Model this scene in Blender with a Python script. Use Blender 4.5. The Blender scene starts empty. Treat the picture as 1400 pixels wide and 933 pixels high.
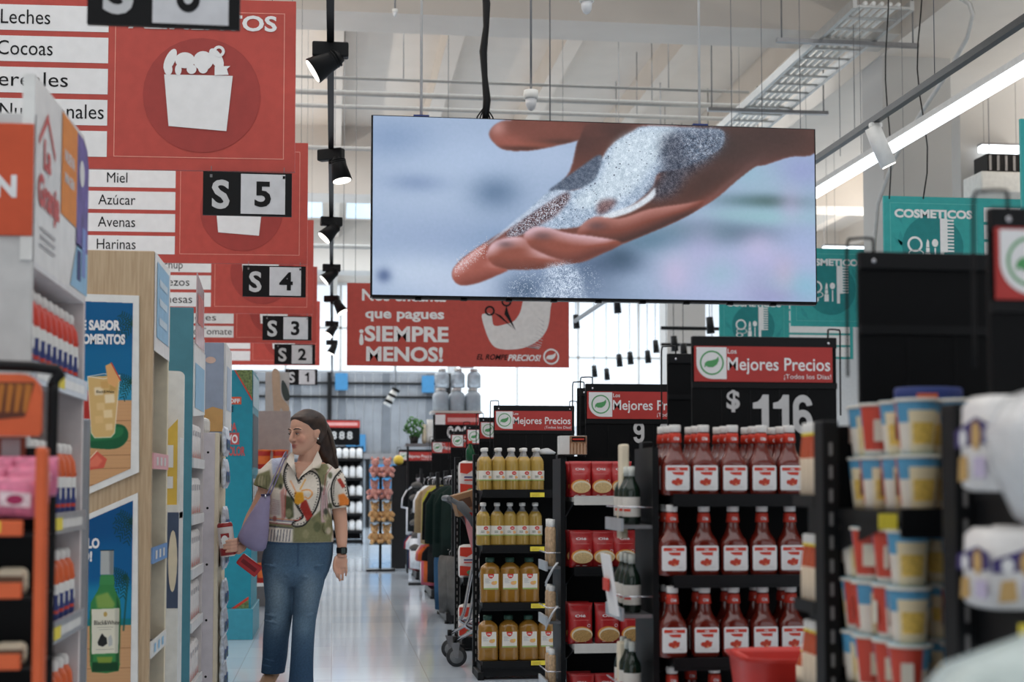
import bpy, bmesh, math, random
import numpy as np
from mathutils import Vector, Matrix, Euler
random.seed(7); np.random.seed(7)
SC = bpy.context.scene
COL = SC.collection
# ---------------------------------------------------------------- camera, world, lights
FPX = 1944.4; EYE = 1.22; PITCH = math.radians(3.0); YAW = math.radians(7.18)
cd = bpy.data.cameras.new('camera'); cam = bpy.data.objects.new('camera', cd); COL.objects.link(cam)
cam.location = (0, 0, EYE); cam.rotation_euler = (math.pi/2 + PITCH, 0, -YAW)
cd.sensor_width = 36; cd.lens = 50; cd.shift_y = (195-102)/1400; cd.clip_start = .05
cd.dof.use_dof = True; cd.dof.focus_distance = 7.9; cd.dof.aperture_fstop = 2.8
SC.camera = cam
SC.view_settings.view_transform = 'Standard'; SC.view_settings.look = 'None'
SC.view_settings.exposure = 0.31; SC.view_settings.gamma = 1.0; SC.view_settings.use_curve_mapping = False
SC.cycles.max_bounces = 7; SC.cycles.transparent_max_bounces = 12
SC.cycles.caustics_reflective = False; SC.cycles.caustics_refractive = False
SC.cycles.sample_clamp_indirect = 4.0
W = bpy.data.worlds.new('world'); SC.world = W; W.use_nodes = True
W.node_tree.nodes['Background'].inputs[0].default_value = (.92, .95, 1, 1)
W.node_tree.nodes['Background'].inputs[1].default_value = .66
def area(name, loc, rot, sx, sy, e, c=(1,.98,.95)):
    l = bpy.data.lights.new(name, 'AREA'); l.shape = 'RECTANGLE'; l.size = sx; l.size_y = sy; l.energy = e; l.color = c
    o = bpy.data.objects.new(name, l); COL.objects.link(o); o.location = loc; o.rotation_euler = rot; return o
area('ceiling_fill_lamp', (0, 4, 6.75), (0,0,0), 18, 15, 800, (.95,.975,1))  # added fill lamp above the view; the ceiling over it is closed
area('ceiling_fill_lamp', (0, 19, 6.6), (0,0,0), 18, 6, 430, (.93,.97,1))  # added fill lamp below the ribs, no skylight in this bay
area('ceiling_fill_lamp', (0, 27.3, 6.6), (0,0,0), 20, 6, 760, (.92,.97,1))  # daylight of the skylight sheets in this bay
area('ceiling_fill_lamp', (0, 36, 6.6), (0,0,0), 20, 7, 800, (.92,.97,1))  # added fill lamp for the last bay, no skylight sheets above it

RM = Matrix.Rotation(-YAW, 3, 'Z') @ Matrix.Rotation(math.pi/2 + PITCH, 3, 'X')
def at(px, py, Y):
    """point of the place at distance Y down the aisle that a measured picture position refers to"""
    d = RM @ Vector(((px-700)/FPX, (466.5-py)/FPX + cd.shift_y*1400/FPX, -1))
    k = Y/d.y
    return Vector((d.x*k, Y, EYE + d.z*k))
def ax(px, Y): return at(px, 600, Y).x
def az(py, Y, px=700): return at(px, py, Y).z

# ---------------------------------------------------------------- materials
def lin(c): return tuple(((v/255)/12.92 if v/255 <= .04045 else ((v/255+.055)/1.055)**2.4) for v in c)
MATS = {}
def mat(name, rgb, rough=.55, metal=0, var=.06, scale=18, emit=0, trans=0, spec=.4, coat=0, alpha=1, bump=0):
    if name in MATS: return MATS[name]
    m = bpy.data.materials.new(name); m.use_nodes = True; nt = m.node_tree; b = nt.nodes['Principled BSDF']
    c = lin(rgb)
    if var and not emit:
        tc = nt.nodes.new('ShaderNodeTexCoord'); n = nt.nodes.new('ShaderNodeTexNoise'); r = nt.nodes.new('ShaderNodeValToRGB')
        n.inputs['Scale'].default_value = scale; n.inputs['Detail'].default_value = 3
        nt.links.new(tc.outputs['Object'], n.inputs['Vector']); nt.links.new(n.outputs['Fac'], r.inputs[0])
        r.color_ramp.elements[0].position = .3; r.color_ramp.elements[1].position = .7
        r.color_ramp.elements[0].color = tuple(v*(1-var) for v in c)+(1,); r.color_ramp.elements[1].color = tuple(min(1, v*(1+var)) for v in c)+(1,)
        nt.links.new(r.outputs[0], b.inputs['Base Color'])
        if bump:
            bp = nt.nodes.new('ShaderNodeBump'); bp.inputs['Strength'].default_value = bump; bp.inputs['Distance'].default_value = .01
            nt.links.new(n.outputs['Fac'], bp.inputs['Height']); nt.links.new(bp.outputs[0], b.inputs['Normal'])
    else: b.inputs['Base Color'].default_value = c+(1,)
    b.inputs['Roughness'].default_value = rough; b.inputs['Metallic'].default_value = metal
    b.inputs['Specular IOR Level'].default_value = spec
    b.inputs['Transmission Weight'].default_value = trans; b.inputs['Coat Weight'].default_value = coat; b.inputs['Alpha'].default_value = alpha
    if emit:
        b.inputs['Emission Color'].default_value = c+(1,); b.inputs['Emission Strength'].default_value = emit
    m.diffuse_color = c+(1,); MATS[name] = m; return m
def vcol_mat(name, rough=.6, emit=0, spec=.3):
    """a print carried by the surface's own colour attribute"""
    if name in MATS: return MATS[name]
    m = bpy.data.materials.new(name); m.use_nodes = True; nt = m.node_tree; b = nt.nodes['Principled BSDF']
    a = nt.nodes.new('ShaderNodeVertexColor'); a.layer_name = 'print'
    if emit:
        b.inputs['Base Color'].default_value = (.01,.01,.01,1)
        nt.links.new(a.outputs[0], b.inputs['Emission Color']); b.inputs['Emission Strength'].default_value = emit
    else: nt.links.new(a.outputs[0], b.inputs['Base Color'])
    b.inputs['Roughness'].default_value = rough; b.inputs['Specular IOR Level'].default_value = spec
    MATS[name] = m; return m
def wood_mat(name, a, b_, sc=(1,1,14), rough=.5):
    m = mat(name, a, rough, var=.05); nt = m.node_tree; b = nt.nodes['Principled BSDF']
    tc = nt.nodes.new('ShaderNodeTexCoord'); mp = nt.nodes.new('ShaderNodeMapping'); mp.inputs['Scale'].default_value = sc
    n = nt.nodes.new('ShaderNodeTexNoise'); n.inputs['Scale'].default_value = 6; n.inputs['Detail'].default_value = 6
    r = nt.nodes.new('ShaderNodeValToRGB'); r.color_ramp.elements[0].color = lin(a)+(1,); r.color_ramp.elements[1].color = lin(b_)+(1,)
    r.color_ramp.elements[0].position = .35; r.color_ramp.elements[1].position = .65
    nt.links.new(tc.outputs['Object'], mp.inputs[0]); nt.links.new(mp.outputs[0], n.inputs['Vector']); nt.links.new(n.outputs['Fac'], r.inputs[0]); nt.links.new(r.outputs[0], b.inputs['Base Color'])
    return m
RED = mat('banner_red', (184,72,62), .5); REDD = mat('banner_dark_red', (160,58,52), .5); WHITE = mat('print_white', (232,232,232), .5, var=.03)
INK = mat('ink_black', (13,14,16), .5, spec=.2); BLACK = mat('black_metal', (15,16,18), .45, spec=.22); BLK2 = mat('black_board', (10,11,13), .55, spec=.15)
GREYM = mat('grey_metal', (150,150,152), .35, .8); CHROME = mat('chrome', (200,200,205), .2, 1); WIRE = mat('steel_wire', (120,120,122), .4, .6)
LEAFG = mat('leaf_green', (86,160,100)); PALE = mat('pale_line', (225,150,135)); TEAL = mat('teal_sign', (52,160,158)); TEALD = mat('teal_dark', (30,128,130)); TEALM = mat('teal_mid', (44,148,148))
PLW = mat('white_plastic', (230,230,226), .35); LAMPW = mat('lamp_lens', (255,250,240), emit=2.2); YEL = mat('yellow_tag', (235,215,70))
ORA = mat('orange_plastic', (216,98,52), .45); GRY = mat('grey_paint', (178,178,180), .5); LGRY = mat('light_grey_paint', (205,205,203), .5)
SILV = mat('silver_strip', (190,195,200), .3, .5); CREAM = mat('cream_board', (228,216,190)); BLUEL = mat('light_blue_print', (150,195,225)); NAVY = mat('navy_print', (45,60,120))

# ---------------------------------------------------------------- mesh builder
TXT = {}
def text_geo(s, bold):
    k = (s, bold)
    if k in TXT: return TXT[k]
    c = bpy.data.curves.new('t', 'FONT'); c.body = s; c.size = 1; c.offset = bold; c.resolution_u = 3
    o = bpy.data.objects.new('t', c); COL.objects.link(o); bpy.context.view_layer.update()
    me = bpy.data.meshes.new_from_object(o.evaluated_get(bpy.context.evaluated_depsgraph_get()))
    v = [(p.co.x, p.co.y) for p in me.vertices]; f = [tuple(q.vertices) for q in me.polygons]
    bpy.data.objects.remove(o); bpy.data.curves.remove(c); bpy.data.meshes.remove(me)
    TXT[k] = (v, f); return TXT[k]
class MB:
    def __init__(s): s.v = []; s.f = []; s.mi = []; s.sm = []; s.mats = []; s.M = None
    def add(s, V, F, m, smooth=False):
        o = len(s.v)
        if s.M is not None: V = [tuple(s.M @ Vector(p)) for p in V]
        s.v += [tuple(p) for p in V]
        one = not isinstance(m, list)
        for i, f in enumerate(F):
            mm = m if one else m[i]
            if mm not in s.mats: s.mats.append(mm)
            s.f.append(tuple(j+o for j in f)); s.mi.append(s.mats.index(mm)); s.sm.append(smooth)
        return s
    def box(s, x0, x1, y0, y1, z0, z1, m, bev=0, seg=2):
        if bev:
            bm = bmesh.new(); bmesh.ops.create_cube(bm, size=1)
            for v in bm.verts: v.co = ((x0+x1)/2+v.co.x*(x1-x0), (y0+y1)/2+v.co.y*(y1-y0), (z0+z1)/2+v.co.z*(z1-z0))
            bmesh.ops.bevel(bm, geom=bm.edges[:], offset=bev, segments=seg, affect='EDGES', profile=.5)
            bm.verts.index_update(); V = [tuple(v.co) for v in bm.verts]; F = [tuple(v.index for v in f.verts) for f in bm.faces]; bm.free()
            return s.add(V, F, m)
        V = [(x,y,z) for z in (z0,z1) for y in (y0,y1) for x in (x0,x1)]
        return s.add(V, [(0,2,3,1),(4,5,7,6),(0,1,5,4),(2,6,7,3),(0,4,6,2),(1,3,7,5)], m)
    def tube(s, pts, r, m, n=8, smooth=True, sx=1, caps=True):
        pts = [Vector(p) for p in pts]; rs = r if isinstance(r, (list, tuple)) else [r]*len(pts)
        V = []; F = []; up = None
        for i, p in enumerate(pts):
            t = (pts[min(i+1, len(pts)-1)] - pts[max(i-1, 0)]).normalized()
            if up is None: up = t.orthogonal().normalized() if abs(t.z) < .9 else Vector((0,1,0))
            a = (up - t*up.dot(t)).normalized(); up = a; b = t.cross(a)
            ra = rs[i] if isinstance(rs[i], (tuple, list)) else (rs[i]*sx, rs[i])
            for k in range(n):
                th = 2*math.pi*k/n; V.append(p + a*(ra[0]*math.cos(th)) + b*(ra[1]*math.sin(th)))
        for i in range(len(pts)-1):
            for k in range(n):
                F.append((i*n+k, i*n+(k+1)%n, (i+1)*n+(k+1)%n, (i+1)*n+k))
        if caps: F.append(tuple(range(n))[::-1]); F.append(tuple((len(pts)-1)*n+k for k in range(n)))
        return s.add(V, F, m, smooth)
    def lathe(s, prof, m, n=20, c=(0,0,0), sq=2.0, sx=1, sy=1, a0=0, a1=2*math.pi, smooth=True, caps=True):
        full = abs(a1-a0-2*math.pi) < 1e-6; N = n if full else n+1; V = []; F = []; mm = []
        for row in prof:
            r, z = row[0], row[1]; e = row[2] if len(row) > 2 else sq
            for k in range(N):
                th = a0+(a1-a0)*k/n; cx, sn = math.cos(th), math.sin(th)
                q = (abs(cx)**e+abs(sn)**e)**(-1/e)
                V.append((c[0]+r*q*cx*sx, c[1]+r*q*sn*sy, c[2]+z))
        for i in range(len(prof)-1):
            for k in range(n):
                k2 = (k+1) % N
                F.append((i*N+k, i*N+k2, (i+1)*N+k2, (i+1)*N+k)); mm.append(m(i, k) if callable(m) else m)
        if full and caps:
            F.append(tuple(range(N))[::-1]); F.append(tuple((len(prof)-1)*N+k for k in range(N))); mm += [mm[0], mm[-1]]
        return s.add(V, F, mm, smooth)
    def ball(s, c, r, m, n=14, k=9):
        rx, ry, rz = r if isinstance(r, (tuple, list)) else (r,r,r)
        prof = [(max(1e-4, math.sin(math.pi*i/k)), -math.cos(math.pi*i/k)) for i in range(k+1)]
        V = []; F = []
        for a, z in prof:
            for j in range(n): V.append((c[0]+rx*a*math.cos(2*math.pi*j/n), c[1]+ry*a*math.sin(2*math.pi*j/n), c[2]+rz*z))
        for i in range(k):
            for j in range(n): F.append((i*n+j, i*n+(j+1)%n, (i+1)*n+(j+1)%n, (i+1)*n+j))
        F.append(tuple(range(n))[::-1]); F.append(tuple(k*n+j for j in range(n)))
        return s.add(V, F, m, True)
    def loft(s, rings, m, n=20, smooth=True):
        """rings of (cx, cy, z, rx, ry[, exponent])"""
        V = []; F = []
        for rg in rings:
            e = rg[5] if len(rg) > 5 else 2
            for k in range(n):
                th = 2*math.pi*k/n; c, sn = math.cos(th), math.sin(th); q = (abs(c)**e+abs(sn)**e)**(-1/e)
                V.append((rg[0]+rg[3]*q*c, rg[1]+rg[4]*q*sn, rg[2]))
        for i in range(len(rings)-1):
            for k in range(n): F.append((i*n+k, i*n+(k+1)%n, (i+1)*n+(k+1)%n, (i+1)*n+k))
        F.append(tuple(range(n))[::-1]); F.append(tuple((len(rings)-1)*n+k for k in range(n)))
        return s.add(V, F, m, smooth)
    def poly(s, pts, y, m, back=None):
        """upright outline facing the camera side (-Y) at y; with back: extruded to there"""
        A = sum(pts[i][0]*pts[(i+1) % len(pts)][1]-pts[(i+1) % len(pts)][0]*pts[i][1] for i in range(len(pts)))
        if A < 0: pts = pts[::-1]
        n = len(pts); V = [(p[0], y, p[1]) for p in pts]; F = [tuple(range(n))]
        if back is not None:
            V += [(p[0], back, p[1]) for p in pts]; F.append(tuple(range(n, 2*n))[::-1])
            F += [(i, n+i, n+(i+1) % n, (i+1) % n) for i in range(n)]
        return s.add(V, F, m)
    def rect(s, x0, x1, z0, z1, y, m): return s.poly([(x0,z0),(x1,z0),(x1,z1),(x0,z1)], y, m)
    def disc(s, x, z, r, y, m, rz=None, n=32): return s.poly([(x+r*math.cos(2*math.pi*i/n), z+(rz or r)*math.sin(2*math.pi*i/n)) for i in range(n)], y, m)
    def ring(s, x, z, r0, r1, y, m, n=36, a0=0, a1=2*math.pi, kz=1):
        V = []; F = []
        for i in range(n+1):
            a = a0+(a1-a0)*i/n
            V += [(x+r0*math.cos(a), y, z+kz*r0*math.sin(a)), (x+r1*math.cos(a), y, z+kz*r1*math.sin(a))]
        for i in range(n): F.append((2*i, 2*i+1, 2*i+3, 2*i+2))
        return s.add(V, F, m)
    def frame(s, x0, x1, z0, z1, t, y, m):
        s.rect(x0,x1,z0,z0+t,y,m); s.rect(x0,x1,z1-t,z1,y,m); s.rect(x0,x0+t,z0+t,z1-t,y,m); return s.rect(x1-t,x1,z0+t,z1-t,y,m)
    def text(s, t, x, z, h, m, y=0, w=None, al='C', bold=.0, kx=1, skew=0):
        v, f = text_geo(t, bold); hv, _ = text_geo('H', bold)
        if not v: return s
        H = max(p[1] for p in hv)-min(p[1] for p in hv); k = h/H; x0 = min(p[0] for p in v); x1 = max(p[0] for p in v)
        kk = k*kx if w is None else w/(x1-x0)
        ofs = {'C': -(x0+x1)/2, 'L': -x0, 'R': -x1}[al]
        return s.add([(x+(p[0]+ofs)*kk+skew*p[1]*k, y, z+p[1]*k) for p in v], f, m)
    def digits(s, t, x, z, h, m, y, gap=.1):
        for ch in t:
            if ch == '1':
                w = .42*h; s.poly([(x+w*.55,z),(x+w,z),(x+w,z+h),(x+w*.62,z+h),(x+w*.5,z+h*.9),(x+w*.3,z+h*.82),(x,z+h*.79),(x,z+h*.64),(x+w*.55,z+h*.64)], y, m); x += w+gap*h
            elif ch in '69':
                w = .52*h; q = MB(); cx, ro, ri, kz = x+w/2, w/2, .105*h, .31/.26
                q.ring(cx, z+.31*h, ri, ro, y, m, 30, kz=kz); q.ring(cx, z+.69*h, ri, ro, y-.0002, m, 20, .15, math.pi, kz=kz); q.rect(x, x+ro-ri, z+.31*h, z+.69*h, y-.0004, m)
                V = q.v if ch == '6' else [(2*cx-p[0], p[1], 2*z+h-p[2]) for p in q.v]
                s.add(V, q.f, m); x += w+gap*h
            else:
                v, f = text_geo(ch, .03); hv, _ = text_geo('0', .03); H = max(p[1] for p in hv)-min(p[1] for p in hv); k = h/H; x0 = min(p[0] for p in v); x1 = max(p[0] for p in v); b = min(p[1] for p in hv)
                s.add([(x+(p[0]-x0)*k*1.05, y, z+(p[1]-b)*k) for p in v], f, m); x += (x1-x0)*k*1.05+gap*h
        return s
    def leaf_badge(s, x, z, r, y, ring=None, leaf=None, t=.16):
        s.ring(x, z, r*(1-t), r, y, ring or LEAFG)
        pts = [(-.62,-.36),(-.6,-.05),(-.4,.14),(0,.2),(.35,.3),(.55,.52),(.58,.2),(.42,-.14),(.1,-.36),(-.3,-.36),(-.5,-.24),(-.6,-.42)]
        return s.poly([(x+r*a, z+r*b) for a, b in pts], y-.0005, leaf or LEAFG)
    def build(s, name, parent=None, loc=None):
        me = bpy.data.meshes.new(name); me.from_pydata(s.v, [], s.f)
        for m in s.mats: me.materials.append(m)
        me.polygons.foreach_set('material_index', s.mi); me.polygons.foreach_set('use_smooth', s.sm); me.update()
        o = bpy.data.objects.new(name, me); COL.objects.link(o)
        if parent: o.parent = parent
        if loc: o.location = loc
        return o
def tag(o, label, cat, group=None):
    o['label'] = label; o['category'] = cat
    if group: o['group'] = group
    return o
def thing(name, label, cat, loc=(0,0,0), group=None, rz=0):
    o = bpy.data.objects.new(name, None); COL.objects.link(o); o.location = loc; o.rotation_euler = (0,0,rz); o.empty_display_size = .05
    return tag(o, label, cat, group)
def dup(root, loc, label, group=None, rz=None, scale=None):
    def cp(o, par):
        c = o.copy(); COL.objects.link(c)
        if par: c.parent = par
        for ch in o.children: cp(ch, c)
        return c
    r = cp(root, None); r.location = loc; r['label'] = label
    if group: r['group'] = group
    if rz is not None: r.rotation_euler = (0,0,rz)
    if scale: r.scale = scale
    return r
class Stock:
    """the first placing moves the built thing itself, the rest are copies"""
    def __init__(s, root): s.root = root; s.used = False
    def put(s, loc, label, group=None, rz=0, scale=None):
        if s.used: return dup(s.root, loc, label, group, rz, scale)
        s.used = True; s.root.location = loc; s.root.rotation_euler = (0,0,rz); s.root['label'] = label
        if group: s.root['group'] = group
        if scale: s.root.scale = scale
        return s.root
def struct(o): o['kind'] = 'structure'; return o
ORD = ['first','second','third','fourth','fifth','sixth','seventh','eighth','ninth','tenth']
# ---------------------------------------------------------------- painted pictures (posters, screen picture, cloth print)
class Canvas:
    def __init__(s, w, h, bg): s.w = w; s.h = h; s.a = np.ones((h, w, 3), float)*np.array(bg, float); s.Y, s.X = np.mgrid[0:h, 0:w].astype(float)+.5
    @staticmethod
    def blur(a, r):
        r = int(round(r))
        if r < 1: return a
        for _ in range(2):
            for axis in (0, 1):
                pad = [(0,0)]*a.ndim; pad[axis] = (r+1, r)
                c = np.cumsum(np.pad(a, pad, mode='edge'), axis=axis)
                n = a.shape[axis]
                a = (np.take(c, range(2*r+1, 2*r+1+n), axis) - np.take(c, range(0, n), axis))/(2*r+1)
        return a
    def mask(s, pts, soft=0):
        m = np.zeros((s.h, s.w), bool); n = len(pts)
        for i in range(n):
            x0, y0 = pts[i]; x1, y1 = pts[(i+1) % n]
            if y0 == y1: continue
            c = (s.Y >= min(y0,y1)) & (s.Y < max(y0,y1)); m ^= c & (s.X < x0+(s.Y-y0)*(x1-x0)/(y1-y0))
        return Canvas.blur(m.astype(float), soft)
    def put(s, m, c, al=1): s.a += (np.array(c, float)-s.a)*(m*al)[..., None]; return s
    def poly(s, pts, c, soft=0, al=1): return s.put(s.mask(pts, soft), c, al)
    def ell(s, cx, cy, rx, ry, c, soft=0, al=1): return s.put(Canvas.blur((((s.X-cx)/rx)**2+((s.Y-cy)/ry)**2 < 1).astype(float), soft), c, al)
    def glow(s, cx, cy, rx, ry, c, al=1, rot=0):
        dx, dy = s.X-cx, s.Y-cy; u = dx*math.cos(rot)+dy*math.sin(rot); v = -dx*math.sin(rot)+dy*math.cos(rot)
        return s.put(np.exp(-((u/rx)**2+(v/ry)**2)), c, al)
    def line(s, pts, w, c, soft=0, al=1):
        m = np.zeros((s.h, s.w))
        for (x0,y0), (x1,y1) in zip(pts, pts[1:]):
            dx, dy = x1-x0, y1-y0; t = np.clip(((s.X-x0)*dx+(s.Y-y0)*dy)/(dx*dx+dy*dy+1e-9), 0, 1)
            m = np.maximum(m, np.clip(w/2+.5-np.hypot(s.X-x0-t*dx, s.Y-y0-t*dy), 0, 1))
        return s.put(Canvas.blur(m, soft), c, al)
    def linear(s):
        a = np.clip(s.a, 0, 255)/255; return np.where(a <= .04045, a/12.92, ((a+.055)/1.055)**2.4)
def smooth_poly(pts, k=6, closed=True):
    out = []; n = len(pts)
    for i in range(n if closed else n-1):
        p = [np.array(pts[(i+j) % n] if closed else pts[min(max(i+j,0),n-1)], float) for j in (-1,0,1,2)]
        for q in range(k):
            t = q/k; out.append(tuple(.5*((2*p[1])+(-p[0]+p[2])*t+(2*p[0]-5*p[1]+4*p[2]-p[3])*t*t+(-p[0]+3*p[1]-3*p[2]+p[3])*t**3)))
    if not closed: out.append(tuple(pts[-1]))
    return out
def picture(cv, name, material, W_, H_, parent, loc, mask=None):
    """a flat printed or lit picture facing -Y, lower left corner at loc; one face per dot of the print"""
    w, h = cv.w, cv.h; me = bpy.data.meshes.new(name)
    gx, gz = np.meshgrid(np.linspace(0, W_, w+1), np.linspace(H_, 0, h+1))
    co = np.stack([gx, np.zeros_like(gx), gz], -1).reshape(-1, 3)
    i = np.arange(h)[:, None]*(w+1)+np.arange(w)[None]
    q = np.stack([i+w+1, i+w+2, i+1, i], -1).reshape(-1, 4); lincol = cv.linear().reshape(-1, 3)
    if mask is not None: k = mask.reshape(-1); q = q[k]; lincol = lincol[k]
    me.vertices.add(len(co)); me.vertices.foreach_set('co', co.ravel())
    me.loops.add(q.size); me.loops.foreach_set('vertex_index', q.ravel().astype(np.int32))
    me.polygons.add(len(q)); me.polygons.foreach_set('loop_start', np.arange(0, q.size, 4, dtype=np.int32)); me.update(calc_edges=True)
    at_ = me.color_attributes.new('print', 'FLOAT_COLOR', 'CORNER')
    c4 = np.concatenate([np.repeat(lincol, 4, 0), np.ones((q.size, 1))], 1); at_.data.foreach_set('color', c4.ravel().astype(np.float32))
    me.materials.append(material); me.validate()
    o = bpy.data.objects.new(name, me); COL.objects.link(o); o.parent = parent; o.location = loc; return o
# ================================================================ SETTING
def floor_mat():
    m = mat('floor_tile', (205,205,205), .1, var=0, spec=.85); nt = m.node_tree; b = nt.nodes['Principled BSDF']
    tc = nt.nodes.new('ShaderNodeTexCoord'); br = nt.nodes.new('ShaderNodeTexBrick'); br.offset = 0; br.inputs['Scale'].default_value = 1
    br.inputs['Brick Width'].default_value = .6; br.inputs['Row Height'].default_value = .6; br.inputs['Mortar Size'].default_value = .003
    br.inputs['Color1'].default_value = lin((214,226,238))+(1,); br.inputs['Color2'].default_value = lin((200,213,227))+(1,); br.inputs['Mortar'].default_value = lin((190,194,199))+(1,)
    nt.links.new(tc.outputs['Object'], br.inputs['Vector']); nt.links.new(br.outputs['Color'], b.inputs['Base Color'])
    return m
CONC = mat('painted_concrete', (214,203,191), .8, var=.03, scale=2); CONCD = mat('beam_concrete', (205,198,190), .8, var=.03, scale=2); CONG = mat('column_concrete', (192,190,187), .8, var=.03, scale=2)
struct(MB().box(-14,16,-9,41,-.1,0,floor_mat()).build('floor'))
c = MB(); c.box(-14,16,-9,41,7.0,7.15,CONC)
for i in range(-9, 11): c.box(i*1.45-.1, i*1.45+.1, -9, 41, 6.62, 7.0, CONC)
struct(c.build('ceiling'))
for i, (y0, w) in enumerate(((13.95,.62),(22.9,.75),(31.2,.75))):
    struct(MB().box(-14,16,y0,y0+w,5.89,7.0,CONCD).build('trim_%d' % (i+1)))
struct(MB().box(5.83,7.4,-9,14.5,5.83,7.0,CONCD).build('trim_4'))
for i, (x0,x1,y0,y1) in enumerate(((5.85,6.62,14.5,15.1),(5.9,6.6,24.7,25.3),(7.6,9.4,16.4,16.8))):
    struct(MB().box(x0,x1,y0,y1,0,7.0 if i else 5.83,CONG).build('trim_%d' % (5+i)))
struct(MB().box(5.83,7.4,14.5,25.3,5.83,7.0,CONCD).build('trim_8'))
struct(MB().box(-14.15,-14,-9,41,0,7.1,CONC).build('wall_left'))
struct(MB().box(16,16.15,-9,41,0,7.1,CONC).build('wall_right'))
struct(MB().box(-14,16,41,41.15,0,7.1,mat('far_wall_paint', (226,228,230), .7)).build('wall_back'))
# the far end: daylight windows high up, grey plank partition with doors below
DAY = mat('daylight_glass', (222,230,238), emit=.64)
def far_window(i, x0, x1, z0, z1, nx, y=40.9):
    w = struct(MB().box(x0,x1,y,y+.06,z0,z1,DAY).build('window_%d' % i)); f = MB()
    for k in range(nx+1):
        xx = x0+(x1-x0)*k/nx; f.box(xx-.03,xx+.03,y-.04,y,z0,z1,LGRY)
    f.box(x0,x1,y-.04,y,(z0+z1)/2-.03,(z0+z1)/2+.03,LGRY); f.build('window_frame', w)
far_window(1,-6,3.3,4.45,6.9,6); far_window(2,3.5,12.5,2.9,6.9,5); far_window(3,-13,-6.4,4.4,6.9,3)
SKY_ = mat('skylight_sheet', (205,220,232), emit=.55)
for k, x in enumerate((-4.35,-2.9,-1.45,0,1.45,2.9,4.35,8.7)):
    struct(MB().box(x+.25,x+1.2,24.4,30.6,6.93,6.99,SKY_).build('window_%d' % (4+k)))
pl = MB(); PA = mat('grey_plank', (138,142,148), .6, var=.12, scale=3); PB = mat('grey_plank_dark', (112,117,124), .6, var=.12, scale=3)
for k in range(38): pl.box(-6+k*.245, -6+k*.245+.235, 39.7+(k % 3)*.01, 39.8, 2.05, 4.3, PA if k*7 % 5 else PB)
for z in (3.62, 4.0): pl.box(-6,3.3,39.62,39.68,z-.03,z+.03,BLACK)
pl.box(-6,3.3,39.5,39.8,1.9,2.05,GREYM)
for x in (-3.4,-.1,3.2): pl.box(x-.06,x+.06,39.55,39.7,0,4.3,BLACK)
for k in range(38): pl.box(-6+k*.245, -6+k*.245+.235, 39.75, 39.8, 0, 1.9, PB)
struct(pl.build('wall_back_partition'))
BLU = mat('blue_sheet', (62,128,175), .5, var=.1)
def far_door(i, x0):
    d = struct(MB().box(x0,x0+.95,39.6,39.7,0,1.88,mat('grey_door', (135,142,150), .4)).build('door_%d' % i))
    MB().box(x0+.06,x0+.8,39.56,39.59,.85,1.75,BLU).build('blue_panel', d)
    MB().box(x0,x0+.06,39.52,39.6,0,1.88,BLACK).build('door_frame', d)
    MB().box(x0+.84,x0+.88,39.54,39.6,.8,1.2,CHROME).build('door_handle', d)
for i, x in enumerate((-.05,.95,1.95)): far_door(i+1, x)
for x, z, w in ((.05,4.0,.35),(-1.6,4.0,.4),(2.45,3.95,.35),(.35,2.3,.55)):
    q = tag(MB().box(x,x+w,39.56,39.615,z-.2,z+.28,BLU,.01).build('blue_panel'), 'blue sheet fixed %s' % {.05:'at the top of the grey plank wall left of center',-1.6:'high on the grey plank wall beside the banner cards',2.45:'on the top right corner of the grey plank wall',.35:'on the grey plank wall right above the doors'}[x], 'panel', 'blue sheets on the grey plank wall')

# ================================================================ hanging department banners
BREDS = [RED]
def bag_icon(m, cx, cz, k, paper):
    m.poly([(cx-.215*k,cz+.11*k),(cx+.2*k,cz+.11*k),(cx+.165*k,cz-.235*k),(cx-.185*k,cz-.21*k)], -.019, paper)
    yy = -.0192
    for a,b,rx,rz,rt in ((-.18,.2,.03,.075,.4),(-.09,.2,.06,.05,0),(.02,.2,.06,.06,.3),(.1,.215,.035,.07,-.5),(-.19,.14,.025,.035,0),(-.13,.14,.02,.035,0),(-.05,.145,.03,.03,0),(.02,.15,.03,.03,0)):
        p = []
        for i in range(20):
            t = 2*math.pi*i/20; u, v = rx*math.cos(t), rz*math.sin(t)
            p.append((cx+k*(a+u*math.cos(rt)+v*math.sin(rt)), cz+k*(b-u*math.sin(rt)+v*math.cos(rt))))
        yy -= .0003; m.poly(p, yy, paper)
    m.ring(cx+.115*k, cz+.26*k, .018*k, .036*k, -.0225, paper, 16)
    m.poly([(cx+.09*k,cz+.11*k),(cx+.09*k,cz+.165*k),(cx+.185*k,cz+.17*k),(cx+.165*k,cz+.15*k),(cx+.175*k,cz+.115*k)], -.0228, paper)
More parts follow.
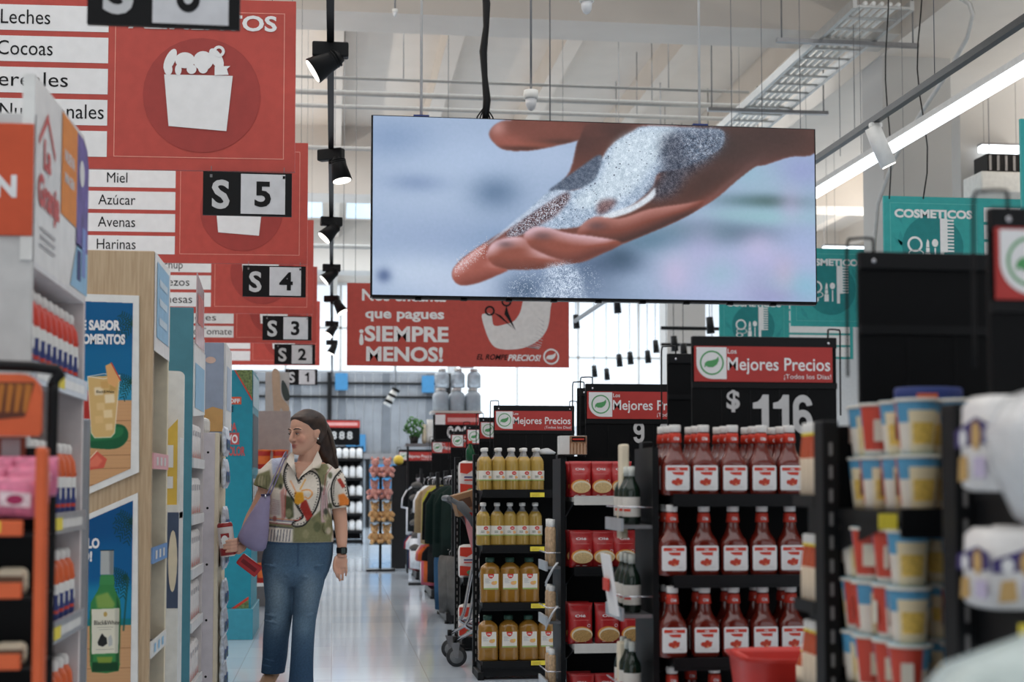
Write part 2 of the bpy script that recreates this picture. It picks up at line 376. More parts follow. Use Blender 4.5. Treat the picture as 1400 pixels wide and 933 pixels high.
def department_banner(Y, xr, zb, bars, title, label):
    t = thing('department_banner', label, 'banner', (xr, Y, zb), 'red aisle banners over the left shelves', -.045); m = MB()
    Wd, H = 1.83, .876
    m.box(-Wd,0,-.012,.012,0,H,RED)
    k = 1/275.; X = lambda p: (p-403)*k; Z = lambda p: (233-p)*k
    m.frame(X(156),X(388),Z(216),Z(10),.004,-.014,PALE)
    m.disc(X(275),Z(128),.292,-.0145,REDD); bag_icon(m, X(272), Z(125), .82, WHITE)
    m.text(title, X(377), Z(35.5), .08, WHITE, -.0155, al='R', w=.74, bold=.03)
    for i, s in enumerate(bars):
        zt = Z(7+43.5*i); m.rect(X(-77), X(147), zt-.13, zt, -.014, WHITE)
        if s: m.text(s, X(35), zt-.097, .072, INK, -.0155, bold=0, w=min(.78, .053*len(s)) if len(s) > 7 else None, kx=.86)
    m.build('banner_panel', t)
    for x in (-.12, -1.7):
        w = MB(); w.tube([(x,0,H-.01),(x,0,6.99-zb)], .0022, WIRE, 5); w.build('hanging_wire', t)
    return t
def aisle_card(Y, px0, px1, pyb, n, label, top=None):
    a, b = at(px0, pyb, Y), at(px1, pyb, Y); w = b.x-a.x; h = w*.5
    t = thing('aisle_number_card', label, 'sign', (a.x, Y-.03, (a.z+b.z)/2), 'hanging aisle number cards'); m = MB()
    m.box(0,w,-.01,.01,0,h,INK); m.rect(w*.425,w*.925,h*.04,h*.96,-.012,mat('card_white',(206,207,210),.5))
    m.text('S', w*.2, h*.17, h*.66, mat('card_grey',(196,197,198),.5), -.0125, bold=.028); m.digits(n, w*.675-h*(.13 if n == '1' else .19), h*.2, h*.6, INK, -.0135)
    m.build('card_panel', t)
    for x in (w*.09, w*.91):
        q = MB(); q.tube([(x,0,h-.02),(x,0,h+(top or .03))], .002, WIRE, 5); q.box(x-.006,x+.006,-.012,-.01,h-.03,h-.015,WIRE); q.build('hook_wire', t)
BY = [7.2,10.2,13.2,16.2,19.4]
bt = [(['Leches','Cocoas','Cereales','Barras Nutricionales',''],'nearest red aisle banner listing Leches, Cocoas and Cereales with a white grocery bag'),
      (['Aceites','Miel','Azúcar','Avenas','Harinas'],'red aisle banner listing Miel, Azúcar and Avenas, above the S 4 card'),
      (['Salsas','Mostaza','Ketchup','Aderezos','Mayonesas'],'red aisle banner listing Ketchup and Mayonesas, above the S 3 card'),
      (['Sopas','Pastas','Granos','Frijoles','Salsas de Tomate'],'red aisle banner whose last white bar reads Tomate, above the S 2 card'),
      (['Galletas','Dulces','Snacks','',''],'farthest red aisle banner, with blank lower bars above the S 1 card')]
for Y, (bars, lb), (pxr, pyb) in zip(BY, bt, ((403,236),(420,362),(428,430),(433,470),(437,500))):
    p = at(pxr, pyb, Y); department_banner(Y, p.x, p.z, bars, 'ALIMENTOS', lb)
for Y, x0, x1, yb, n in ((4.2,122,329,42,'6'),(7.2,278,399,297,'5'),(10.2,332,418,407,'4'),(13.2,359,426,466,'3'),(16.2,375,431,499,'2'),(19.4,390,434,527,'1')):
    aisle_card(Y, x0, x1, yb, n, 'black and white aisle card reading S %s' % n + (' cut by the top of the picture' if n == '6' else ' hanging under a red banner'), 4.0 if n == '6' else None)

# cosmetics banners
def cosmetics_banner(Y, pxl, pyt, label, full=True):
    p = at(pxl, pyt, Y); H = .876; t = thing('cosmetics_banner', label, 'banner', (p.x, Y, p.z-H), 'teal cosmetics banners'); m = MB(); Wd = 1.83
    m.box(0,Wd,-.012,.012,0,H,TEAL)
    m.frame(.06,.88,.06,H-.06,.004,-.014,mat('teal_line',(110,190,186)))
    for i in range(9):
        a = random.uniform(.1,.9); z = random.uniform(.1,.8); r = random.uniform(-1,1)
        m.poly([(a+.09*math.sin(r)+.02*math.cos(r),z+.09*math.cos(r)),(a+.03,z),(a-.09*math.sin(r),z-.09*math.cos(r)),(a-.03,z)], -.0138, TEALM)
    m.disc(.46,.42,.29,-.0145,TEALD); m.text('COSMETICOS', .47, .685, .078, WHITE, -.0155, w=.74, bold=.045)
    y = -.016
    m.ring(.29,.44,.052,.072,y,WHITE,24); m.ring(.27,.3,.03,.05,y,WHITE,20,kz=.7); m.ring(.3,.355,.062,.074,y,WHITE,24,kz=.5)
    m.rect(.385,.435,.28,.36,y,WHITE); m.rect(.393,.427,.365,.41,y,WHITE); m.poly([(.395,.415),(.425,.415),(.423,.47),(.408,.49),(.397,.45)],y,WHITE)
    m.rect(.473,.487,.28,.41,y,WHITE); m.disc(.48,.455,.03,y,WHITE,.036)
    m.rect(.53,.565,.26,.68,y,WHITE); m.rect(.565,.6,.37,.68,y,WHITE)
    for k in range(10): m.rect(.6,.66,.375+k*.031,.391+k*.031,y,WHITE)
    for i in range(5): m.rect(.95,1.78,.66-i*.158,.79-i*.158,-.0145,WHITE)
    m.build('banner_panel', t)
    for x in (.2, 1.6): MB().tube([(x,0,H-.01),(x,0,6.99-(p.z-H))], .0025, WIRE, 5).build('hanging_wire', t)
cosmetics_banner(12.2,1207,268,'nearer teal banner reading COSMETICOS in front of the concrete column')
cosmetics_banner(15.2,1080,339,'middle teal cosmetics banner, its heading partly behind the big screen edge')
cosmetics_banner(18.2,983,399,'farthest teal cosmetics banner showing beneath the big screen')
p = at(1394,163,9.4); t = thing('teal_banner','edge of a teal hanging banner cut by the right picture border','banner',(p.x,9.4,p.z-.876)); m = MB(); m.box(0,1.8,-.012,.012,0,.876,TEAL); m.frame(.06,.9,.06,.82,.004,-.014,TEALM); m.build('banner_panel',t)
MB().tube([(.3,0,.86),(.3,0,6.99-p.z+.876)],.0025,WIRE,5).build('hanging_wire',t)

# promo banner behind the screen
Y = 16.0; a, b = at(474,500,Y), at(778,501,Y); ztop = at(474,387,Y).z
t = thing('promotion_banner','red hanging banner with white Spanish slogan and a bent paper receipt','banner',(a.x,Y,a.z)); w = b.x-a.x; h = ztop-a.z; k = w/304
m = MB(); m.box(0,w,-.008,.008,0,h,RED); X = lambda p: (p-474)*k; Z = lambda p: (500-p)*k
m.text('Nos encanta', X(551), Z(411), 16*k, WHITE, -.01, w=114*k, bold=.03); m.text('que pagues', X(552), Z(435), 14*k, WHITE, -.01, w=107*k, bold=.03)
m.text('¡SIEMPRE', X(551), Z(466), 21*k, WHITE, -.01, w=121*k, bold=.035); m.text('MENOS!', X(552), Z(493), 20*k, WHITE, -.01, w=104*k, bold=.035)
rcp = mat('receipt_paper',(222,218,216),.6)
m.poly([(X(x),Z(y)) for x,y in smooth_poly([(657,431),(661,427),(670,428),(674,443),(690,441),(702,436),(710,424),(714,408),(718,398),(752,398),(752,420),(748,445),(736,462),(716,473),(695,476),(678,474),(669,466),(662,450)])], -.010, rcp)
for i in range(12):
    q = i/11; ang = math.radians(-95+100*q); m.poly([(X(700+26*math.cos(ang)+8),Z(434-36*math.sin(ang)+0)) for _ in range(1)]+[(X(735+8*math.cos(ang)),Z(440-34*math.sin(ang))),(X(735+8*math.cos(ang)),Z(441.2-34*math.sin(ang)))], -.0105, GRY)
m.ring(X(668),Z(423),4.5*k,7*k,-.012,INK,20); m.ring(X(691),Z(410),4.5*k,7*k,-.012,INK,20)
m.poly([(X(673),Z(425)),(X(683),Z(429)),(X(702),Z(448)),(X(682),Z(432))],-.0122,INK); m.poly([(X(691),Z(415)),(X(688),Z(427)),(X(704),Z(450)),(X(694),Z(426))],-.0122,INK)
m.text('EL ROMPE', X(650), Z(490), 7.5*k, INK, -.01, al='L', w=42*k, bold=.02, skew=.25); m.text('PRECIOS!', X(693), Z(491), 8.5*k, WHITE, -.01, al='L', w=44*k, bold=.03, skew=.25)
m.leaf_badge(X(753),Z(485),11*k,-.01,WHITE,WHITE,.2); m.build('banner_panel',t)
for x in (X(485),X(770)): MB().tube([(x,0,h-.01),(x,0,6.99-a.z)],.003,WIRE,5).build('hanging_wire',t)

# ================================================================ the big screen
Y = 9.0; a, b = at(509,404,Y), at(1116,411,Y); zt = at(700,164,Y).z; zb = at(700,406,Y).z; w = b.x-a.x; h = zt-zb
cv = Canvas(606, 246, (158,178,208))
def pp(*l): return [((x/2.222+500-509.5), (y/2.222+140-158.5)*1.0-((x/2.222)/606*8)) for x, y in l]
def g(x, y, rx, ry, c, al=1, rot=0): (X_, Y_), = pp((x,y)); cv.glow(X_, Y_, rx/2.222, ry/2.222, c, al, rot)
for q in ((200,250,260,150,(182,200,226),.7),(80,110,120,60,(120,146,184),.6),(150,245,90,30,(128,150,186),.8),(385,270,75,60,(98,124,156),.95),(330,170,160,60,(176,196,226),.6),(560,160,120,60,(176,194,222),.7),(250,430,260,90,(146,166,200),.7),(430,430,120,60,(122,150,184),.7),(150,520,200,60,(196,212,234),.8),(300,560,200,50,(190,204,228),.7),(55,530,22,22,(86,106,146),.9),(470,570,70,45,(78,100,128),.95),(640,545,130,60,(86,106,136),.8),(720,500,130,50,(72,92,122),.9),(720,560,120,60,(110,130,158),.6),
         (1250,240,140,70,(158,186,206),.9),(1330,190,80,60,(150,160,206),.8),(1190,290,160,25,(96,128,138),.9),(1230,290,70,18,(84,110,112),.8),(1130,390,150,40,(96,116,142),.95),(1000,390,130,40,(104,134,150),.9),(860,420,120,45,(88,122,146),.9),(1250,340,160,30,(150,196,204),.8),(1330,420,80,70,(164,180,218),.8),(1200,480,180,50,(178,182,222),.9),(960,490,120,60,(168,184,212),.9),(860,550,120,50,(156,176,204),.9),(1080,560,170,60,(176,184,222),.9),(1200,560,60,70,(160,160,196),.5),(1320,560,80,50,(140,188,212),.9),(930,520,50,60,(206,190,224),.6),(1060,520,60,50,(150,190,206),.6),(1190,430,60,50,(200,190,226),.6),(1290,300,40,60,(190,176,214),.5),(760,470,60,40,(60,84,108),.8),(1100,330,120,20,(150,190,200),.5),(1240,590,80,30,(150,150,196),.6),(1010,440,60,100,(186,176,220),.45),(1150,200,60,40,(150,186,206),.7),(1270,520,40,60,(196,176,200),.5)): g(*q)
# thumb, palm and fingers of the pictured hand
SKD = (84,52,46); SKM = (112,64,54); SKL = (176,108,92); ROSE = (206,150,146)
palm = pp((640,95),(700,40),(1010,35),(1368,35),(1368,132),(1290,145),(1210,172),(1180,178),(1120,225),(1050,285),(940,350),(850,390),(740,440),(660,480),(600,492),(520,505),(430,508),(400,520),(330,550),(280,556),(258,535),(262,505),(300,465),(380,410),(470,350),(560,262),(610,200))
cv.poly(smooth_poly(palm,4), SKM, 1)
pm = cv.mask(smooth_poly(palm,4), 1)
def gm(x, y, rx, ry, c, al, rot=0):
    (X_, Y_), = pp((x,y)); dx, dy = cv.X-X_, cv.Y-Y_; u = dx*math.cos(rot)+dy*math.sin(rot); v = -dx*math.sin(rot)+dy*math.cos(rot)
    cv.put(np.exp(-((u*2.222/rx)**2+(v*2.222/ry)**2))*pm, c, al)
gm(1180,110,260,90,(96,68,62),.95); gm(1050,210,220,70,(78,52,46),.9,-.6); gm(1230,165,130,18,(150,86,84),.8,-.1); gm(900,340,200,40,(122,66,54),.8,-.4); gm(960,330,150,14,(160,86,74),.7,-.5)
gm(690,120,90,60,(88,54,48),.9,-.8); gm(340,490,110,30,(168,88,76),.9,-.5); gm(290,515,40,25,(196,120,108),.9); gm(380,450,60,16,(190,150,156),.8,-.7)
thumb = pp((372,75),(395,56),(430,48),(560,45),(720,42),(830,42),(800,80),(720,85),(660,98),(600,115),(530,132),(470,141),(410,138),(378,115),(366,95))
cv.poly(smooth_poly(thumb,4), SKM, 1); pm2 = cv.mask(smooth_poly(thumb,4),1)
for (x,y,rx,ry,c,al) in ((392,72,26,30,(206,156,152),.9),(480,125,120,18,(150,84,68),.8),(560,70,160,30,(120,68,58),.8),(740,60,90,40,(84,52,48),.9),(420,110,60,25,(158,90,78),.7),(480,136,110,9,(70,42,36),.8),(600,112,80,10,(74,46,40),.8)):
    (X_,Y_), = pp((x,y)); cv.put(np.exp(-(((cv.X-X_)*2.222/rx)**2+((cv.Y-Y_)*2.222/ry)**2))*pm2, c, al)
# grey shaded sand web and bright sand heap
rn = Canvas.blur(np.random.rand(246, 606),0)*.6+Canvas.blur(np.random.rand(246,606),1)*1.6-.6; rn2 = Canvas.blur(np.random.rand(246,606), 1)
def sand(pts, base, spread, soft, dens=1., al=1):
    m_ = cv.mask(smooth_poly(pp(*pts),4), soft); col = np.clip(np.array(base)[None,None]+((rn-.5)*spread)[...,None]*np.array([1.05,1,.95]), 0, 255)
    mm = m_*al if dens >= 1 else (m_*al)*Canvas.blur((np.random.rand(246,606) < dens).astype(float),0)
    cv.a += (col-cv.a)*mm[...,None]
gm(1180,150,260,60,(84,58,54),.8); gm(900,380,170,16,(150,84,76),.8,-.42); gm(1100,230,110,10,(130,92,90),.6,-.7); gm(1230,80,170,60,(66,48,45),.95); gm(1080,120,90,60,(62,48,46),.9); gm(1010,240,120,40,(66,46,42),.9,-.6); gm(870,300,120,30,(84,50,42),.8,-.4); gm(640,110,60,50,(74,46,42),.9,-.7); gm(760,80,60,40,(70,46,42),.9)
sand([(700,150),(712,190),(690,235),(620,262),(545,268),(580,235),(640,190)], (84,96,116), 60, 1)
heap = [(545,268),(620,262),(680,232),(700,190),(712,150),(745,110),(800,75),(840,58),(1000,60),(1080,68),(1075,120),(1010,160),(950,190),(880,205),(860,250),(800,305),(720,345),(640,375),(560,385),(480,395),(440,408),(420,400),(470,340)]
sand(heap, (166,184,206), 90, 1)
sand([(745,115),(840,66),(940,70),(900,140),(850,200),(790,270),(700,310),(640,320),(620,290),(700,225)], (200,216,230), 60, 5)
for q_ in range(260):
    x_, y_ = random.uniform(560,1040), random.uniform(60,380); (X_,Y_), = pp((x_,y_)); hm = cv.mask(smooth_poly(pp(*heap),4)) if q_ == 0 else hm
    if hm[min(245,max(0,int(Y_))), min(605,int(X_))] > .5: cv.ell(X_,Y_,random.uniform(.5,1.1),random.uniform(.5,1),(60,66,84),0,.8)
sand([(900,84),(1075,70),(1080,110),(1040,160),(970,215),(930,270),(870,290),(840,275),(868,235),(890,190)], (64,70,86), 120, 7, 1, .85)
sand([(960,75),(1075,70),(1060,130),(1000,170),(960,150)], (120,134,154), 150, 6, .55)
sand([(590,272),(605,290),(560,345),(490,385),(440,408),(415,404),(470,350)], (84,58,62), 110, 2, 1, .85); sand([(590,272),(605,290),(560,345),(490,385),(440,408),(415,404),(470,350)], (196,200,214), 60, 3, .3)
sand([(560,270),(575,275),(470,350),(380,420),(350,440),(400,395),(470,335)], (188,202,222), 50, 1, 1, .8)
sand([(700,296),(750,292),(720,330),(690,335)], (110,76,76), 80, 3, 1, .85)
sand([(640,375),(720,335),(800,305),(850,270),(868,250),(862,285),(790,330),(700,358)], (214,222,232), 40, 1)
# fingers in front, each rounded by the picture's own light
def rounded(pts, base, hi, lo, k=1.0, r=7, lx=-.5, ly=-1.):
    q = smooth_poly(pp(*pts),5); mm = cv.mask(q,1); bl = Canvas.blur(cv.mask(q,0),r); gy, gx = np.gradient(bl); L = (gx*-lx*-1+gy*-ly*-1)*r*2.2*k
    L = gx*(-lx)*r*2.2*k+gy*(-ly)*r*2.2*k
    c_ = np.array(base)[None,None]+np.clip(L,0,1)[...,None]*(np.array(hi)-np.array(base))+np.clip(-L,0,1)[...,None]*(np.array(lo)-np.array(base))
    cv.a += (c_-cv.a)*mm[...,None]
rounded([(632,385),(680,345),(760,348),(850,318),(960,300),(1020,290),(980,330),(860,388),(760,425),(690,428),(640,408)], (122,66,54), (176,120,112), (70,44,40),1,8)
rounded([(470,400),(500,378),(545,380),(600,395),(680,405),(760,420),(740,442),(700,458),(620,487),(560,482),(505,457),(475,430)], (140,76,62), (214,176,184), (104,56,48),1.1,8)
rounded([(360,455),(380,425),(430,410),(470,412),(490,440),(540,465),(600,488),(520,506),(430,509),(380,497),(360,475)], (142,78,64), (216,178,184), (108,58,48),1.1,8)
rounded([(258,535),(262,508),(300,468),(350,432),(362,440),(356,470),(380,498),(420,510),(400,522),(330,551),(280,557)], (158,88,76), (212,160,158), (124,64,54),1,8)
for x_,y_,rx_,ry_ in ((525,405,30,14),(415,432,26,12),(690,372,30,14)):
    (X_,Y_), = pp((x_,y_)); cv.put(np.exp(-(((cv.X-X_)*2.222/rx_)**2+((cv.Y-Y_)*2.222/ry_)**2)), (86,66,72), .6)
for q_ in range(240):
    x_ = random.uniform(262,360); y_ = 500-(x_-262)*.72+random.gauss(8,12); (X_,Y_), = pp((x_,y_)); cv.ell(X_,Y_,.6,.6,(226,216,220),0,.6)
sand([(535,505),(560,492),(600,490),(640,520),(640,600),(515,600),(530,560)], (176,192,214), 120, 4, .8)
sand([(440,520),(520,510),(640,490),(700,540),(660,600),(420,600)], (150,166,190), 130, 6, .18)
cv.a += (rn2-.5)[...,None]*np.array([14,10,14])
t = thing('led_screen','large hanging LED screen showing a hand letting white sand fall','screen',(a.x,Y,zb))
MB().box(-.012,w+.012,.012,.09,-.012,h+.008,BLACK,.004).build('screen_housing',t)
picture(cv,'screen_picture',vcol_mat('screen_pixels',.4,.77),w,h,t,(0,.004,0))
sp = MB()
for i in range(1,10): sp.box(w*i/10-.02,w*i/10+.02,.0,.03,-.03,-.012,BLACK)
sp.box(0,w,.0,.05,-.022,-.012,BLACK); sp.build('lower_rail',t)
for px in (575,962):
    x = ax(px,Y)-a.x; q = MB(); q.tube([(x,.05,h),(x,.05,6.99-zb)],.009,LGRY,8); q.box(x-.05,x+.05,.02,.08,h,h+.02,NAVY); q.build('hanging_rod',t)
x = ax(664,Y)-a.x; q = MB(); pts = [(x+.012*math.sin(i*1.7),.06+.01*math.cos(i*2.3),h-.02+i*.16) for i in range(25)]; q.tube(pts,[.02+.006*(i%2) for i in range(25)],BLACK,8)
for i in range(6): q.tube([(x,.05,h+.1),(x-.05+.02*i,.06,h+.03),(x-.06+.024*i,.06,h-.01)],.005,BLACK,5)
q.build('cable_bundle',t)

# ================================================================ lamps, rails and ceiling services
def track_spot(root_label, loc, tilt, yaw, body, s=1.0, grp='black spotlights on the track'):
    t = thing('track_spotlight', root_label, 'spotlight', loc, grp, yaw)
    MB().box(-.09*s,.09*s,-.03*s,.03*s,-.075*s,-.0,body,.008).build('driver_box',t)
    q = MB(); q.tube([(0,0,-.07*s),(0,0,-.1*s)],.016*s,body,10); q.build('swivel',t)
    d = Vector((-math.sin(tilt),-.02,-math.cos(tilt)*.9)).normalized(); c0 = Vector((.05*s,0,-.06*s)); c1 = c0+d*.16*s
    q = MB(); q.tube([c0,c0+d*.03*s,c1],[.035*s,.045*s,.068*s],body,18)
    for i in range(4): q.tube([c0+d*(.02+i*.014)*s,c0+d*(.026+i*.014)*s],[.05*s,.05*s],body,18)
    q.build('lamp_head',t); q = MB(); q.tube([c1+d*.001,c1+d*.004],[.06*s,.06*s],LAMPW,18); q.build('lens',t)
    return t
XT = ax(449,8); ZT = 3.42
t = tag(MB().box(XT-.018,XT+.018,5.5,30,ZT,ZT+.035,BLACK).build('track_rail'),'long black lighting track running down the aisle left of the screen','track')
for y in (6.2,8.2,10.5,12.8,15.5,18.5): MB().tube([(XT,y,ZT+.03),(XT,y,6.99)],.003,WIRE,5).build('hanging_wire',t)
for i, (py, ti) in enumerate(((55,.95),(203,-.2),(297,.7),(362,.8),(405,-.5),(440,.6),(466,.4))):
    yy = (ZT-EYE)*FPX/(661-py); track_spot('%s black spotlight on the aisle track, counted from the nearest' % ORD[i], (XT,yy,ZT), ti, (0,-.5,.2,.1,-.3,.3,0)[i], BLACK)
XR = 3.42; ZR = EYE+XR*.672
t = tag(MB().box(XR-.022,XR+.022,2.5,20,ZR,ZR+.04,mat('track_dark',(52,56,60),.35,.5)).build('track_rail'),'dark lighting track slanting across the upper right above the white strip light','track')
for y in (5,7.7,11): MB().tube([(XR,y,ZR+.03),(XR,y,6.99)],.003,WIRE,5).build('hanging_wire',t)
yy = XR*FPX/(1228-455)
t = thing('white_spotlight','white cylinder spotlight clipped under the right hand track','spotlight',(XR,yy,ZR))
MB().box(-.04,.04,-.02,.02,-.03,.0,PLW,.006).build('clip',t)
q = MB(); q.tube([(-.02,0,-.03),(.02,0,-.13),(.085,0,-.27)],[.05,.052,.052],PLW,18); q.build('lamp_head',t); q = MB(); q.tube([(.086,0,-.272),(.088,0,-.276)],[.045,.045],LAMPW,18); q.build('lens',t)
XL = 4.7; ZL = EYE+XL*.612
STR = mat('strip_light',(238,244,250),emit=2.4)
def strip_light(x, y0, y1, z, label, grp=None):
    t = thing('strip_light', label, 'light', (x,y0,z), grp)
    MB().box(-.06,.06,0,y1-y0,.0,.05,LGRY).build('light_body',t); MB().box(-.055,.055,.02,y1-y0-.02,-.045,.0,STR).build('diffuser',t)
    for k in range(4): MB().tube([(0,.5+k*(y1-y0-1)/3,.05),(0,.5+k*(y1-y0-1)/3,6.99-z)],.0025,WIRE,5).build('hanging_wire',t)
strip_light(XL,4,16.5,ZL,'long white LED strip light running away beneath the dark track on the right')
for (px0,px1,py,Y,lb) in ((1343,1398,203,16.2,'upper short white light box right of the concrete column'),(1128,1206,341,19,'white strip light just above the farther cosmetics banner'),(1186,1207,283,17.5,'short white light end left of the nearer cosmetics banner')):
    a, b = at(px0,py,Y), at(px1,py,Y); t = thing('ceiling_light',lb,'light',(a.x,Y,a.z)); MB().box(0,b.x-a.x,0,.12,-.03,.05,STR,.006).build('diffuser',t); MB().box(0,b.x-a.x,0,.14,.05,.075,GREYM).build('light_body',t)
    for x in (.05,b.x-a.x-.05): MB().tube([(x,.06,.07),(x,.06,6.99-a.z)],.003,WIRE,5).build('hanging_wire',t)
a, b = at(1342,262,15.8), at(1397,235,15.8); t = thing('air_duct_box','pale ventilation box with a dark grille right of the concrete column','vent',(a.x,15.8,a.z)); MB().box(0,b.x-a.x+.4,0,.5,0,b.z-a.z,PLW,.02).build('duct_box',t); q = MB(); q.box(.1,b.x-a.x+.3,.05,.4,b.z-a.z,b.z-a.z+.22,BLACK)
for k in range(5): q.box(.12+k*.1,.15+k*.1,.04,.05,b.z-a.z+.02,b.z-a.z+.2,GREYM)
q.build('grille',t); MB().tube([(.2,.2,b.z-a.z+.2),(.2,.2,6.99-a.z)],.006,WIRE,6).build('hanging_rod',t)
# pendant sensors
for px, py, Y, lb, up in ((726,138,9.5,'white dome sensor hanging on a thin rod above the screen',1),(802,6,9.5,'white dome sensor cut by the top of the picture',1),(540,18,12.5,'small pale sensor on a conduit near the first beam',.5)):
    p = at(px,py,Y); t = thing('pendant_sensor',lb,'sensor',(p.x,Y,p.z),'white pendant sensors'); k = up
    q = MB(); q.lathe([(.012*k,.075*k),(.05*k,.07*k),(.052*k,.02*k),(.047*k,.015*k)],PLW,20); q.build('housing',t); q = MB(); q.lathe([(.04*k,.016*k),(.036*k,-.03*k),(.022*k,-.06*k),(.003*k,-.07*k)],mat('frosted_dome',(214,216,218),.3),20); q.build('dome',t)
    MB().tube([(0,0,.07*k),(0,0,6.99-p.z)],.008,GREYM,8).build('rod',t)
# conduits across and cable ladders
for (y,z,r,x0,x1,lb) in ((17.5,6.05,.035,-13,9,'thick grey pipe running across under the ceiling ribs'),(18.4,6.12,.028,-13,9,'thinner grey conduit crossing the ceiling behind the thick pipe'),(16.6,5.98,.018,-13,5,'thin conduit crossing the ceiling ahead of the thick pipe'),(19.8,5.9,.03,-13,9,'lower grey pipe crossing the ceiling near the second beam'),(26,5.55,.04,-13,9,'far grey pipe crossing in front of the daylight roof')):
    q = MB(); q.tube([(x0,y,z),(x1,y,z)],r,mat('pipe_grey',(158,156,152),.5),8); o = tag(q.build('ceiling_pipe'),lb,'pipe','grey pipes under the ceiling')
    for k in range(6):
        x = x0+1+k*(x1-x0-2)/5; MB().tube([(x,y,z),(x,y,6.99)],.006,WIRE,5).build('pipe_hanger',o)
t = thing('cable_ladder','galvanised cable ladder running under the ceiling beside the concrete column','cable tray',(4.75,12.4,5.6))
GAL = mat('galvanised',(186,186,184),.4,.5)
for x in (0,.55): MB().box(x-.02,x+.02,0,9.5,0,.09,GAL).build('side_rail',t)
for k in range(30): MB().box(.02,.53,k*.32,k*.32+.03,.01,.03,GAL).build('rung',t)
q = MB()
for k in range(5): q.tube([(.1+k*.08,.0,.05),(.12+k*.07,5,.06),(.1+k*.08,9.5,.05)],.022,PLW,6)
q.build('cables',t)
for k in range(4): q = MB(); q.box(-.45,1.0,.9+k*2.6,.96+k*2.6,-.05,-.01,GREYM); q.tube([(-.4,.93+k*2.6,-.03),(-.4,.93+k*2.6,1.02)],.008,WIRE,6); q.tube([(.95,.93+k*2.6,-.03),(.95,.93+k*2.6,1.02)],.008,WIRE,6); q.build('cross_hanger',t)
pts = [(5.0,12.3,5.75),(5.3,12.25,5.85),(5.62,12.2,5.7),(5.74,12.2,5.3),(5.74,14.4,4.2),(5.76,14.4,2.0)]
tag(MB().tube(smooth_poly(pts,4,False),.022,GAL,8).build('conduit_bend'),'bent grey conduit curving from the cable ladder down the column','pipe')
for px, Y, w, lb in ((1212,11.6,.006,'black cable hanging straight down left of the white spotlight'),(1258,11.0,.006,'wavy black cable hanging down to the nearer cosmetics banner')):
    p = at(px,0,Y); zb_ = az(272,Y,px); q = MB(); n = 16
    q.tube([(p.x+.05*math.sin(i*.9)*(1-i/n if px > 1250 else .4), Y, zb_+(6.99-zb_)*i/n) for i in range(n+1)],w,BLACK,6); tag(q.build('hanging_cable'),lb,'cable')
for i, (px, Y) in enumerate(((471,18),(613,15),(752,11),(1000,12),(1094,12),(846,17),(1168,13),(1148,14))):
    p = at(px,140,Y); tag(MB().tube([(p.x,Y,3.9 if px < 1100 else 4.6),(p.x,Y,6.99)],.004 if i != 2 else .006,WIRE,5).build('ceiling_wire'),'thin steel wire hanging from the ceiling, %s from the left edge' % ORD[i],'wire','thin ceiling wires')
# far dangling lamps and white spot near the far wall
for i, (px, py, Y) in enumerate(((843,418,22),(921,470,22),(934,480,22),(970,445,20),(896,474,26),(861,490,26),(846,493,26),(885,488,26),(787,440,24),(812,508,28),(829,512,28))):
    p = at(px,py,Y); t = thing('pendant_lamp','small dark pendant lamp hanging far down the store, %s of a scattered group' % (ORD+['eleventh'])[i],'lamp',(p.x,Y,p.z),'small dark lamps far down the store')
    q = MB(); q.tube([(0,0,.12),(.02,0,-.12)],[.05,.06],BLACK,10); q.build('lamp_head',t); MB().tube([(0,0,.1),(0,0,6.99-p.z)],.006,BLACK,5).build('stem',t)
for i,(z,Y) in enumerate(((3.55,21),(3.6,24),(3.65,28))):
    o = tag(MB().box(ax(905,Y),ax(985,Y),Y,Y+.05,z,z+.05,BLACK).build('track_rail'),'short dark cross track far down the store, %s from the camera' % ORD[i],'track','dark cross tracks far away')
    for x in (ax(912,Y),ax(975,Y)): MB().tube([(x,Y+.02,z+.04),(x,Y+.02,6.99)],.006,WIRE,5).build('hanging_wire',o)
p = at(537,540,24); t = thing('tilted_lamp','white tilted spotlight hanging before the grey plank wall','lamp',(p.x,24,p.z)); q = MB(); q.tube([(-.1,0,-.18),(0,0,0),(.05,0,.1)],[.07,.07,.05],PLW,12); q.build('lamp_head',t); q = MB()
for k in range(3): q.tube([(-.08+k*.06,-.01,-.14+k*.1),(-.06+k*.06,-.01,-.1+k*.1)],.075,BLACK,12)
q.build('fins',t); MB().tube([(.05,0,.1),(.05,0,6.99-p.z)],.008,WIRE,5).build('stem',t)
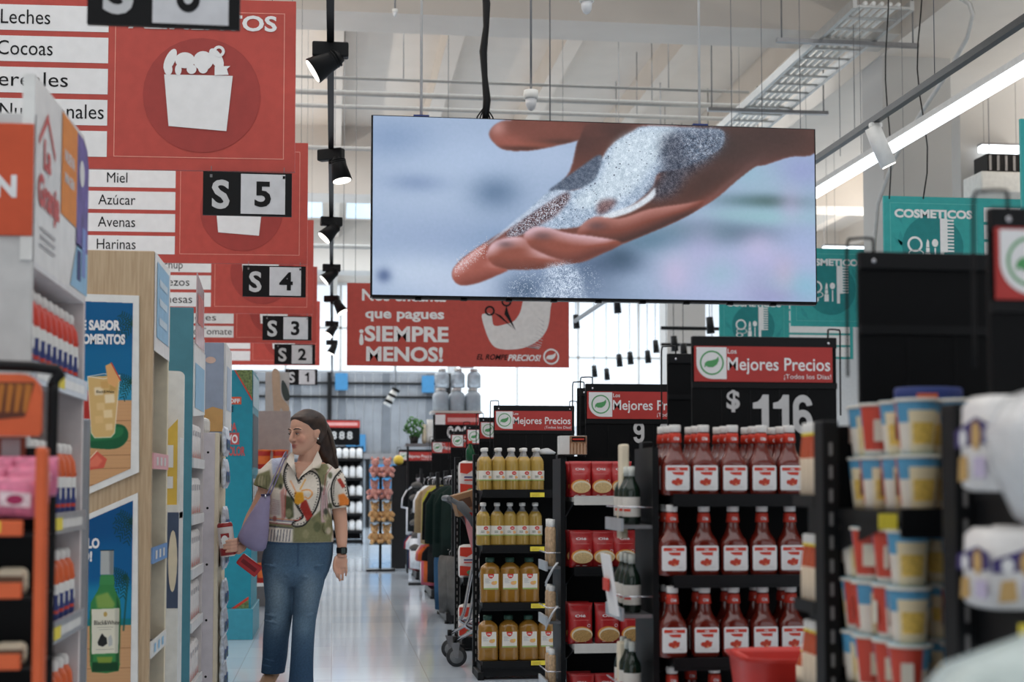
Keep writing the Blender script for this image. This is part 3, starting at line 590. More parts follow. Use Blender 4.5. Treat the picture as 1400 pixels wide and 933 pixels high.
# ================================================================ RIGHT SIDE: black end-of-aisle units and their goods
SLOT = mat('slot_light',(120,118,116),.6); PRICEW = mat('price_strip',(205,203,198),.4)
def end_unit(label, x0, x1, yf, yb, H, zs, rail_mats=None, lip=.035, foot=True, group='black end-of-aisle shelf units'):
    t = thing('shelf_unit', label, 'shelf', (x0, yb, 0), group); w = x1-x0; d = yb-yf
    for x in (0, w-.036):
        q = MB(); q.box(x,x+.036,-.06,0,0,H,BLACK,.003)
        for k in range(int(H/.05)-2): q.box(x+.014,x+.021,-.0612,-.0600,.08+k*.05,.108+k*.05,SLOT)
        q.build('upright', t)
    q = MB(); q.box(.045,w-.045,-.03,-.01,.1,H-.01,BLK2); q.build('back_panel', t)
    for i, z in enumerate(zs):
        rm = (rail_mats or {}).get(i, BLACK); q = MB()
        q.box(.03,w-.03,-d,-.03,z-.02,z,BLACK if rm is BLACK else rm); s = q.build('shelf', t)
        q = MB(); q.box(.03,w-.03,-d-.008,-d,z-lip,z+.006,rm); q.box(.03,w-.03,-d-.012,-d-.008,z-lip,z-lip+.006,rm); q.build('price_rail', s)
        for x in (.034,w-.046): q = MB(); q.add([(x,-.06,z-.09),(x,-.06,z-.02),(x,-d*.9,z-.02),(x+.006,-.06,z-.09),(x+.006,-.06,z-.02),(x+.006,-d*.9,z-.02)],[(0,1,2),(5,4,3),(0,3,4,1),(1,4,5,2),(2,5,3,0)],GREYM if rm is not BLACK else BLACK); q.build('bracket', s)
    if foot:
        q = MB(); q.box(.02,w-.02,-d,-.02,.02,.09,BLACK,.004); q.build('base', t)
        for x in (.0,w-.04):
            q = MB(); q.box(x,x+.04,-d-.02,-.0,.0,.05,BLACK,.004); q.build('foot', t)
    return t
def price_tag(x, y, z, label, w=.09, h=.028):
    o = MB().box(0,w,0,.003,0,h,YEL); 
    for k in range(3): o.rect(.008,w-.03,h*.2+k*h*.22,h*.2+k*h*.22+h*.08,-.0006,mat('tag_ink',(190,165,50)))
    return tag(o.build('price_tag',None,(x,y,z)), label, 'price tag', 'yellow shelf price tags')
def price_board(x, Y, ztop, label, digits=None, header=True, w=.535, bottom=.5, left_loop=True, digit_h=.13, hk=1.0):
    """black price board with the red header, wire loops at the top corners; x is its left edge"""
    t = thing('price_board', label, 'sign', (x, Y, ztop-bottom), 'black price boards over the units'); m = MB(); H = bottom
    m.box(0,w,-.008,.008,0,H,BLK2,.003); m.build('board', t)
    q = MB()
    for i in range(1,5): q.box(w*i/5-.0015,w*i/5+.0015,-.0095,-.008,.01,H-.19,BLACK)
    q.box(0,w,-.014,-.008,H-.185,H-.165,BLACK); q.box(0,w,-.016,.004,H-.04,H,BLACK,.003); q.build('ledge', t)
    if header:
        q = MB(); h1 = H-.036; h0 = h1-.127; hw = w-.024
        q.box(.006,.006+hw,-.0175,-.0145,h0,h1,mat('header_red',(176,54,50),.5))
        x0 = .014; s = .11; z1 = h1-.004; pts = [(x0,z1),(x0+s,z1),(x0+s,z1-.114)]+[(x0+.058-.058*math.sin(a),z1-.056-.058*math.cos(a)) for a in [i*math.pi/16 for i in range(9)]]
        q.poly(pts,-.0182,WHITE); q.leaf_badge(x0+s/2+.001,z1-.056,.044,-.0188,t=.13)
        q.text('Los', x0+s+.004, h1-.026, .0175, WHITE, -.0182, al='L', bold=.01)
        q.text('Mejores Precios', x0+s+.003, h0+.042, .046, WHITE, -.0182, al='L', w=hw-s-.02, bold=.012)
        q.text('¡Todos los Días!', hw, h0+.012, .0165, WHITE, -.0182, al='R', w=.175, bold=.0)
        q.build('header', t)
    if digits:
        q = MB()
        for s, xx, hh, zz in digits: q.digits(s, xx, zz, hh, mat('digit_grey',(200,200,200),.5), -.0105)
        q.build('price_digits', t)
    for x1 in (.06,w-.08): MB().box(x1,x1+.02,.009,.022,bottom-ztop,H*.7,BLACK).build('post', t)
    for s, x1 in ((1,.04),(-1,w-.04)):
        if s == 1 and not left_loop: continue
        q = MB(); e = x1-s*.008; q.tube(smooth_poly([(e,-.012,H-.022),(e,-.014,H+.02),(e-s*.005,-.01,H+.03),(e-s*.04,0,H+.03),(e-s*.052,.006,H+.022),(e-s*.053,.01,H-.05),(e-s*.053,.012,H-.28)],4,False),.0032,BLACK,6); q.ball((e,-.016,H-.022),.006,CHROME,8,5); q.build('wire_loop', t)
    return t

# ---- ketchup
KET = mat('ketchup',(104,32,22),.12,spec=.6,coat=.6,var=.05); KRED = mat('ketchup_band',(206,62,44),.4); CAPW = mat('cap_white',(228,226,222),.4)
def make_ketchup():
    t = thing('ketchup_bottle','x','bottle'); q = MB()
    prof = [(.036,0,3),(.0445,.004,5),(.0455,.012,5),(.0455,.095,5),(.0445,.108,4),(.041,.121,3),(.032,.134,2.4),(.0245,.15,2),(.0205,.170,2),(.0185,.188,2),(.0178,.212,2),(.0165,.214,2)]
    q.lathe(prof,KET,28,sy=.72); q.build('bottle',t)
    q = MB(); q.lathe([(.0225,.176),(.0199,.205),(.0192,.207)],KRED,22); q.text('Olé',0,.184,.0105,WHITE,-.0222,bold=.03,w=.019); q.build('neck_band',t)
    q = MB(); q.lathe([(.0175,.211),(.0195,.213),(.0198,.231),(.0185,.2345),(.002,.2347)],CAPW,22); q.build('cap',t)
    q = MB(); y = -.0336; r = .006
    pts = [(sx_*(.0405-r)+r*math.cos(a), zc+r*math.sin(a)) for sx_, zc, a0 in ((1,.094,0),(-1,.094,90),(-1,.024,180),(1,.024,270)) for a in [math.radians(a0+i*22.5) for i in range(5)]]
    q.poly(pts,y,WHITE,y+.002); q.rect(-.035,.035,.083,.0935,y-.0006,KRED); q.text('Olé',0,.0848,.007,WHITE,y-.001,bold=.03)
    q.poly([(-.02,.078),(.022,.079),(.021,.068),(-.006,.069),(-.014,.072)],y-.0006,KRED)
    tom = mat('tomato',(196,66,46),.5)
    for x,z,rr in ((-.012,.045,.009),(.001,.052,.008),(.008,.043,.0085),(-.003,.04,.008),(.013,.05,.005)): q.disc(x,z,rr,y-.0006-rr*.03,tom,rr*.85,12)
    q.disc(.003,.037,.004,y-.0011,mat('tomato_pale',(222,150,110)),None,10); q.rect(.014,.027,.0285,.0295,y-.0006,GRY); q.build('front_label',t)
    return t
KST = Stock(make_ketchup())
KY = 4.62; KXs = [ax(p,KY) for p in (922.5,961.4,1001,1040.5,1078.6)]
KZ = [az(678,KY,1000),az(787,KY,1000),az(898,KY,1000),az(1010,KY,1000)]
end_unit('black shelf unit stacked with red ketchup bottles under the $116 board', ax(876,4.9), ax(876,4.9)+.9, 4.55, 4.93, az(605,4.93,880), [KZ[3],KZ[2],KZ[1],KZ[0]])
SHN = ['on the top shelf','on the second shelf down','on the third shelf down','on the lowest visible shelf']
def kput(i, r, s, dx=0): 
    lab = ('ketchup bottle %s, %s from the left in the front row' % (SHN[s],ORD[i])) if r == 0 else ('ketchup bottle %s, %s behind the %s front bottle' % (SHN[s],('directly' if r == 1 else 'two places'),ORD[i]))
    KST.put((KXs[i]+dx, KY+r*.085, KZ[s]), lab, 'ketchup bottles on the black unit', random.uniform(-.03,.03))
for s in range(3):
    for i in range(5):
        dx = -.012 if (i == 0 and s > 0) else 0
        for r in range(3 if (s == 0 or i == 0) else 2): kput(i, r, s, dx*(1 if i == 0 else 0)) if not (s == 1 and i > 0 and r > 0) else None
for i, px in enumerate((895,911,947,968,1002)):
    KST.put((ax(px,KY+.1), KY+.1+(.05 if i in (0,2) else -.06), KZ[3]), 'ketchup bottle on the lowest visible shelf, %s red neck from the left' % ORD[i], 'ketchup bottles on the black unit')
p = at(945,460,4.95)
price_board(p.x,4.95,p.z,'black price board reading $ 116 above the ketchup, with red header',[('$',.125,.07,.5-.262),('1',.222,.14,.5-.348),('1',.297,.14,.5-.348),('6',.37,.14,.5-.348)],left_loop=False,bottom=.5)
p = at(912,484,5.6); price_board(p.x,5.6,p.z,'plain dark board just left behind the $116 board',None,False,bottom=.6)

# ---- pasta
PASR = mat('pasta_bag_red',(172,38,40),.32,coat=.3,var=.1,scale=30); PASC = mat('pasta_cream',(206,178,128),.6,var=.2,scale=160)
PASD = mat('pasta_twist',(176,140,86),.6,var=.35,scale=260)
def make_pasta(wd, ht, low):
    t = thing('pasta_bag','x','bag'); q = MB(); n = 22; rings = []
    for i in range(13):
        z = i/12; d = .034*(math.sin(math.pi*min(1,.12+z*1.02))**.55 if z < .9 else .32*(1-z)*10*.9+.06); w = wd/2*(1-.05*math.sin(math.pi*z)+(.03 if z > .92 else 0)); rings.append((0,0,z*ht,w,max(.004,d),3.2))
    q.loft(rings,PASR,n); q.build('bag',t)
    q = MB(); y = -.0355; a = wd*.44; zc = ht*(.3 if not low else .24)
    hz = ht*.17
    q.disc(0,zc,a,y,mat('pasta_rim',(226,150,70)),hz*1.12); q.disc(.003,zc-.002,a*.93,y-.0006,CREAM,hz*1.0); q.disc(.004,zc-.006,a*.86,y-.0012,PASD if low else PASC,hz*.85)
    q.text('Ornav' if False else 'Golpa' if False else 'Olé', -.004, ht*(.75 if not low else .66), ht*.062, WHITE, y+.001, bold=.02, w=wd*.42); q.rect(-wd*.3,wd*.3,ht*.64 if not low else ht*.58,ht*.648 if not low else ht*.588,y+.001,mat('pasta_pink',(214,130,124)))
    q.ring(wd*.3,ht*.45,ht*.03,ht*.038,y+.0005,WHITE,16); q.rect(-wd*.25,-wd*.1,ht*.05,ht*.06,y+.006,WHITE); q.rect(wd*.02,wd*.2,ht*.05,ht*.06,y+.006,WHITE); q.build('print_window',t)
    return t
PY = 6.2; kpx = PY/FPX
PZ = [az(680,PY,800),az(776,PY,800),az(880,PY,800),az(972,PY,800)]
end_unit('black shelf unit with red pasta bags on pale price rails', ax(762,6.4), ax(762,6.4)+.9, 6.13, 6.45, az(622,6.45,770), [PZ[3],PZ[2],PZ[1],PZ[0]], {1:PRICEW,3:PRICEW}, lip=.034)
pasA = Stock(make_pasta(.098,.158,False)); pasB = Stock(make_pasta(.108,.162,False)); pasC = Stock(make_pasta(.112,.178,True))
PG = 'red pasta bags on the black unit'
for stk, s, xs in ((pasA,0,(793,822,848)),(pasB,1,(794,824,852)),(pasC,2,(792,829,862)),(pasB,3,(795,828,858))):
    for i, px in enumerate(xs):
        for r in range(2 if i == 0 else 1):
            row = ('top','second','third','lowest')[s]
            stk.put((ax(px,PY)-.004*r,PY-.0+r*.075,PZ[s]), ('red pasta bag on the %s shelf, %s from the left' % (row,ORD[i])) if r == 0 else 'red pasta bag on the %s shelf tucked behind the leftmost bag' % row, PG, random.uniform(-.12,.1))
p = at(800,525,6.5); price_board(p.x,6.5,p.z,'black price board with the digit 9 above the pasta bags',[('9',.225,.1,.5-.275),('9',.35,.1,.5-.275)],bottom=.5)
p = at(789,531,6.9); price_board(p.x,6.9,p.z,'dark board peeking out left behind the pasta price board',None,False,bottom=.5)
a, b = at(763,622,6.42), at(802,600,6.42); t = thing('photo_carton','white carton with a food photo standing on top of the pasta unit','box',(a.x,6.42,a.z)); MB().box(0,.125,-.05,.02,0,.085,PLW,.002).build('carton',t); q = MB(); q.rect(.045,.124,.001,.084,-.0506,mat('carton_photo',(150,110,80),.5,var=.35,scale=60)); q.rect(.055,.118,.058,.08,-.0512,INK); q.rect(.058,.112,.066,.073,-.0518,KRED)
for k in range(5): q.poly([(.05+k*.015,.002),(.06+k*.015,.002),(.058+k*.015,.05),(.053+k*.015,.052)],-.0512,mat('carton_figs',(196,168,140)))
q.build('photo_print',t)

# ---- cooking oil
OIL = mat('oil_glass',(232,192,92),.06,trans=.5,var=0,spec=.5,coat=.4); OILJ = mat('oil_jug',(196,142,58),.06,trans=.45,var=0,spec=.5,coat=.4); CLR = mat('clear_plastic',(220,222,224),.08,trans=.7,var=0); OLBL = mat('oil_label',(222,218,208),.5); OGRN = mat('label_green',(150,170,90)); OPINK = mat('label_food',(226,170,110)); GCAP = mat('cap_green',(38,74,62),.4)
def make_oil():
    t = thing('oil_bottle','x','bottle'); q = MB(); pr = [(.033,0),(.0385,.004)]
    for k in range(4): pr += [(.0395,.012+k*.012),(.0375,.018+k*.012)]
    pr += [(.039,.062),(.039,.125),(.0375,.13)]
    for k in range(3): pr += [(.0395,.137+k*.013),(.037,.143+k*.013)]
    pr += [(.038,.178),(.033,.198),(.023,.214),(.0145,.226)]
    lv = len(pr)
    pr += [(.0125,.24),(.0125,.252),(.004,.2525)]
    q.lathe(pr,lambda i,k: OIL if pr[i][1] < .2 else CLR,22,sq=2.3); q.build('bottle',t)
    q = MB(); q.lathe([(.0145,.247),(.0175,.25),(.0175,.266),(.014,.27),(.001,.271)],CAPW,18); q.build('cap',t)
    q = MB(); a0, a1 = -math.pi*.92,-math.pi*.08; q.lathe([(.0402,.062),(.0402,.125)],OLBL,18,a0=a0,a1=a1,sq=2.3); q.lathe([(.0406,.062),(.0406,.069)],OGRN,18,a0=a0,a1=a1,sq=2.3)
    q.disc(.008,.110,.0125,-.0408,mat('oil_red',(200,56,44)),.0115,16); q.text('Olé',.008,.1065,.006,WHITE,-.0412,bold=.03); q.disc(.017,.084,.012,-.039,OPINK,.009,12)
    for k in range(2): q.rect(-.02,.0,.09-k*.008,.093-k*.008,-.0409,mat('label_ink',(90,110,90)))
    q.build('label',t); return t
def make_jug():
    t = thing('oil_jug','x','bottle'); q = MB(); pr = [(.05,0,3),(.0585,.005,4),(.0585,.014,4),(.057,.018,4)]
    for k in range(3): pr += [(.059,.026+k*.016,4),(.0565,.034+k*.016,4)]
    pr += [(.059,.08,4),(.059,.185,4),(.057,.196,3.4),(.058,.208,3),(.052,.226,2.6),(.036,.242,2.2),(.022,.25,2),(.02,.262,2),(.004,.263,2)]
    q.lathe(pr,OILJ,26,sy=.9); q.build('bottle',t)
    q = MB(); q.lathe([(.021,.252),(.0265,.255),(.0265,.278),(.024,.282),(.001,.283)],GCAP,20); q.build('cap',t)
    q = MB(); y = -.0545; q.rect(-.043,.043,.085,.182,y,OLBL); q.rect(-.043,.043,.085,.094,y-.0004,OGRN); q.poly([(-.018+.018*math.cos(a)+.018,.18+.027*math.sin(a)) for a in [math.pi+i*math.pi/12 for i in range(13)]]+[(.018,.182),(-.018,.182)],y-.0006,mat('oil_red',(200,56,44)),None); q.text('Olé',.0,.164,.01,WHITE,y-.001,bold=.03)
    for k in range(4): q.rect(-.035,-.012+(k%2)*.008,.15-k*.008,.153-k*.008,y-.0006,GRY)
    q.disc(.018,.125,.017,y-.0006,OPINK,.012,14); q.disc(.028,.131,.008,y-.0009,mat('oil_yel',(226,190,90)),None,10); q.build('label',t); return t
OY = 8.95; OZ = [az(p_,OY,690) for p_ in (671,746,824,903)]
end_unit('black shelf unit of cooking oil bottles standing by the aisle', ax(648,9.1), ax(648,9.1)+.9, 8.86, 9.2, az(622,9.2,660), [OZ[3],OZ[2],OZ[1],OZ[0]], lip=.045)
oil = Stock(make_oil()); jug = Stock(make_jug()); OG = 'cooking oil bottles on the black unit'
for s, xs in ((0,(663,682,700,716.5,734)),(1,(660.5,679.5,697,714,731.5))):
    for i, px in enumerate(xs):
        for r in range(2 if s == 0 else 1): oil.put((ax(px,OY),OY+r*.083,OZ[s]),('clear oil bottle, %s shelf, %s from the left in front' % (('top','second')[s],ORD[i])) if r == 0 else 'clear oil bottle on the top shelf, behind the %s front bottle' % ORD[i],OG,random.uniform(-.15,.15),(1.14,1.1,1))
for s, xs in ((2,(670,697,723)),(3,(667,695,722,748))):
    for i, px in enumerate(xs): jug.put((ax(px,OY),OY,OZ[s]),'large amber oil jug with green cap on the %s shelf, %s from the left' % (('third','bottom')[s-2],ORD[i]),'amber oil jugs on the black unit',random.uniform(-.06,.06),(1.08,1,1))
for i, (px, py) in enumerate(((734,676),(734,750),(735,828),(735,906))): price_tag(ax(px,8.84)-.042,8.842,az(py,8.84,734)-.018,'yellow price tag on the oil unit, under the %s row of bottles' % ORD[i])
p = at(676,554,9.2); price_board(p.x,9.25,p.z,'price board with red header above the cooking oil',None,bottom=.5)
p = at(743,626,9.2); q = MB(); q.loft([(.0,0,0,.05,.03),(.005,0,.012,.055,.035),(-.01,0,.03,.04,.02),(.0,0,.04,.01,.01)],mat('crumpled_bag',(190,192,194),.25),12); tag(q.build('plastic_scrap',None,(p.x,9.05,az(622,9.2,660))),'crumpled white plastic scrap on top of the oil unit at right','scrap')

# ---- side racks hung on the left flank of the pasta and ketchup units (bottles facing the aisle)
def side_rack(label, x, y0, y1, zs, top, zl, D=.1):
    t = thing('side_rack',label,'rack',(x,y0,zl),'narrow racks on unit flanks'); q = MB()
    q.box(.0,.02,0,y1-y0,0,top-zl,BLACK); q.build('back_panel',t)
    for i,z in enumerate(zs):
        q = MB(); q.box(-D,0,.01,y1-y0-.01,z-.012-zl,z-zl,GREYM); q.box(-D-.006,-D+.002,.0,y1-y0,z-.02-zl,z+.022-zl,SILV); q.build('shelf',t)
        q = MB(); q.tube([(-D,.0,z+.06-zl),(-.0,.0,z+.06-zl)],.003,CHROME,6); q.tube([(-D,.0,z+.06-zl),(-D,y1-y0,z+.06-zl)],.003,CHROME,6); q.build('guard_wire',t)
    return t
WG = mat('dark_green_glass',(22,40,30),.08,coat=.4,var=0); WLB = mat('wine_label',(216,212,204),.5)
def make_wine():
    t = thing('dark_bottle','x','bottle'); q = MB(); q.lathe([(.03,0),(.034,.004),(.034,.125),(.031,.14),(.018,.165),(.0125,.18),(.0125,.215),(.004,.216)],WG,18); q.build('bottle',t)
    q = MB(); q.lathe([(.0345,.03),(.0345,.105)],WLB,14,a0=-math.pi*1.25,a1=-math.pi*.1); q.lathe([(.0347,.05),(.0347,.06)],KRED,10,a0=-math.pi*.9,a1=-math.pi*.6); q.build('label',t)
    q = MB(); q.lathe([(.0135,.185),(.0138,.222),(.001,.223)],mat('foil_pale',(200,204,196),.35),14); q.build('foil_cap',t); return t
xk = ax(876,4.9)-.022
kz = [az(p_,4.85,850) for p_ in (716,833,950)]
side_rack('narrow rack of dark bottles on the left flank of the ketchup unit', xk, 4.62, 4.9, kz, 1.34, .0)
wine = Stock(make_wine()); WGp = 'dark bottles with pale labels on the flank rack'
for s,z in enumerate(kz):
    for i in range(3): wine.put((xk-.05,4.72+i*.075,z),'dark bottle, %s flank shelf by the ketchup, %s from the front' % (('upper','middle','lower')[s],ORD[i]),WGp,scale=(.88,.88,.88))
cb = MB(); cb.box(-.014,.014,-.03,.03,0,.19,CREAM,.006); cb.rect(-.01,.01,.03,.1,-.0305,mat('pack_print',(206,196,160)))
o = cb.build('carton_pack'); tag(o,'x','carton'); cst = Stock(o)
for i,(px,py,h,s) in enumerate(((846,692,1.12,'above the upper flank shelf, topmost beige carton'),(844,736,.6,'beneath the upper flank shelf, short beige carton'),(843,945,.9,'at the bottom of the flank rack, lowest beige carton'))):
    cst.put((ax(px+4,4.86),4.83,az(py,4.86,px)),'beige carton hanging %s' % s,'beige cartons by the flank rack',0,(1,1,h))
o = MB(); o.add([(0,0,0),(.0,.13,.0),(-.03,.13,.2),(-.03,0,.2),(.01,0,0),(.01,.13,.0),(-.02,.13,.2),(-.02,0,.2)],[(0,3,2,1),(4,5,6,7),(0,4,7,3),(1,2,6,5),(0,1,5,4),(3,7,6,2)],WHITE); 
o.box(-.025,-.02,.02,.11,.08,.12,KRED); tag(o.build('hanging_sign_card',None,(ax(839,4.6)-.0,4.56,az(842,4.6,840))),'white hanging price card curling off the middle flank shelf','card')
xp = ax(762,6.4)-.022; pz = [az(p_,6.35,750) for p_ in (772,845,930)]
side_rack('narrow rack of jars on the left flank of the pasta unit', xp, 6.17, 6.4, pz, 1.33, .0, .06)
q = MB(); q.lathe([(.03,0,4),(.034,.003,4),(.034,.16,4),(.028,.17,3),(.02,.18,2),(.004,.181,2)],mat('nut_jar',(190,160,126),.4,var=.35,scale=60),16); q.lathe([(.03,.172),(.03,.205),(.002,.206)],PLW,16); o = tag(q.build('nut_pack'),'x','pack'); nst = Stock(o)
for s,z in enumerate(pz):
    for i in range(2): nst.put((xp-.032,6.22+i*.08,z),'beige pack on the %s flank shelf by the pasta, %s from the front' % (('upper','middle','lower')[s],ORD[i]),'beige packs on the pasta flank rack',scale=(.5,.6,1.0 if s == 0 else .75))
for k,(py,lb) in enumerate(((690,'silver price card curling out above the oil, upper one by the pasta upright'),(806,'silver price strip curling out beside the oil jugs'))):
    p = at(757,py,6.16); q = MB(); pts = [(0,0,.0),(-.02,-.01,-.02),(-.045,-.01,-.06),(-.055,0,-.1)]
    q.tube(smooth_poly(pts,4,False),[(.045,.002)]*13 if False else .004,SILV,6); q.add([(0,0,0),(-.02,0,-.03),(-.05,0,-.09),(-.05,.06,-.09),(-.02,.06,-.03),(0,.06,0)],[(0,1,4,5),(1,2,3,4)],SILV); tag(q.build('price_card',None,(xp-.02,6.12,pz[0]+.02 if k == 0 else pz[1]+.07)),lb,'card')

# ---- instant noodle cups (near, out of focus)
CUPW = mat('cup_white',(222,212,198),.45); CUPB = mat('cup_blue',(84,150,186),.45); CUPR = mat('cup_red',(196,70,52),.45); CUPY = mat('cup_food',(224,186,90),.5,var=.2,scale=120); CUPC = mat('cup_cream',(228,210,172),.5)
def make_cup():
    t = thing('noodle_cup','x','cup'); q = MB(); f = lambda z: .0305+.0105*z/.105
    zs = [0,.012,.02,.035,.05,.062,.074,.086,.096,.105]; n = 32
    def mm(i, k):
        if k < 8 or k > 29: return CUPR if zs[i] > .004 else CUPW
        z = zs[i]
        if z >= .086: return CUPB
        if 13 <= k <= 19 and .02 <= z < .062: return CUPY
        if 12 <= k <= 20 and z < .08: return CUPC
        if 22 <= k <= 28: return CUPY if .035 <= z < .06 else CUPC
        return CUPB if z >= .062 else CUPW
    q.lathe([(f(z),z) for z in zs],mm,n,a0=0,a1=2*math.pi); q.lathe([(f(.105)+.0025,.103),(f(.105)+.0035,.106),(f(.105)+.002,.1085)],CUPW,n); q.build('cup',t)
    q = MB(); q.lathe([(.0425,.1085),(.0425,.1095),(.001,.110)],mat('cup_lid',(150,190,205),.4),24); q.build('lid',t)
    q = MB(); q.M = Matrix.Rotation(math.radians(135),4,'Z'); q.rect(.0-.012,.012,.03,.075,-.039,mat('facts_panel',(214,206,190))); 
    q.build('facts_panel',t); return t
cups = Stock(make_cup()); CG = 'noodle cups on the near black unit'
NX = 1.0; nz = [az(698,2.75,1200),az(932,2.72,1200)]
end_unit('black shelf unit of noodle cups, near the right foreground', ax(1116,2.98), ax(1116,2.98)+.62, 2.6, 3.0, az(577,3.0,1125), [.3,.62,nz[1]-.03,nz[0]], lip=.05)
xc = ax(1250,2.68)
for s,(z,n) in enumerate(((nz[0],2),(nz[1]-.03,3))):
    for d in range(4):
        for k in range(n):
            cups.put((xc+(.0,.004,-.006,.003)[d]+(-.02 if s else 0),2.67+d*.088,z+k*.1105),'noodle cup, %s shelf, stack %s, %s cup' % (('upper','lower')[s],('nearest the camera','second from the camera','third from the camera','at the back')[d],('bottom','second','third')[k] if not (k == n-1) else 'topmost'),CG,(math.radians(random.choice((50,62,78,90) if s == 0 else (62,78,110,135,195,215))) if not (d == 2 and k == 1 and s == 0) else math.radians(205)))
        if d < 3:
            for k in range(n): cups.put((xc+.09,2.67+d*.088,z+k*.1105),'noodle cup, right column of %s shelf, %s from camera, %s' % (('upper','lower')[s],ORD[d],('bottom','second','third')[k] if k < n-1 else 'topmost'),CG,math.radians(random.choice((40,70,90,-40))))
price_tag(ax(1222,2.58)-.03,2.583,az(710,2.58,1210)-.02,'yellow price tag on the upper noodle shelf edge',.036,.03)
a = at(1172,345,3.05); price_board(a.x,3.05,a.z,'plain black board with wire loop above the noodle cups',None,False,w=.56,bottom=.5)
a = at(1232,545,2.9); q = MB(); q.lathe([(.05,0),(.052,.004),(.052,.03),(.05,.034),(.001,.034)],NAVY,20,sx=1.4); q.lathe([(.053,.008),(.053,.02)],ORA,8,a0=-2.2,a1=-1.6,sx=1.4); tag(q.build('snack_tub',None,(ax(1270,2.86),2.86,nz[0]+.2205)),'dark blue tub with orange mark standing atop the noodle cups','tub')
# orange-capped sauce bottles hung on the noodle unit's flank
def make_sauce():
    t = thing('sauce_bottle','x','bottle'); q = MB(); q.lathe([(.02,0),(.0235,.004),(.0235,.09),(.019,.115),(.014,.135),(.012,.15),(.003,.151)],mat('sauce',(190,84,50),.2,coat=.3),18); q.build('bottle',t); q = MB(); q.lathe([(.024,.012),(.024,.088)],mat('sauce_label',(214,196,172)),18); q.build('label',t); q = MB(); q.lathe([(.0145,.138),(.0155,.14),(.0155,.156),(.012,.16),(.001,.161)],CAPW,16); q.lathe([(.0158,.134),(.0158,.14)],YEL,16); q.build('cap',t); return t
sau = Stock(make_sauce()); xs_ = ax(1107,3.08)+.004
t = thing('side_rack','thin rack of sauce bottles on the left flank of the noodle unit','rack',(xs_-.0,2.99,0),'narrow racks on unit flanks'); MB().box(.018,.026,.02,.17,0,1.32,BLACK).build('back_panel',t)
SZ = [az(688,2.85,1105),az(830,2.85,1105)-.02,az(972,2.85,1105)]
for z in SZ: q = MB(); q.box(-.016,.02,.03,.17,z-.01,z,GREYM); q.box(-.018,-.015,.03,.17,z-.012,z+.015,BLACK); q.build('shelf',t)
for s,z in enumerate(SZ):
    for i in range(3): sau.put((xs_,3.05+i*.035,z),'orange sauce bottle, %s noodle flank shelf, %s from the front' % (('upper','middle','lower')[s],ORD[i]),'sauce bottles on the noodle flank rack',scale=(.55,.55,1.1 if s == 0 else 1))
# red plastic display bin in front of the ketchup
t = thing('plastic_bin','red plastic bin rising in front of the ketchup shelves at the bottom','bin',(ax(1085,4.0),4.0,0)); q = MB()
n = 28; rr = [(.0,.155,.0),(.3,.165,0),(.62,.19,.0),(.69,.2,0),(.705,.215,0),(.705,.2,0),(.69,.188,0),(.3,.15,0),(.03,.14,0)]
zt_ = az(893,4.0,1080)
q.lathe([(r*.9,z/.705*zt_) for z,r,_ in rr],mat('bin_red',(196,52,44),.35),n,sq=4,sy=.8); q.build('bin_body',t)
q = MB(); q.tube([(-.17,-.1,zt_-.005),(-.185,0,zt_+.006),(-.17,.1,zt_-.005)],.008,mat('bin_red',(196,52,44)),8); q.build('handle',t)
o = sau.put((ax(1100,3.8),3.78,az(944,3.8,1100)),'pale capped bottle with yellow collar standing before the red bin','loose sauce bottle',0,(1.5,1.5,.8)); del o['group']
tag(MB().box(-.12,.1,-.07,.06,0,az(944,3.8,1100)-.0,BLACK,.01).build('low_plinth',None,(ax(1100,3.8),3.78,0)),'low black plinth under the pale capped bottle by the bin','plinth')

# ---- white packs (nearest unit) and clear bags
WZ = [az(672,2.12,1350),az(828,2.12,1350)]
t = end_unit('nearest black shelf unit with white wrapped packs at the right border', ax(1292,2.4), ax(1292,2.4)+.62, 2.0, 2.42, 1.36, [.35,WZ[1],WZ[0]], lip=.045)
TP = mat('tissue_wrap',(226,224,222),.3,coat=.2); PUR = mat('wrap_purple',(58,46,108),.4,var=.2,scale=50); GOLD = mat('wrap_gold',(196,160,100),.4)
def make_pack():
    t = thing('tissue_pack','x','pack'); q = MB(); w, h, d = .046, .128, .06
    q.loft([(0,0,0,w*.8,d*.8,3),(0,0,.006,w,d,4),(0,0,h*.45,w*1.02,d*1.02,4),(0,0,h*.9,w,d,3.6),(0,0,h,w*.8,d*.78,3)],TP,24); q.build('wrap',t)
    q = MB(); y = -.0622
    q.poly([(-.044,h*.46),(.044,h*.5),(.044,h*.68),(.01,h*.76),(-.044,h*.62)],y,PUR); q.disc(.012,h*.58,.014,y-.0006,GOLD,.02,14); q.disc(-.02,h*.55,.01,y-.0006,WHITE,.012,12); q.poly([(-.035,h*.1),(-.005,h*.12),(-.008,h*.38),(-.03,h*.36)],y,GOLD); q.rect(.005,.035,h*.14,h*.36,y,mat('wrap_lilac',(190,180,206))); q.M = Matrix.Translation((-.0478,0,0))@Matrix.Rotation(-math.pi/2,4,'Z'); y = 0; q.poly([(-.055,h*.46),(.06,h*.5),(.06,h*.7),(.02,h*.78),(-.055,h*.64)],y,PUR); q.disc(.02,h*.58,.016,y-.0006,GOLD,.02,14); q.disc(-.025,h*.56,.012,y-.0006,WHITE,.013,12); q.poly([(-.045,h*.1),(-.01,h*.12),(-.012,h*.38),(-.04,h*.36)],y,GOLD); q.rect(.01,.05,h*.14,h*.36,y,mat('wrap_lilac',(190,180,206)))
    q.build('print',t); return t
tp = Stock(make_pack())
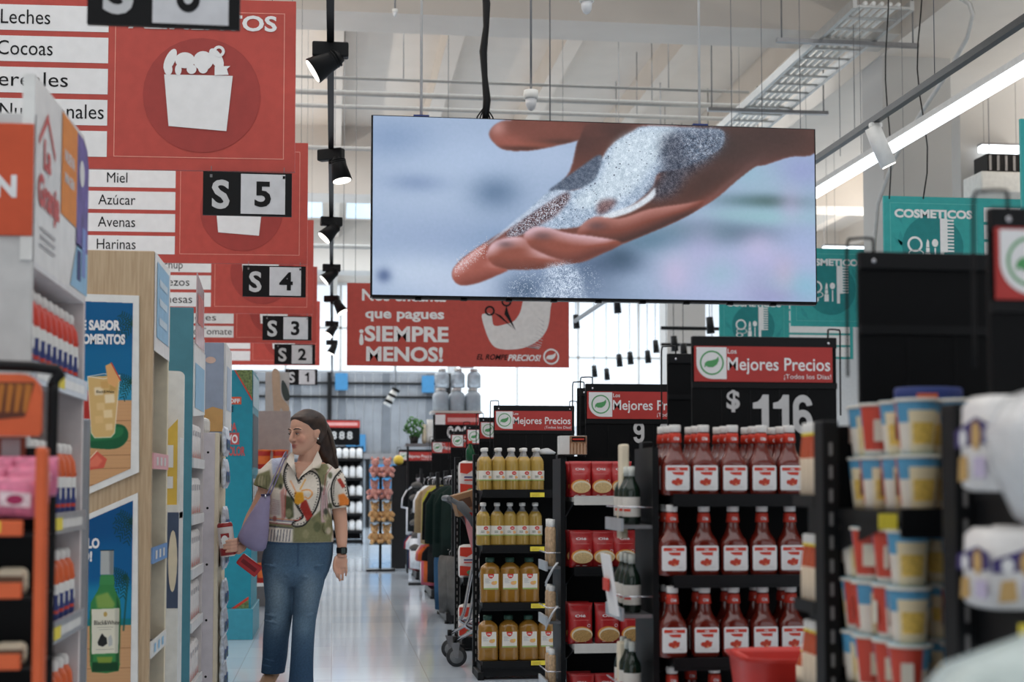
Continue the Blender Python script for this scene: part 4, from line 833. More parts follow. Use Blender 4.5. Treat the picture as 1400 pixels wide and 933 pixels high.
for s,z in enumerate(WZ):
    for i in range(4):
        for d in range(2):
            if (s == 0 and i == 3 and d) or (i == 0 and d): continue
            tp.put((ax(1347,2.1)+.014+i*.094,2.08+d*.125,z),'white tissue pack on the nearest unit, %s shelf, %s from left%s' % (('upper','lower')[s],ORD[i],', back row' if d else ', front row'),'white tissue packs on the nearest unit',random.uniform(-.05,.05),(1,1,1.14 if s == 0 else .95))
price_tag(ax(1388,1.98),1.978,WZ[1]-.045,'yellow price tag under the lower white packs at the right border',.04,.03)
a = at(1349,285,2.36); price_board(a.x,2.36,a.z,'nearest price board with green leaf header cut by the right border',None,w=.535,bottom=.5,left_loop=True)
CBAG = mat('clear_bag',(228,229,230),.16,trans=.12,var=.04,alpha=.92,spec=.6,bump=.8,scale=30); CBAGT = mat('clear_bag_teal',(196,212,210),.18,trans=.12,var=.12,alpha=.94,spec=.6,bump=.9,scale=26)
def lumpy(rings, m, seed, amp, n=26):
    q = MB(); rnd = random.Random(seed); q.loft(rings,m,n); q.v = [(x+amp*math.sin(9*z*7+seed+x*40),y+amp*math.cos(x*60+seed),z+amp*math.sin(x*50+y*70+seed)) for x,y,z in q.v]; return q
p = at(1388,752,1.72); q = lumpy([(-.0,0,0,.03,.05),(.0,0,.03,.075,.07,2.6),(-.015,0,.09,.085,.08,3),(-.03,0,.14,.085,.075,3),(-.01,.0,.18,.07,.06,2.5),(.03,0,.21,.04,.04)],CBAG,3,.004); tag(q.build('clear_bag',None,(p.x+.085,1.72,p.z+.012)),'puffed clear plastic bag hanging in front of the upper white packs','bag')
p = at(1370,935,1.5); q = lumpy([(-.02,0,-.1,.16,.12,3),(-.02,0,-.03,.15,.12,3),(.0,0,.03,.12,.1,2.6),(.05,0,.07,.07,.07,2.4),(.08,0,.09,.02,.03)],CBAGT,9,.004); tag(q.build('clear_bag',None,(p.x+.065,1.5,p.z-.015)),'large clear teal tinted bag heaped in the bottom right corner','bag')
bx = MB().box(-.2,.3,-.13,.2,0,p.z-.12,BLACK,.01); tag(bx.build('display_bin',None,(p.x+.065,1.5,0)),'black bin carrying the teal tinted bag in the right corner','bin')
q = MB(); q.tube([(0,0,0),(0,-.3,.02),(.0,-.36,.0)],.004,CHROME,6); q.box(-.03,.03,.0,.006,-.02,.02,BLACK); p = at(1388,600,2.0); tag(q.build('peg_hook',None,(p.x+.05,1.995,WZ[0]+.19)),'chrome peg hook holding the clear bag by the white packs','hook')
# ================================================================ LEFT SIDE displays
RX = Matrix.Rotation(math.pi/2, 4, 'Z')     # faces that look at the aisle (+X)
def facex(x, y, z=0): return Matrix.Translation((x,y,z)) @ RX
PINKG = mat('pale_panel',(214,206,204),.5); SHW = mat('shelf_white',(224,224,224),.4)
# added uplights that brighten the ceiling, one hidden behind the banners, with made-up bodies
for x in (-3.6, 9.5):
    t = thing('strip_light','added uplight strip %s' % ('hidden above the left aisles behind the red banners' if x < 0 else 'far to the right behind the concrete column'),'light',(x,4,4.35))
    MB().box(-.08,.08,0,24,0,.06,LGRY).build('light_body',t)
    for k in range(5): MB().tube([(0,1+k*5.4,.05),(0,1+k*5.4,2.64)],.004,WIRE,5).build('hanging_wire',t)
    l = area('ceiling_fill_uplight',(x,16,4.43),(math.pi,0,0),.3,24,520,(1,.95,.88))
# ---- drink display with the orange house logo
t = thing('drink_display','white drinks display with a red and orange printed header, left foreground','display shelf',(-.764,3.75,0),'displays along the left side')
gz = [1.525,1.13,.83,.50]
q = MB(); q.box(-.95,0,-.02,.0,.02,2.17,LGRY,.004); q.build('side_panel',t)
q = MB(); q.box(-.95,0,.75,.77,.02,2.17,PINKG,.004); q.build('side_panel',t)
q = MB(); q.box(-.42,-.4,0,.75,.02,1.8,PINKG); q.build('back_panel',t)
q = MB(); q.box(-.42,.0,0,.75,1.775,1.79,SHW); q.build('top_board',t)
for z in gz:
    q = MB(); q.box(-.4,0,.0,.75,z-.025,z,SHW); s = q.build('shelf',t); q = MB(); q.box(0,.012,-.01,.76,z-.05,z+.008,SILV); q.M = facex(.012,0); q.rect(.28,.38,z-.04,z-.005,-.0012,YEL); q.rect(.0,.7,z-.035,z-.01,-.0006,PLW); q.build('price_rail',s)
q = MB(); q.M = facex(.0,0)
out = [(-.026,1.79),(.77,1.79),(.79,1.9),(.79,2.2),(.76,2.26),(.7,2.285),(-.026,2.27)]
q.poly(out,-.0,PLW,.03); hd = q.build('header',t)
q = MB(); q.M = facex(.0,0); y = -.002
q.poly([(.34,1.98),(.58,1.98),(.58,2.27),(.34,2.27)],y,mat('header_orange',(232,140,50))); q.poly([(.58,1.93),(.78,1.93),(.78,2.2),(.75,2.25),(.68,2.27),(.58,2.27)],y,mat('header_violet',(106,90,160),.5,var=.4,scale=14)); q.poly([(.5,1.8),(.78,1.8),(.78,1.93),(.6,1.94)],y,BLUEL)
q.text('La',.14,2.055,.08,KRED,y-.001,bold=.04); q.text('Granja',.17,1.95,.085,KRED,y-.001,w=.29,bold=.04); q.poly([(.03,2.12),(.14,2.21),(.25,2.12),(.25,2.1),(.14,2.185),(.03,2.1)],y,KRED)
q.text('NUEVA',.46,2.14,.035,WHITE,y-.001,bold=.03); q.text('IMAGEN',.46,2.08,.03,WHITE,y-.001,bold=.03); q.disc(.66,2.16,.04,y-.001,WHITE); q.rect(.6,.66,1.83,1.92,y-.001,NAVY); q.rect(.68,.74,1.85,2.0,y-.001,mat('header_sky',(130,150,210)))
for i in range(3): q.rect(.06,.26,1.885-.022*i,1.893-.022*i,y-.001,GRY)
q.build('header_print',hd)
q = MB(); x0 = ax(0,3.7); q.box(-.62,ax(39,3.72)+.764,-.03,-.022,az(322,3.72,10),az(168,3.72,10),mat('card_orange',(206,84,48)),.003); q.text('N',ax(7,3.72)+.764-.01,az(268,3.72,10),.058,WHITE,-.031,bold=.05); q.build('brand_card',t)
def make_drink(band):
    r = thing('drink_bottle','x','bottle'); q = MB(); B2 = NAVY; ww = PLW
    zs = [0,.005,.02,.03,.06,.075,.09,.105,.125,.15,.172]; rr = [.03,.034,.035,.035,.035,.035,.0345,.034,.034,.031,.019]
    def mm(i,k): return (KRED if k % 4 and i == 2 else B2) if i < 5 else (ww if i < 7 else band)
    q.lathe(list(zip(rr,zs)),mm,16,sq=2.6); q.build('bottle',r)
    q = MB(); q.lathe([(.018,.168),(.0215,.171),(.022,.19),(.017,.2),(.001,.201)],CAPW,14); q.build('cap',r)
    q = MB(); q.M = facex(.0352,0); q.disc(0,.06,.014,0,ww,.018,12); q.rect(-.01,.01,.11,.118,-.0,band); q.build('label',r); return r
dA = Stock(make_drink(KRED)); dB = Stock(make_drink(ORA))
for s,z in enumerate(gz):
    for r in range(2):
        for i in range(9):
            if r and s > 1: continue
            (dA if s == 0 else dB).put((-.764-.043-r*.08, 3.80+i*.081, z),'white %s banded drink bottle, %s display shelf, %s from front%s' % ('red' if s == 0 else 'orange',('top','second','third','lowest')[s],ORD[i],', inner row' if r else ''),'drink bottles on the left display',0,(1,1,1.04 if s != 2 else .98))
# ---- snack rack at the far left
t = thing('snack_rack','black and orange wire snack rack at the left border','rack',(-1.28,3.0,0)); xr = .64-.0
q = MB(); xe = ax(62,3.2)+1.28
pts = [(0,az(512,3.2,10)),(xe-.05,az(512,3.2,10))]+[(xe-.05+.045*math.sin(a),az(512,3.2,10)-.045+.045*math.cos(a)) for a in [i*math.pi/12 for i in range(1,7)]]+[(xe-.005,az(590,3.2,10)),(xe-.01,az(597,3.2,10)),(0,az(597,3.2,10))]
q.poly(pts,.18,ORA,.2); pc = (xe-.075,az(552,3.2,10))
q.poly([(pc[0]-.08,pc[1]+.045),(pc[0]+.055,pc[1]+.045),(pc[0]+.035,pc[1]-.03),(pc[0]-.06,pc[1]-.04)],.179,mat('fries_box',(92,46,26)))
for k in range(6): q.poly([(pc[0]-.06+k*.018,pc[1]-.02),(pc[0]-.05+k*.018,pc[1]-.02),(pc[0]-.045+k*.019,pc[1]+.04),(pc[0]-.055+k*.018,pc[1]+.042)],.178,mat('fries',(180,110,40)))
q.build('header',t)
q = MB(); q.tube(smooth_poly([(xe+.008,.21,.0),(xe+.012,.21,1.3),(xe+.01,.21,1.43),(xe-.03,.21,1.475),(.0,.21,1.48)],4,False),.012,BLACK,8); q.build('frame',t)
q = MB(); q.box(ax(51,3.0)+1.28,ax(66,3.0)+1.28,-.02,.02,.05,az(612,3.0,60),ORA,.006); q.build('corner_post',t)
q = MB(); q.box(0,xe,.25,.27,.05,1.3,BLACK); q.build('back_panel',t)
for py in (721,806,903,985):
    z = az(py,3.0,20); q = MB(); q.box(0,ax(47,3.0)+1.28,-.01,.25,z-.02,z-.015,BLACK); q.box(0,ax(36,3.0)+1.28,-.02,-.01,z-.018,z+.014,ORA,.003)
    if py == 721: q.box(ax(-5,3.0)+1.28,ax(6,3.0)+1.28,-.022,-.02,z-.01,z+.012,YEL)
    q.build('tray',t)
q = MB(); q.rect(xe-.1,xe-.06,az(640,3.2,10),az(600,3.2,10),.235,GRY); q.ring(xe-.14,az(640,3.2,10),.03,.04,.234,PLW,20); q.box(0,xe-.05,.236,.25,az(650,3.2,10),az(597,3.2,10),mat('back_card_brown',(140,66,44))); q.build('back_card',t)
def make_bagp(nm, cols, w, h, d):
    r = thing(nm,'x','bag'); q = MB(); q.loft([(0,0,0,w*.9,d*.5,3),(0,0,h*.12,w,d,3),(0,0,h*.5,w*1.02,d*1.1,3),(0,0,h*.88,w,d*.8,3),(0,0,h,w*1.02,d*.12,3)],cols[0],18); q.build('bag',r)
    q = MB(); y = -d*1.16; q.poly([(-w*.7,h*.3),(w*.7,h*.26),(w*.72,h*.6),(-w*.7,h*.66)],y,cols[1]); q.disc(0,h*.45,w*.4,y-.001,cols[2],h*.12,14); q.build('print',r); return r
pk = Stock(make_bagp('candy_bag',(mat('candy_pink',(216,120,150),.35,var=.25,scale=60),mat('candy_white',(232,210,214),.4,var=.2,scale=80),mat('candy_magenta',(170,40,90))),.045,.085,.02))
z = az(721,3.0,20)-.013
for i in range(3):
    for r in range(3): pk.put((ax(28,3.05)-.0-i*.088+.006*r,3.04+r*.055,z+.03+r*.022),'pink and white candy bag in the upper rack tray, %s from the right, %s row' % (ORD[i],('front','middle','back')[r]),'candy bags in the snack rack',random.uniform(-.2,.2))
tb = MB(); tb.box(-.03,.03,-.02,.02,0,.05,CREAM,.012); tb.box(-.028,.028,-.0215,-.02,.01,.035,mat('tub_brown',(120,90,70))); o = tag(tb.build('snack_tub'),'x','tub'); tbs = Stock(o)
for s,(py,nm) in enumerate(((806,'second'),(903,'third'))):
    for i in range(3): tbs.put((ax(22,3.06)-i*.07,3.05,az(py,3.0,20)-.014),'small beige snack tub in the %s rack tray, %s from the right' % (nm,ORD[i]),'snack tubs in the rack',random.uniform(-.1,.1),(1,1,1.1-.2*s))
fl = MB(); fl.box(-.008,.008,0,.05,0,.06,WHITE,.003); fl.box(-.0085,.0085,.005,.045,.02,.04,KRED); o = tag(fl.build('candy_strip_pack'),'x','pack'); fs = Stock(o)
for i in range(9): fs.put((ax(43,3.36)+.0,3.33,.62+i*.066),'small red white pack on the strip behind the orange post, %s from bottom' % ORD[i],'strip packs behind the orange post')
tag(MB().box(-.003,.003,0,.006,.0,1.3,BLACK).build('clip_strip',None,(ax(43,3.36)+.0,3.382,0)),'thin black clip strip holding small packs behind the orange post','strip')

# ---- wooden drinks end with two posters
WOOD = wood_mat('pale_wood',(196,172,140),(178,152,120),(18,1,1))
WY = 5.9; WX = ax(209,5.9); t = thing('wooden_display','pale wooden display end with two tropical drink posters','display shelf',(WX,WY,0),'displays along the left side')
HT = az(345,WY,209); MB().box(-1.1,0,-.03,0,0,HT,WOOD,.003).build('front_panel',t)
q = MB(); q.box(-.45,-.43,0,.5,.05,HT,mat('inner_grey',(96,94,98),.6)); q.box(-.45,-.0,.5,.53,.0,HT,CREAM,.003); q.build('back_panel',t)
q = MB(); q.box(-.43,.0,.0,.5,HT-.03,HT,WOOD); q.build('top_board',t)
hz = 1.76; q = MB(); q.M = facex(.002,0); q.rect(-.02,.53,hz,HT,0,PLW); q.rect(.05,.47,hz+.06,HT-.03,-.002,BLUEL)
for i in range(3): q.rect(.12,.4,hz+.12+i*.08,hz+.15+i*.08,-.004,mat('pale_blue',(206,224,236)))
q.build('header',t)
for py,cc in ((630,mat('label_pink',(226,170,176))),(758,mat('label_blue',(110,150,200))),(885,PLW),(990,PLW)):
    z = az(py,6.0,212); q = MB(); q.box(-.43,0,0,.5,z-.03,z-.01,mat('inner_grey',(96,94,98),.6)); s = q.build('shelf',t); q = MB(); q.box(-.001,.006,-.01,.51,z-.035,z+.03,cc); q.M = facex(.0065,0)
    for k in range(3): q.rect(.08+k*.13,.14+k*.13,z-.02,z+.015,-.001,PLW if cc is not PLW else BLUEL)
    q.build('label_rail',s)
def P6(px,py): v = at(px,py,WY-.03); return (v.x-WX, v.z)
q = MB(); q.poly([P6(30,400),P6(190.5,405),P6(190.5,646),P6(30,716)],-.032,PLW,-.045); q.build('poster_frame',t)
q = MB(); q.poly([P6(30,743),P6(189,674),P6(189,1000),P6(30,1000)],-.032,PLW,-.045); q.build('poster_frame',t)
def palmleaf(cv,x,y,L,a0,n,c):
    for i in range(n):
        a = a0+i*.5; 
        for k in range(7):
            u = k/6; bx, by = x+L*u*math.cos(a), y+L*u*math.sin(a)+L*.25*u*u
            for sg in (-1,1): cv.line([(bx,by),(bx+L*.25*math.cos(a+sg*.9),by+L*.25*math.sin(a+sg*.9)+4)],3,c,0,.9)
# poster 1: 2.4 dots per measured unit, region x 30..183, y 408..700
kk = 2.4; cv = Canvas(int(153*kk), int(300*kk), (10,104,152)); S_ = lambda *l: [((x-30)*kk,(y-410)*kk) for x,y in l]
cv.poly(S_((30,410),(183,410),(183,470),(30,470)),(0,88,140),20,.8); cv.poly(S_((30,520),(183,520),(183,548),(30,548)),(60,160,190),10,.7)
cv.poly(S_((30,547),(183,547),(183,720),(30,720)),(206,158,112),1)
for y in (575,603,622,640,662,690): cv.line(S_((30,y+4),(183,y)),2.5,(150,104,70),0,.8)
for i in range(30): cv.line(S_((30,550+i*5),(183,548+i*5)),1,(190,140,96),0,.5)
palmleaf(cv,*S_((186,440))[0],60,2.4,4,(14,66,60)); palmleaf(cv,*S_((184,520))[0],50,2.2,4,(16,70,62))
cv.poly(S_(*smooth_poly([(70,596),(120,585),(165,580),(178,590),(176,604),(160,614),(120,612),(70,604)])),(24,92,58),1); cv.poly(S_(*smooth_poly([(80,596),(160,584),(172,590),(160,600),(110,604)])),(40,116,72),2)
cv.ell(*S_((112,560))[0],22*kk,30*kk,(176,50,44),2); cv.ell(*S_((108,552))[0],10*kk,14*kk,(206,90,70),5)
cv.poly(S_((122,515),(166,513),(160,592),(155,598),(133,599),(128,592)),(214,178,116),1)
for (x,y,w_,c) in ((137,535,10,(238,222,190)),(152,545,11,(244,228,196)),(140,556,9,(228,196,140)),(150,566,10,(240,216,170)),(138,574,9,(226,190,130)),(152,584,8,(236,206,156)),(145,526,9,(206,160,96)),(156,530,7,(192,150,84))): cv.poly(S_((x-w_*.6,y-w_*.5),(x+w_*.6,y-w_*.6),(x+w_*.7,y+w_*.5),(x-w_*.5,y+w_*.6)),c,2,.85)
cv.line(S_((122,515),(128,592),(133,599),(155,598),(160,592),(166,513)),3,(240,232,214),1,.8); cv.line(S_((122,515),(144,511),(166,513),(144,518),(122,515)),2,(240,236,224),0,.9)
cv.poly(S_((146,500),(154,496),(166,520),(160,530),(150,524)),(226,170,110),1); cv.line(S_((154,496),(167,520)),4,(196,70,50))
cv.poly(S_((108,648),(136,617),(150,628),(146,640),(120,644)),(212,92,74),1); cv.line(S_((108,648),(136,617)),4,(236,200,170)); cv.poly(S_((118,640),(136,622),(144,630),(138,638)),(228,120,96),2)
m_ = cv.mask(S_((30,410),(182.5,413),(182.5,641),(30,709))) > .5
a = P6(30,410); b = P6(183,410+cv.h/kk); W1 = P6(183,410)[0]-a[0]
picture(cv,'poster_picture',vcol_mat('poster_print',.35),W1,a[1]-b[1],t,(a[0],-.0465,b[1]),m_)
q = MB(); u = (P6(172,450)[0]-P6(171,450)[0])
q.text('DALE SABOR',P6(165.5,450)[0],P6(165,452)[1],.041,WHITE,-.049,al='R',w=u*78,bold=.05); q.text('MOMENTOS',P6(172,470)[0],P6(172,471)[1],.041,WHITE,-.049,al='R',w=u*67,bold=.05)
q.text('Black&White',P6(145,540)[0],P6(145,538)[1],.011,INK,-.049,w=u*24); q.build('poster_lettering',t)
# poster 2: region x 30..183, y 682..982
cv = Canvas(int(153*kk), int(300*kk), (4,92,146)); S_ = lambda *l: [((x-30)*kk,(y-682)*kk) for x,y in l]
cv.poly(S_((30,682),(183,682),(183,740),(30,740)),(0,76,130),20,.8); cv.poly(S_((30,800),(183,800),(183,850),(30,850)),(30,140,176),14,.8); cv.poly(S_((30,846),(183,846),(183,856),(30,858)),(20,120,130),1)
cv.poly(S_((30,857),(183,855),(183,990),(30,990)),(204,158,114),1)
for y in (886,913,940): cv.line(S_((30,y+2),(183,y)),2.5,(150,104,70),0,.8)
for i in range(26): cv.line(S_((30,860+i*5),(183,858+i*5)),1,(188,140,98),0,.5)
palmleaf(cv,*S_((183,712))[0],56,1.9,5,(10,60,58)); palmleaf(cv,*S_((176,788))[0],52,1.8,5,(14,66,60)); cv.line(S_((177,790),(172,862)),6,(30,80,70),1,.8)
bt_ = [(140,786),(157,786),(158,800),(160,808),(167,822),(168,836),(166,900),(168,908),(166,917),(150,920),(130,918),(127,908),(128,900),(126,836),(127,824),(136,808),(139,800)]
cv.poly(S_(*bt_),(58,132,72),1); cv.poly(S_((133,815),(150,810),(160,826),(158,832),(136,832)),(140,170,84),3,.9); cv.poly(S_((162,812),(168,836),(167,905),(162,905)),(26,82,46),2,.9); cv.poly(S_((126,836),(131,830),(131,905),(127,905)),(32,92,52),2,.8)
cv.poly(S_((130,905),(166,905),(166,917),(130,918)),(16,60,34),2,.9); cv.poly(S_((136,898),(158,898),(156,906),(138,906)),(150,160,60),2,.8)
cv.poly(S_((139,753),(157,753),(157,786),(139,786)),(176,180,178),1); cv.poly(S_((151,753),(157,753),(157,786),(152,786)),(120,124,124),2,.8); cv.line(S_((139,753),(157,753)),3,(30,40,36)); cv.poly(S_((139,788),(158,788),(159,800),(138,800)),(64,140,80),1)
cv.poly(S_((128,833),(166,832),(165,893),(129,894)),(224,220,200),1); cv.poly(S_((160,833),(166,832),(165,893),(161,893)),(186,184,168),2,.8)
cv.ell(*S_((147,840))[0],6,8,(190,160,90),1); cv.poly(S_((137,878),(141,869),(143,866),(146,870),(149,872),(150,880),(144,884),(138,882)),(34,36,36),1); cv.poly(S_((151,872),(155,868),(157,874),(157,882),(152,884)),(186,188,184),1)
for y,w_ in ((858,22),(861,16),(888,24)): cv.line(S_((147-w_/2,y),(147+w_/2,y-.5)),1.2,(120,118,110),0,.7)
cv.poly(S_((112,822),(116,820),(116,842),(113,860),(111,880)),(186,80,50),2)
m_ = cv.mask(S_((30,751),(182.5,685),(182.5,990),(30,990))) > .5
a = P6(30,682); b = P6(183,682+cv.h/kk); picture(cv,'poster_picture',vcol_mat('poster_print',.35),P6(183,682)[0]-a[0],a[1]-b[1],t,(a[0],-.0465,b[1]),m_)
q = MB(); q.text('LALO',P6(137,750)[0],P6(137,749)[1],.041,WHITE,-.049,al='R',w=u*31,bold=.05); q.text('O!',P6(127,768)[0],P6(127,767)[1],.041,WHITE,-.049,al='R',bold=.05,w=u*15); q.text('Black&White',P6(147,852)[0],P6(147,854)[1],.017,INK,-.049,w=u*34); q.build('poster_lettering',t)
q = MB(); q.box(0,.03,0,.03,0,1.45,mat('post_grey',(150,156,162),.3,.6),.005)
tag(q.build('metal_post',None,(ax(110,5.2),5.2,0)),'grey metal post between the drinks display and the wooden posters','post')

# ---- biscuit stand, teal panel unit, white panel unit
t = thing('biscuit_stand','white cardboard biscuit stand with yellow tray before the teal panel','display shelf',(ax(251,6.75)-.34,6.75,0),'displays along the left side'); w = .34
Zp = lambda p: az(p,6.75,240)
q = MB(); q.poly([(0,.0),(w,.0),(w,Zp(515))]+[(w-.025+.025*math.cos(a),Zp(515)+.025*math.sin(a)) for a in [i*math.pi/10 for i in range(1,6)]]+[(0,Zp(504))],0,PLW,.02); q.build('back_card',t)
q = MB(); q.poly([(0,0),(w,0),(w,Zp(690)),(0,Zp(690))],-.16,PLW,-.14); q.box(w-.012,w,-.14,0,0,Zp(600),PLW); q.rect(w-.07,w-.025,Zp(690),Zp(590),-.141,YEL); q.poly([(w-.09,Zp(690)),(w-.012,Zp(690)),(w-.012,Zp(575)),(w-.09,Zp(600))],-.142,mat('tray_yellow',(226,190,84))); q.rect(w-.06,w-.03,Zp(640),Zp(610),-.144,WHITE); q.rect(w-.06,w-.03,Zp(668),Zp(652),-.144,WHITE)
q.rect(w-.05,w-.0,Zp(828),Zp(700),-.162,mat('picture_navy',(70,84,110))); q.disc(w-.025,Zp(765),.02,-.163,CREAM,.14,16); q.box(0,w,-.14,0,Zp(708),Zp(700),PLW); q.build('tray',t)
bx = MB(); bx.box(-.075,.075,-.03,.03,0,.235,mat('biscuit_carton',(196,150,110),.5),.002); bx.rect(-.073,.073,.15,.22,-.0306,mat('carton_cream',(230,214,190))); bx.disc(.03,.15,.045,-.0312,mat('biscuit',(190,120,60),.5,var=.3,scale=80),.035,16); bx.rect(-.06,.06,.03,.09,-.0312,mat('carton_brown',(110,56,36))); bx.text('Galletas',.0,.195,.018,KRED,-.0318,bold=.02); o = tag(bx.build('biscuit_box'),'x','box'); bs = Stock(o)
for k,(py,dy) in enumerate(((588,-.06),(614,-.1))):
    for i in range(2): bs.put((ax(251,6.75)-.11-i*.16,6.75+dy,Zp(700)+.01+.0+(.0 if k else .1)),'biscuit carton on the white stand, %s row, %s one' % (('back','front')[k],('right','left')[i]),'biscuit cartons on the stand',0,(1,1,1 if not k else .9))
tx = ax(263,7.35); t = thing('teal_display','tall teal end panel with white goods shelved behind it','display shelf',(tx,7.35,0),'displays along the left side'); TPN = mat('teal_panel',(72,128,142),.5)
HTt = az(421,7.35,250); MB().box(-.95,0,-.02,0,0,HTt,TPN,.003).build('end_panel',t); MB().box(-.45,-.43,0,.62,0,HTt-.02,PINKG).build('back_panel',t); MB().box(-.43,0,.62,.64,0,HTt-.1,PINKG).build('far_panel',t)
q = MB(); q.M = facex(.004,0); q.poly([(-.0,az(470,7.4,265)),(.64,az(486,8,275)),(.64,az(568,8,275)),(0,az(570,7.4,265))],0,PLW,.02); q.rect(.06,.58,az(560,7.6,270),az(500,7.6,270),-.002,BLUEL); q.build('header',t)
q = MB(); q.M = facex(.01,0); q.poly([(.02,az(470,7.4,265)),(.5,az(470,7.4,265)),(.46,az(385,7.4,265)),(.06,az(372,7.4,265))],0,mat('clear_sign',(222,190,192),.2,trans=.3),.004); q.rect(.1,.4,az(440,7.4,265),az(400,7.4,265),-.002,mat('sign_rose',(206,120,116))); q.build('topper_sign',t)
tz = [az(p_,7.4,265) for p_ in (628,706,780,853,940)]
for z in tz: q = MB(); q.box(-.43,0,0,.62,z-.02,z,SHW); s = q.build('shelf',t); q = MB(); q.box(0,.008,0,.63,z-.045,z+.005,SHW); q.build('price_rail',s)
def make_wpack():
    r = thing('white_pack','x','pack'); q = MB(); q.loft([(0,0,0,.04,.05,4),(0,0,.01,.045,.055,4),(0,0,.18,.045,.055,4),(0,0,.195,.035,.04,4)],mat('pack_white',(226,222,220),.45),18); q.build('pack',r)
    q = MB(); q.M = facex(.0455,0)
    for k in range(4): q.poly([(-.04+k*.02,.01),(-.028+k*.02,.01),(-.032+k*.02,.05+.012*(k%2))],0,mat('print_coral',(222,120,104)))
    q.rect(-.03,.03,.13,.16,0,mat('print_grey',(190,186,190))); q.build('print',r); return r
wp = Stock(make_wpack())
for s,z in enumerate(tz):
    for i in range(5): wp.put((tx-.055,7.42+i*.118,z),'white coral print pack by teal panel, shelf %d from top, %s from front' % (s+1,ORD[i]),'white packs behind the teal panel',0,(1,1,1.0 if s else .95))
wx = ax(297.5,8.15); t = thing('white_display','white perforated end panel unit with small bags hung on its aisle side','display shelf',(wx,8.15,0),'displays along the left side')
Hh = az(592,8.15,290); q = MB(); q.box(-.7,0,-.02,0,0,Hh,mat('panel_lilac',(214,208,212),.5),.003)
for p_ in (619,695,772,848,925): q.disc(-.05,az(p_,8.15,290),.007,-.0205,INK,None,10)
q.build('end_panel',t); q = MB(); q.box(-.012,.006,-.022,.55,0,Hh+.0,CREAM,.002); q.build('edge_board',t)
q = MB(); Z8 = lambda p_: az(p_,8.5,285); q.box(-.7,.0,.38,.4,0,Z8(468),mat('panel_blue_grey',(150,164,184),.5)); q.poly([(-.12,Z8(590)),(-.0,Z8(590)),(-.0,Z8(560)),(-.06,Z8(556)),(-.12,Z8(562))],.378,mat('panel_tan',(206,164,104))); q.disc(-.075,Z8(492),.03,.378,mat('panel_peach',(214,186,170)),.02,16); q.build('back_panel',t)
q = MB(); q.M = facex(.012,.4); q.poly([(0,az(588,8.6,300)),(.5,az(588,8.9,300)),(.5,az(480,8.9,300)),(.0,az(470,8.6,300))],0,PLW,.015); q.rect(.08,.42,az(560,8.6,300),az(500,8.6,300),-.002,mat('sky_print',(190,206,226))); q.build('header',t)
q = MB(); q.M = facex(.0065,0); q.poly([(.08,az(775,8.3,297)),(.5,az(775,8.3,297)),(.5,az(735,8.3,297)),(.3,az(720,8.3,297)),(.08,az(738,8.3,297))],0,mat('print_brown',(120,84,54),.5,var=.4,scale=40)); q.build('side_print',t)
hb = MB(); hb.loft([(0,0,0,.006,.05,3),(.0,0,.03,.017,.062,3),(0,0,.1,.019,.064,3),(0,0,.15,.012,.06,3),(0,0,.17,.004,.06,3)],mat('chip_bag_white',(206,214,226),.3,coat=.3,var=.25,scale=40),18); hb.M = facex(.0195,0); hb.poly([(-.05,.04),(.05,.03),(.05,.09),(-.05,.1)],0,mat('chip_blue',(84,120,180))); hb.disc(.0,.06,.024,-.001,mat('chip_green',(120,160,120)),.016,12); o = tag(hb.build('hanging_bag'),'x','bag'); hs = Stock(o)
for k,z in enumerate([az(p_,8.5,303) for p_ in (625,668,732,776,830,868,905,940)]):
    for i in range(2): hs.put((wx+.028,8.3+i*.15,z),'white and blue bag hung beside the perforated panel, %s from the top, %s one' % (ORD[k],('near','far')[i]),'bags hung beside the white panel')
for k in range(3):
    o = MB(); o.box(-.12,.02,-.05,.08,0,.09,PLW,.02); tag(o.build('white_bundle',None,(wx-.08-.14*k,8.3,Hh)),'white wrapped bundle on top of the perforated panel unit, %s from the aisle' % ORD[k],'bundle','white bundles on the panel unit')
# ---- teal vodka-drink display
vx = ax(345,11.4); t = thing('vodka_display','tall teal cooler display lettered with NUEVO and COLOR, left of the woman','display',(vx,11.4,0),'displays along the left side'); TV = mat('vodka_teal',(30,140,160),.45)
HV = az(506,11.4,330); w = .62; V = lambda px,py: (at(px,py,11.4).x-vx, at(px,py,11.4).z)
MB().box(-w,0,0,.9,.24,HV,TV,.004).build('body',t); MB().box(-w-.02,.02,-.05,.92,0,.24,mat('vodka_plinth',(60,150,170),.4),.006).build('plinth',t)
q = MB(); sp_ = mat('leafy_print',(110,130,80),.5,var=.5,scale=60)
q.poly([V(322,506),V(345,506),V(345,545)],-.003,sp_); q.poly([V(320,506),V(322,506),V(345,545),V(345,549)],-.0035,KRED); q.poly([V(308,842),V(340,820),V(340,842)],-.003,sp_); q.poly([V(308,842),V(308,838),V(340,816),V(340,820)],-.0035,KRED)
a, b = V(300,553), V(330,543); q.rect(a[0],b[0],a[1],b[1],-.003,mat('vodka_orange',(214,92,60))); q.text('SMIRNOFF',b[0]-.01,a[1]+.012,.034,WHITE,-.005,al='R',w=.22,bold=.04)
q.text('ICE',V(319,563)[0],V(319,563)[1],.045,mat('vodka_ink',(14,60,80)),-.005,al='R',bold=.06); RC = mat('vodka_coral',(196,86,84))
q.text('TAPA',V(324,590)[0],V(324,590)[1],.07,RC,-.005,al='R',w=.14,bold=.03); a, b = V(300,608), V(327,592); q.rect(a[0],b[0],a[1],b[1],-.003,RC); q.text('NUEVO',b[0]-.01,a[1]+.012,.068,WHITE,-.005,al='R',w=.2,bold=.03); q.text('COLOR',V(335,623)[0],V(335,623)[1],.072,RC,-.005,al='R',w=.16,bold=.03)
q.build('front_print',t)
q = MB(); q.M = facex(.003,0)
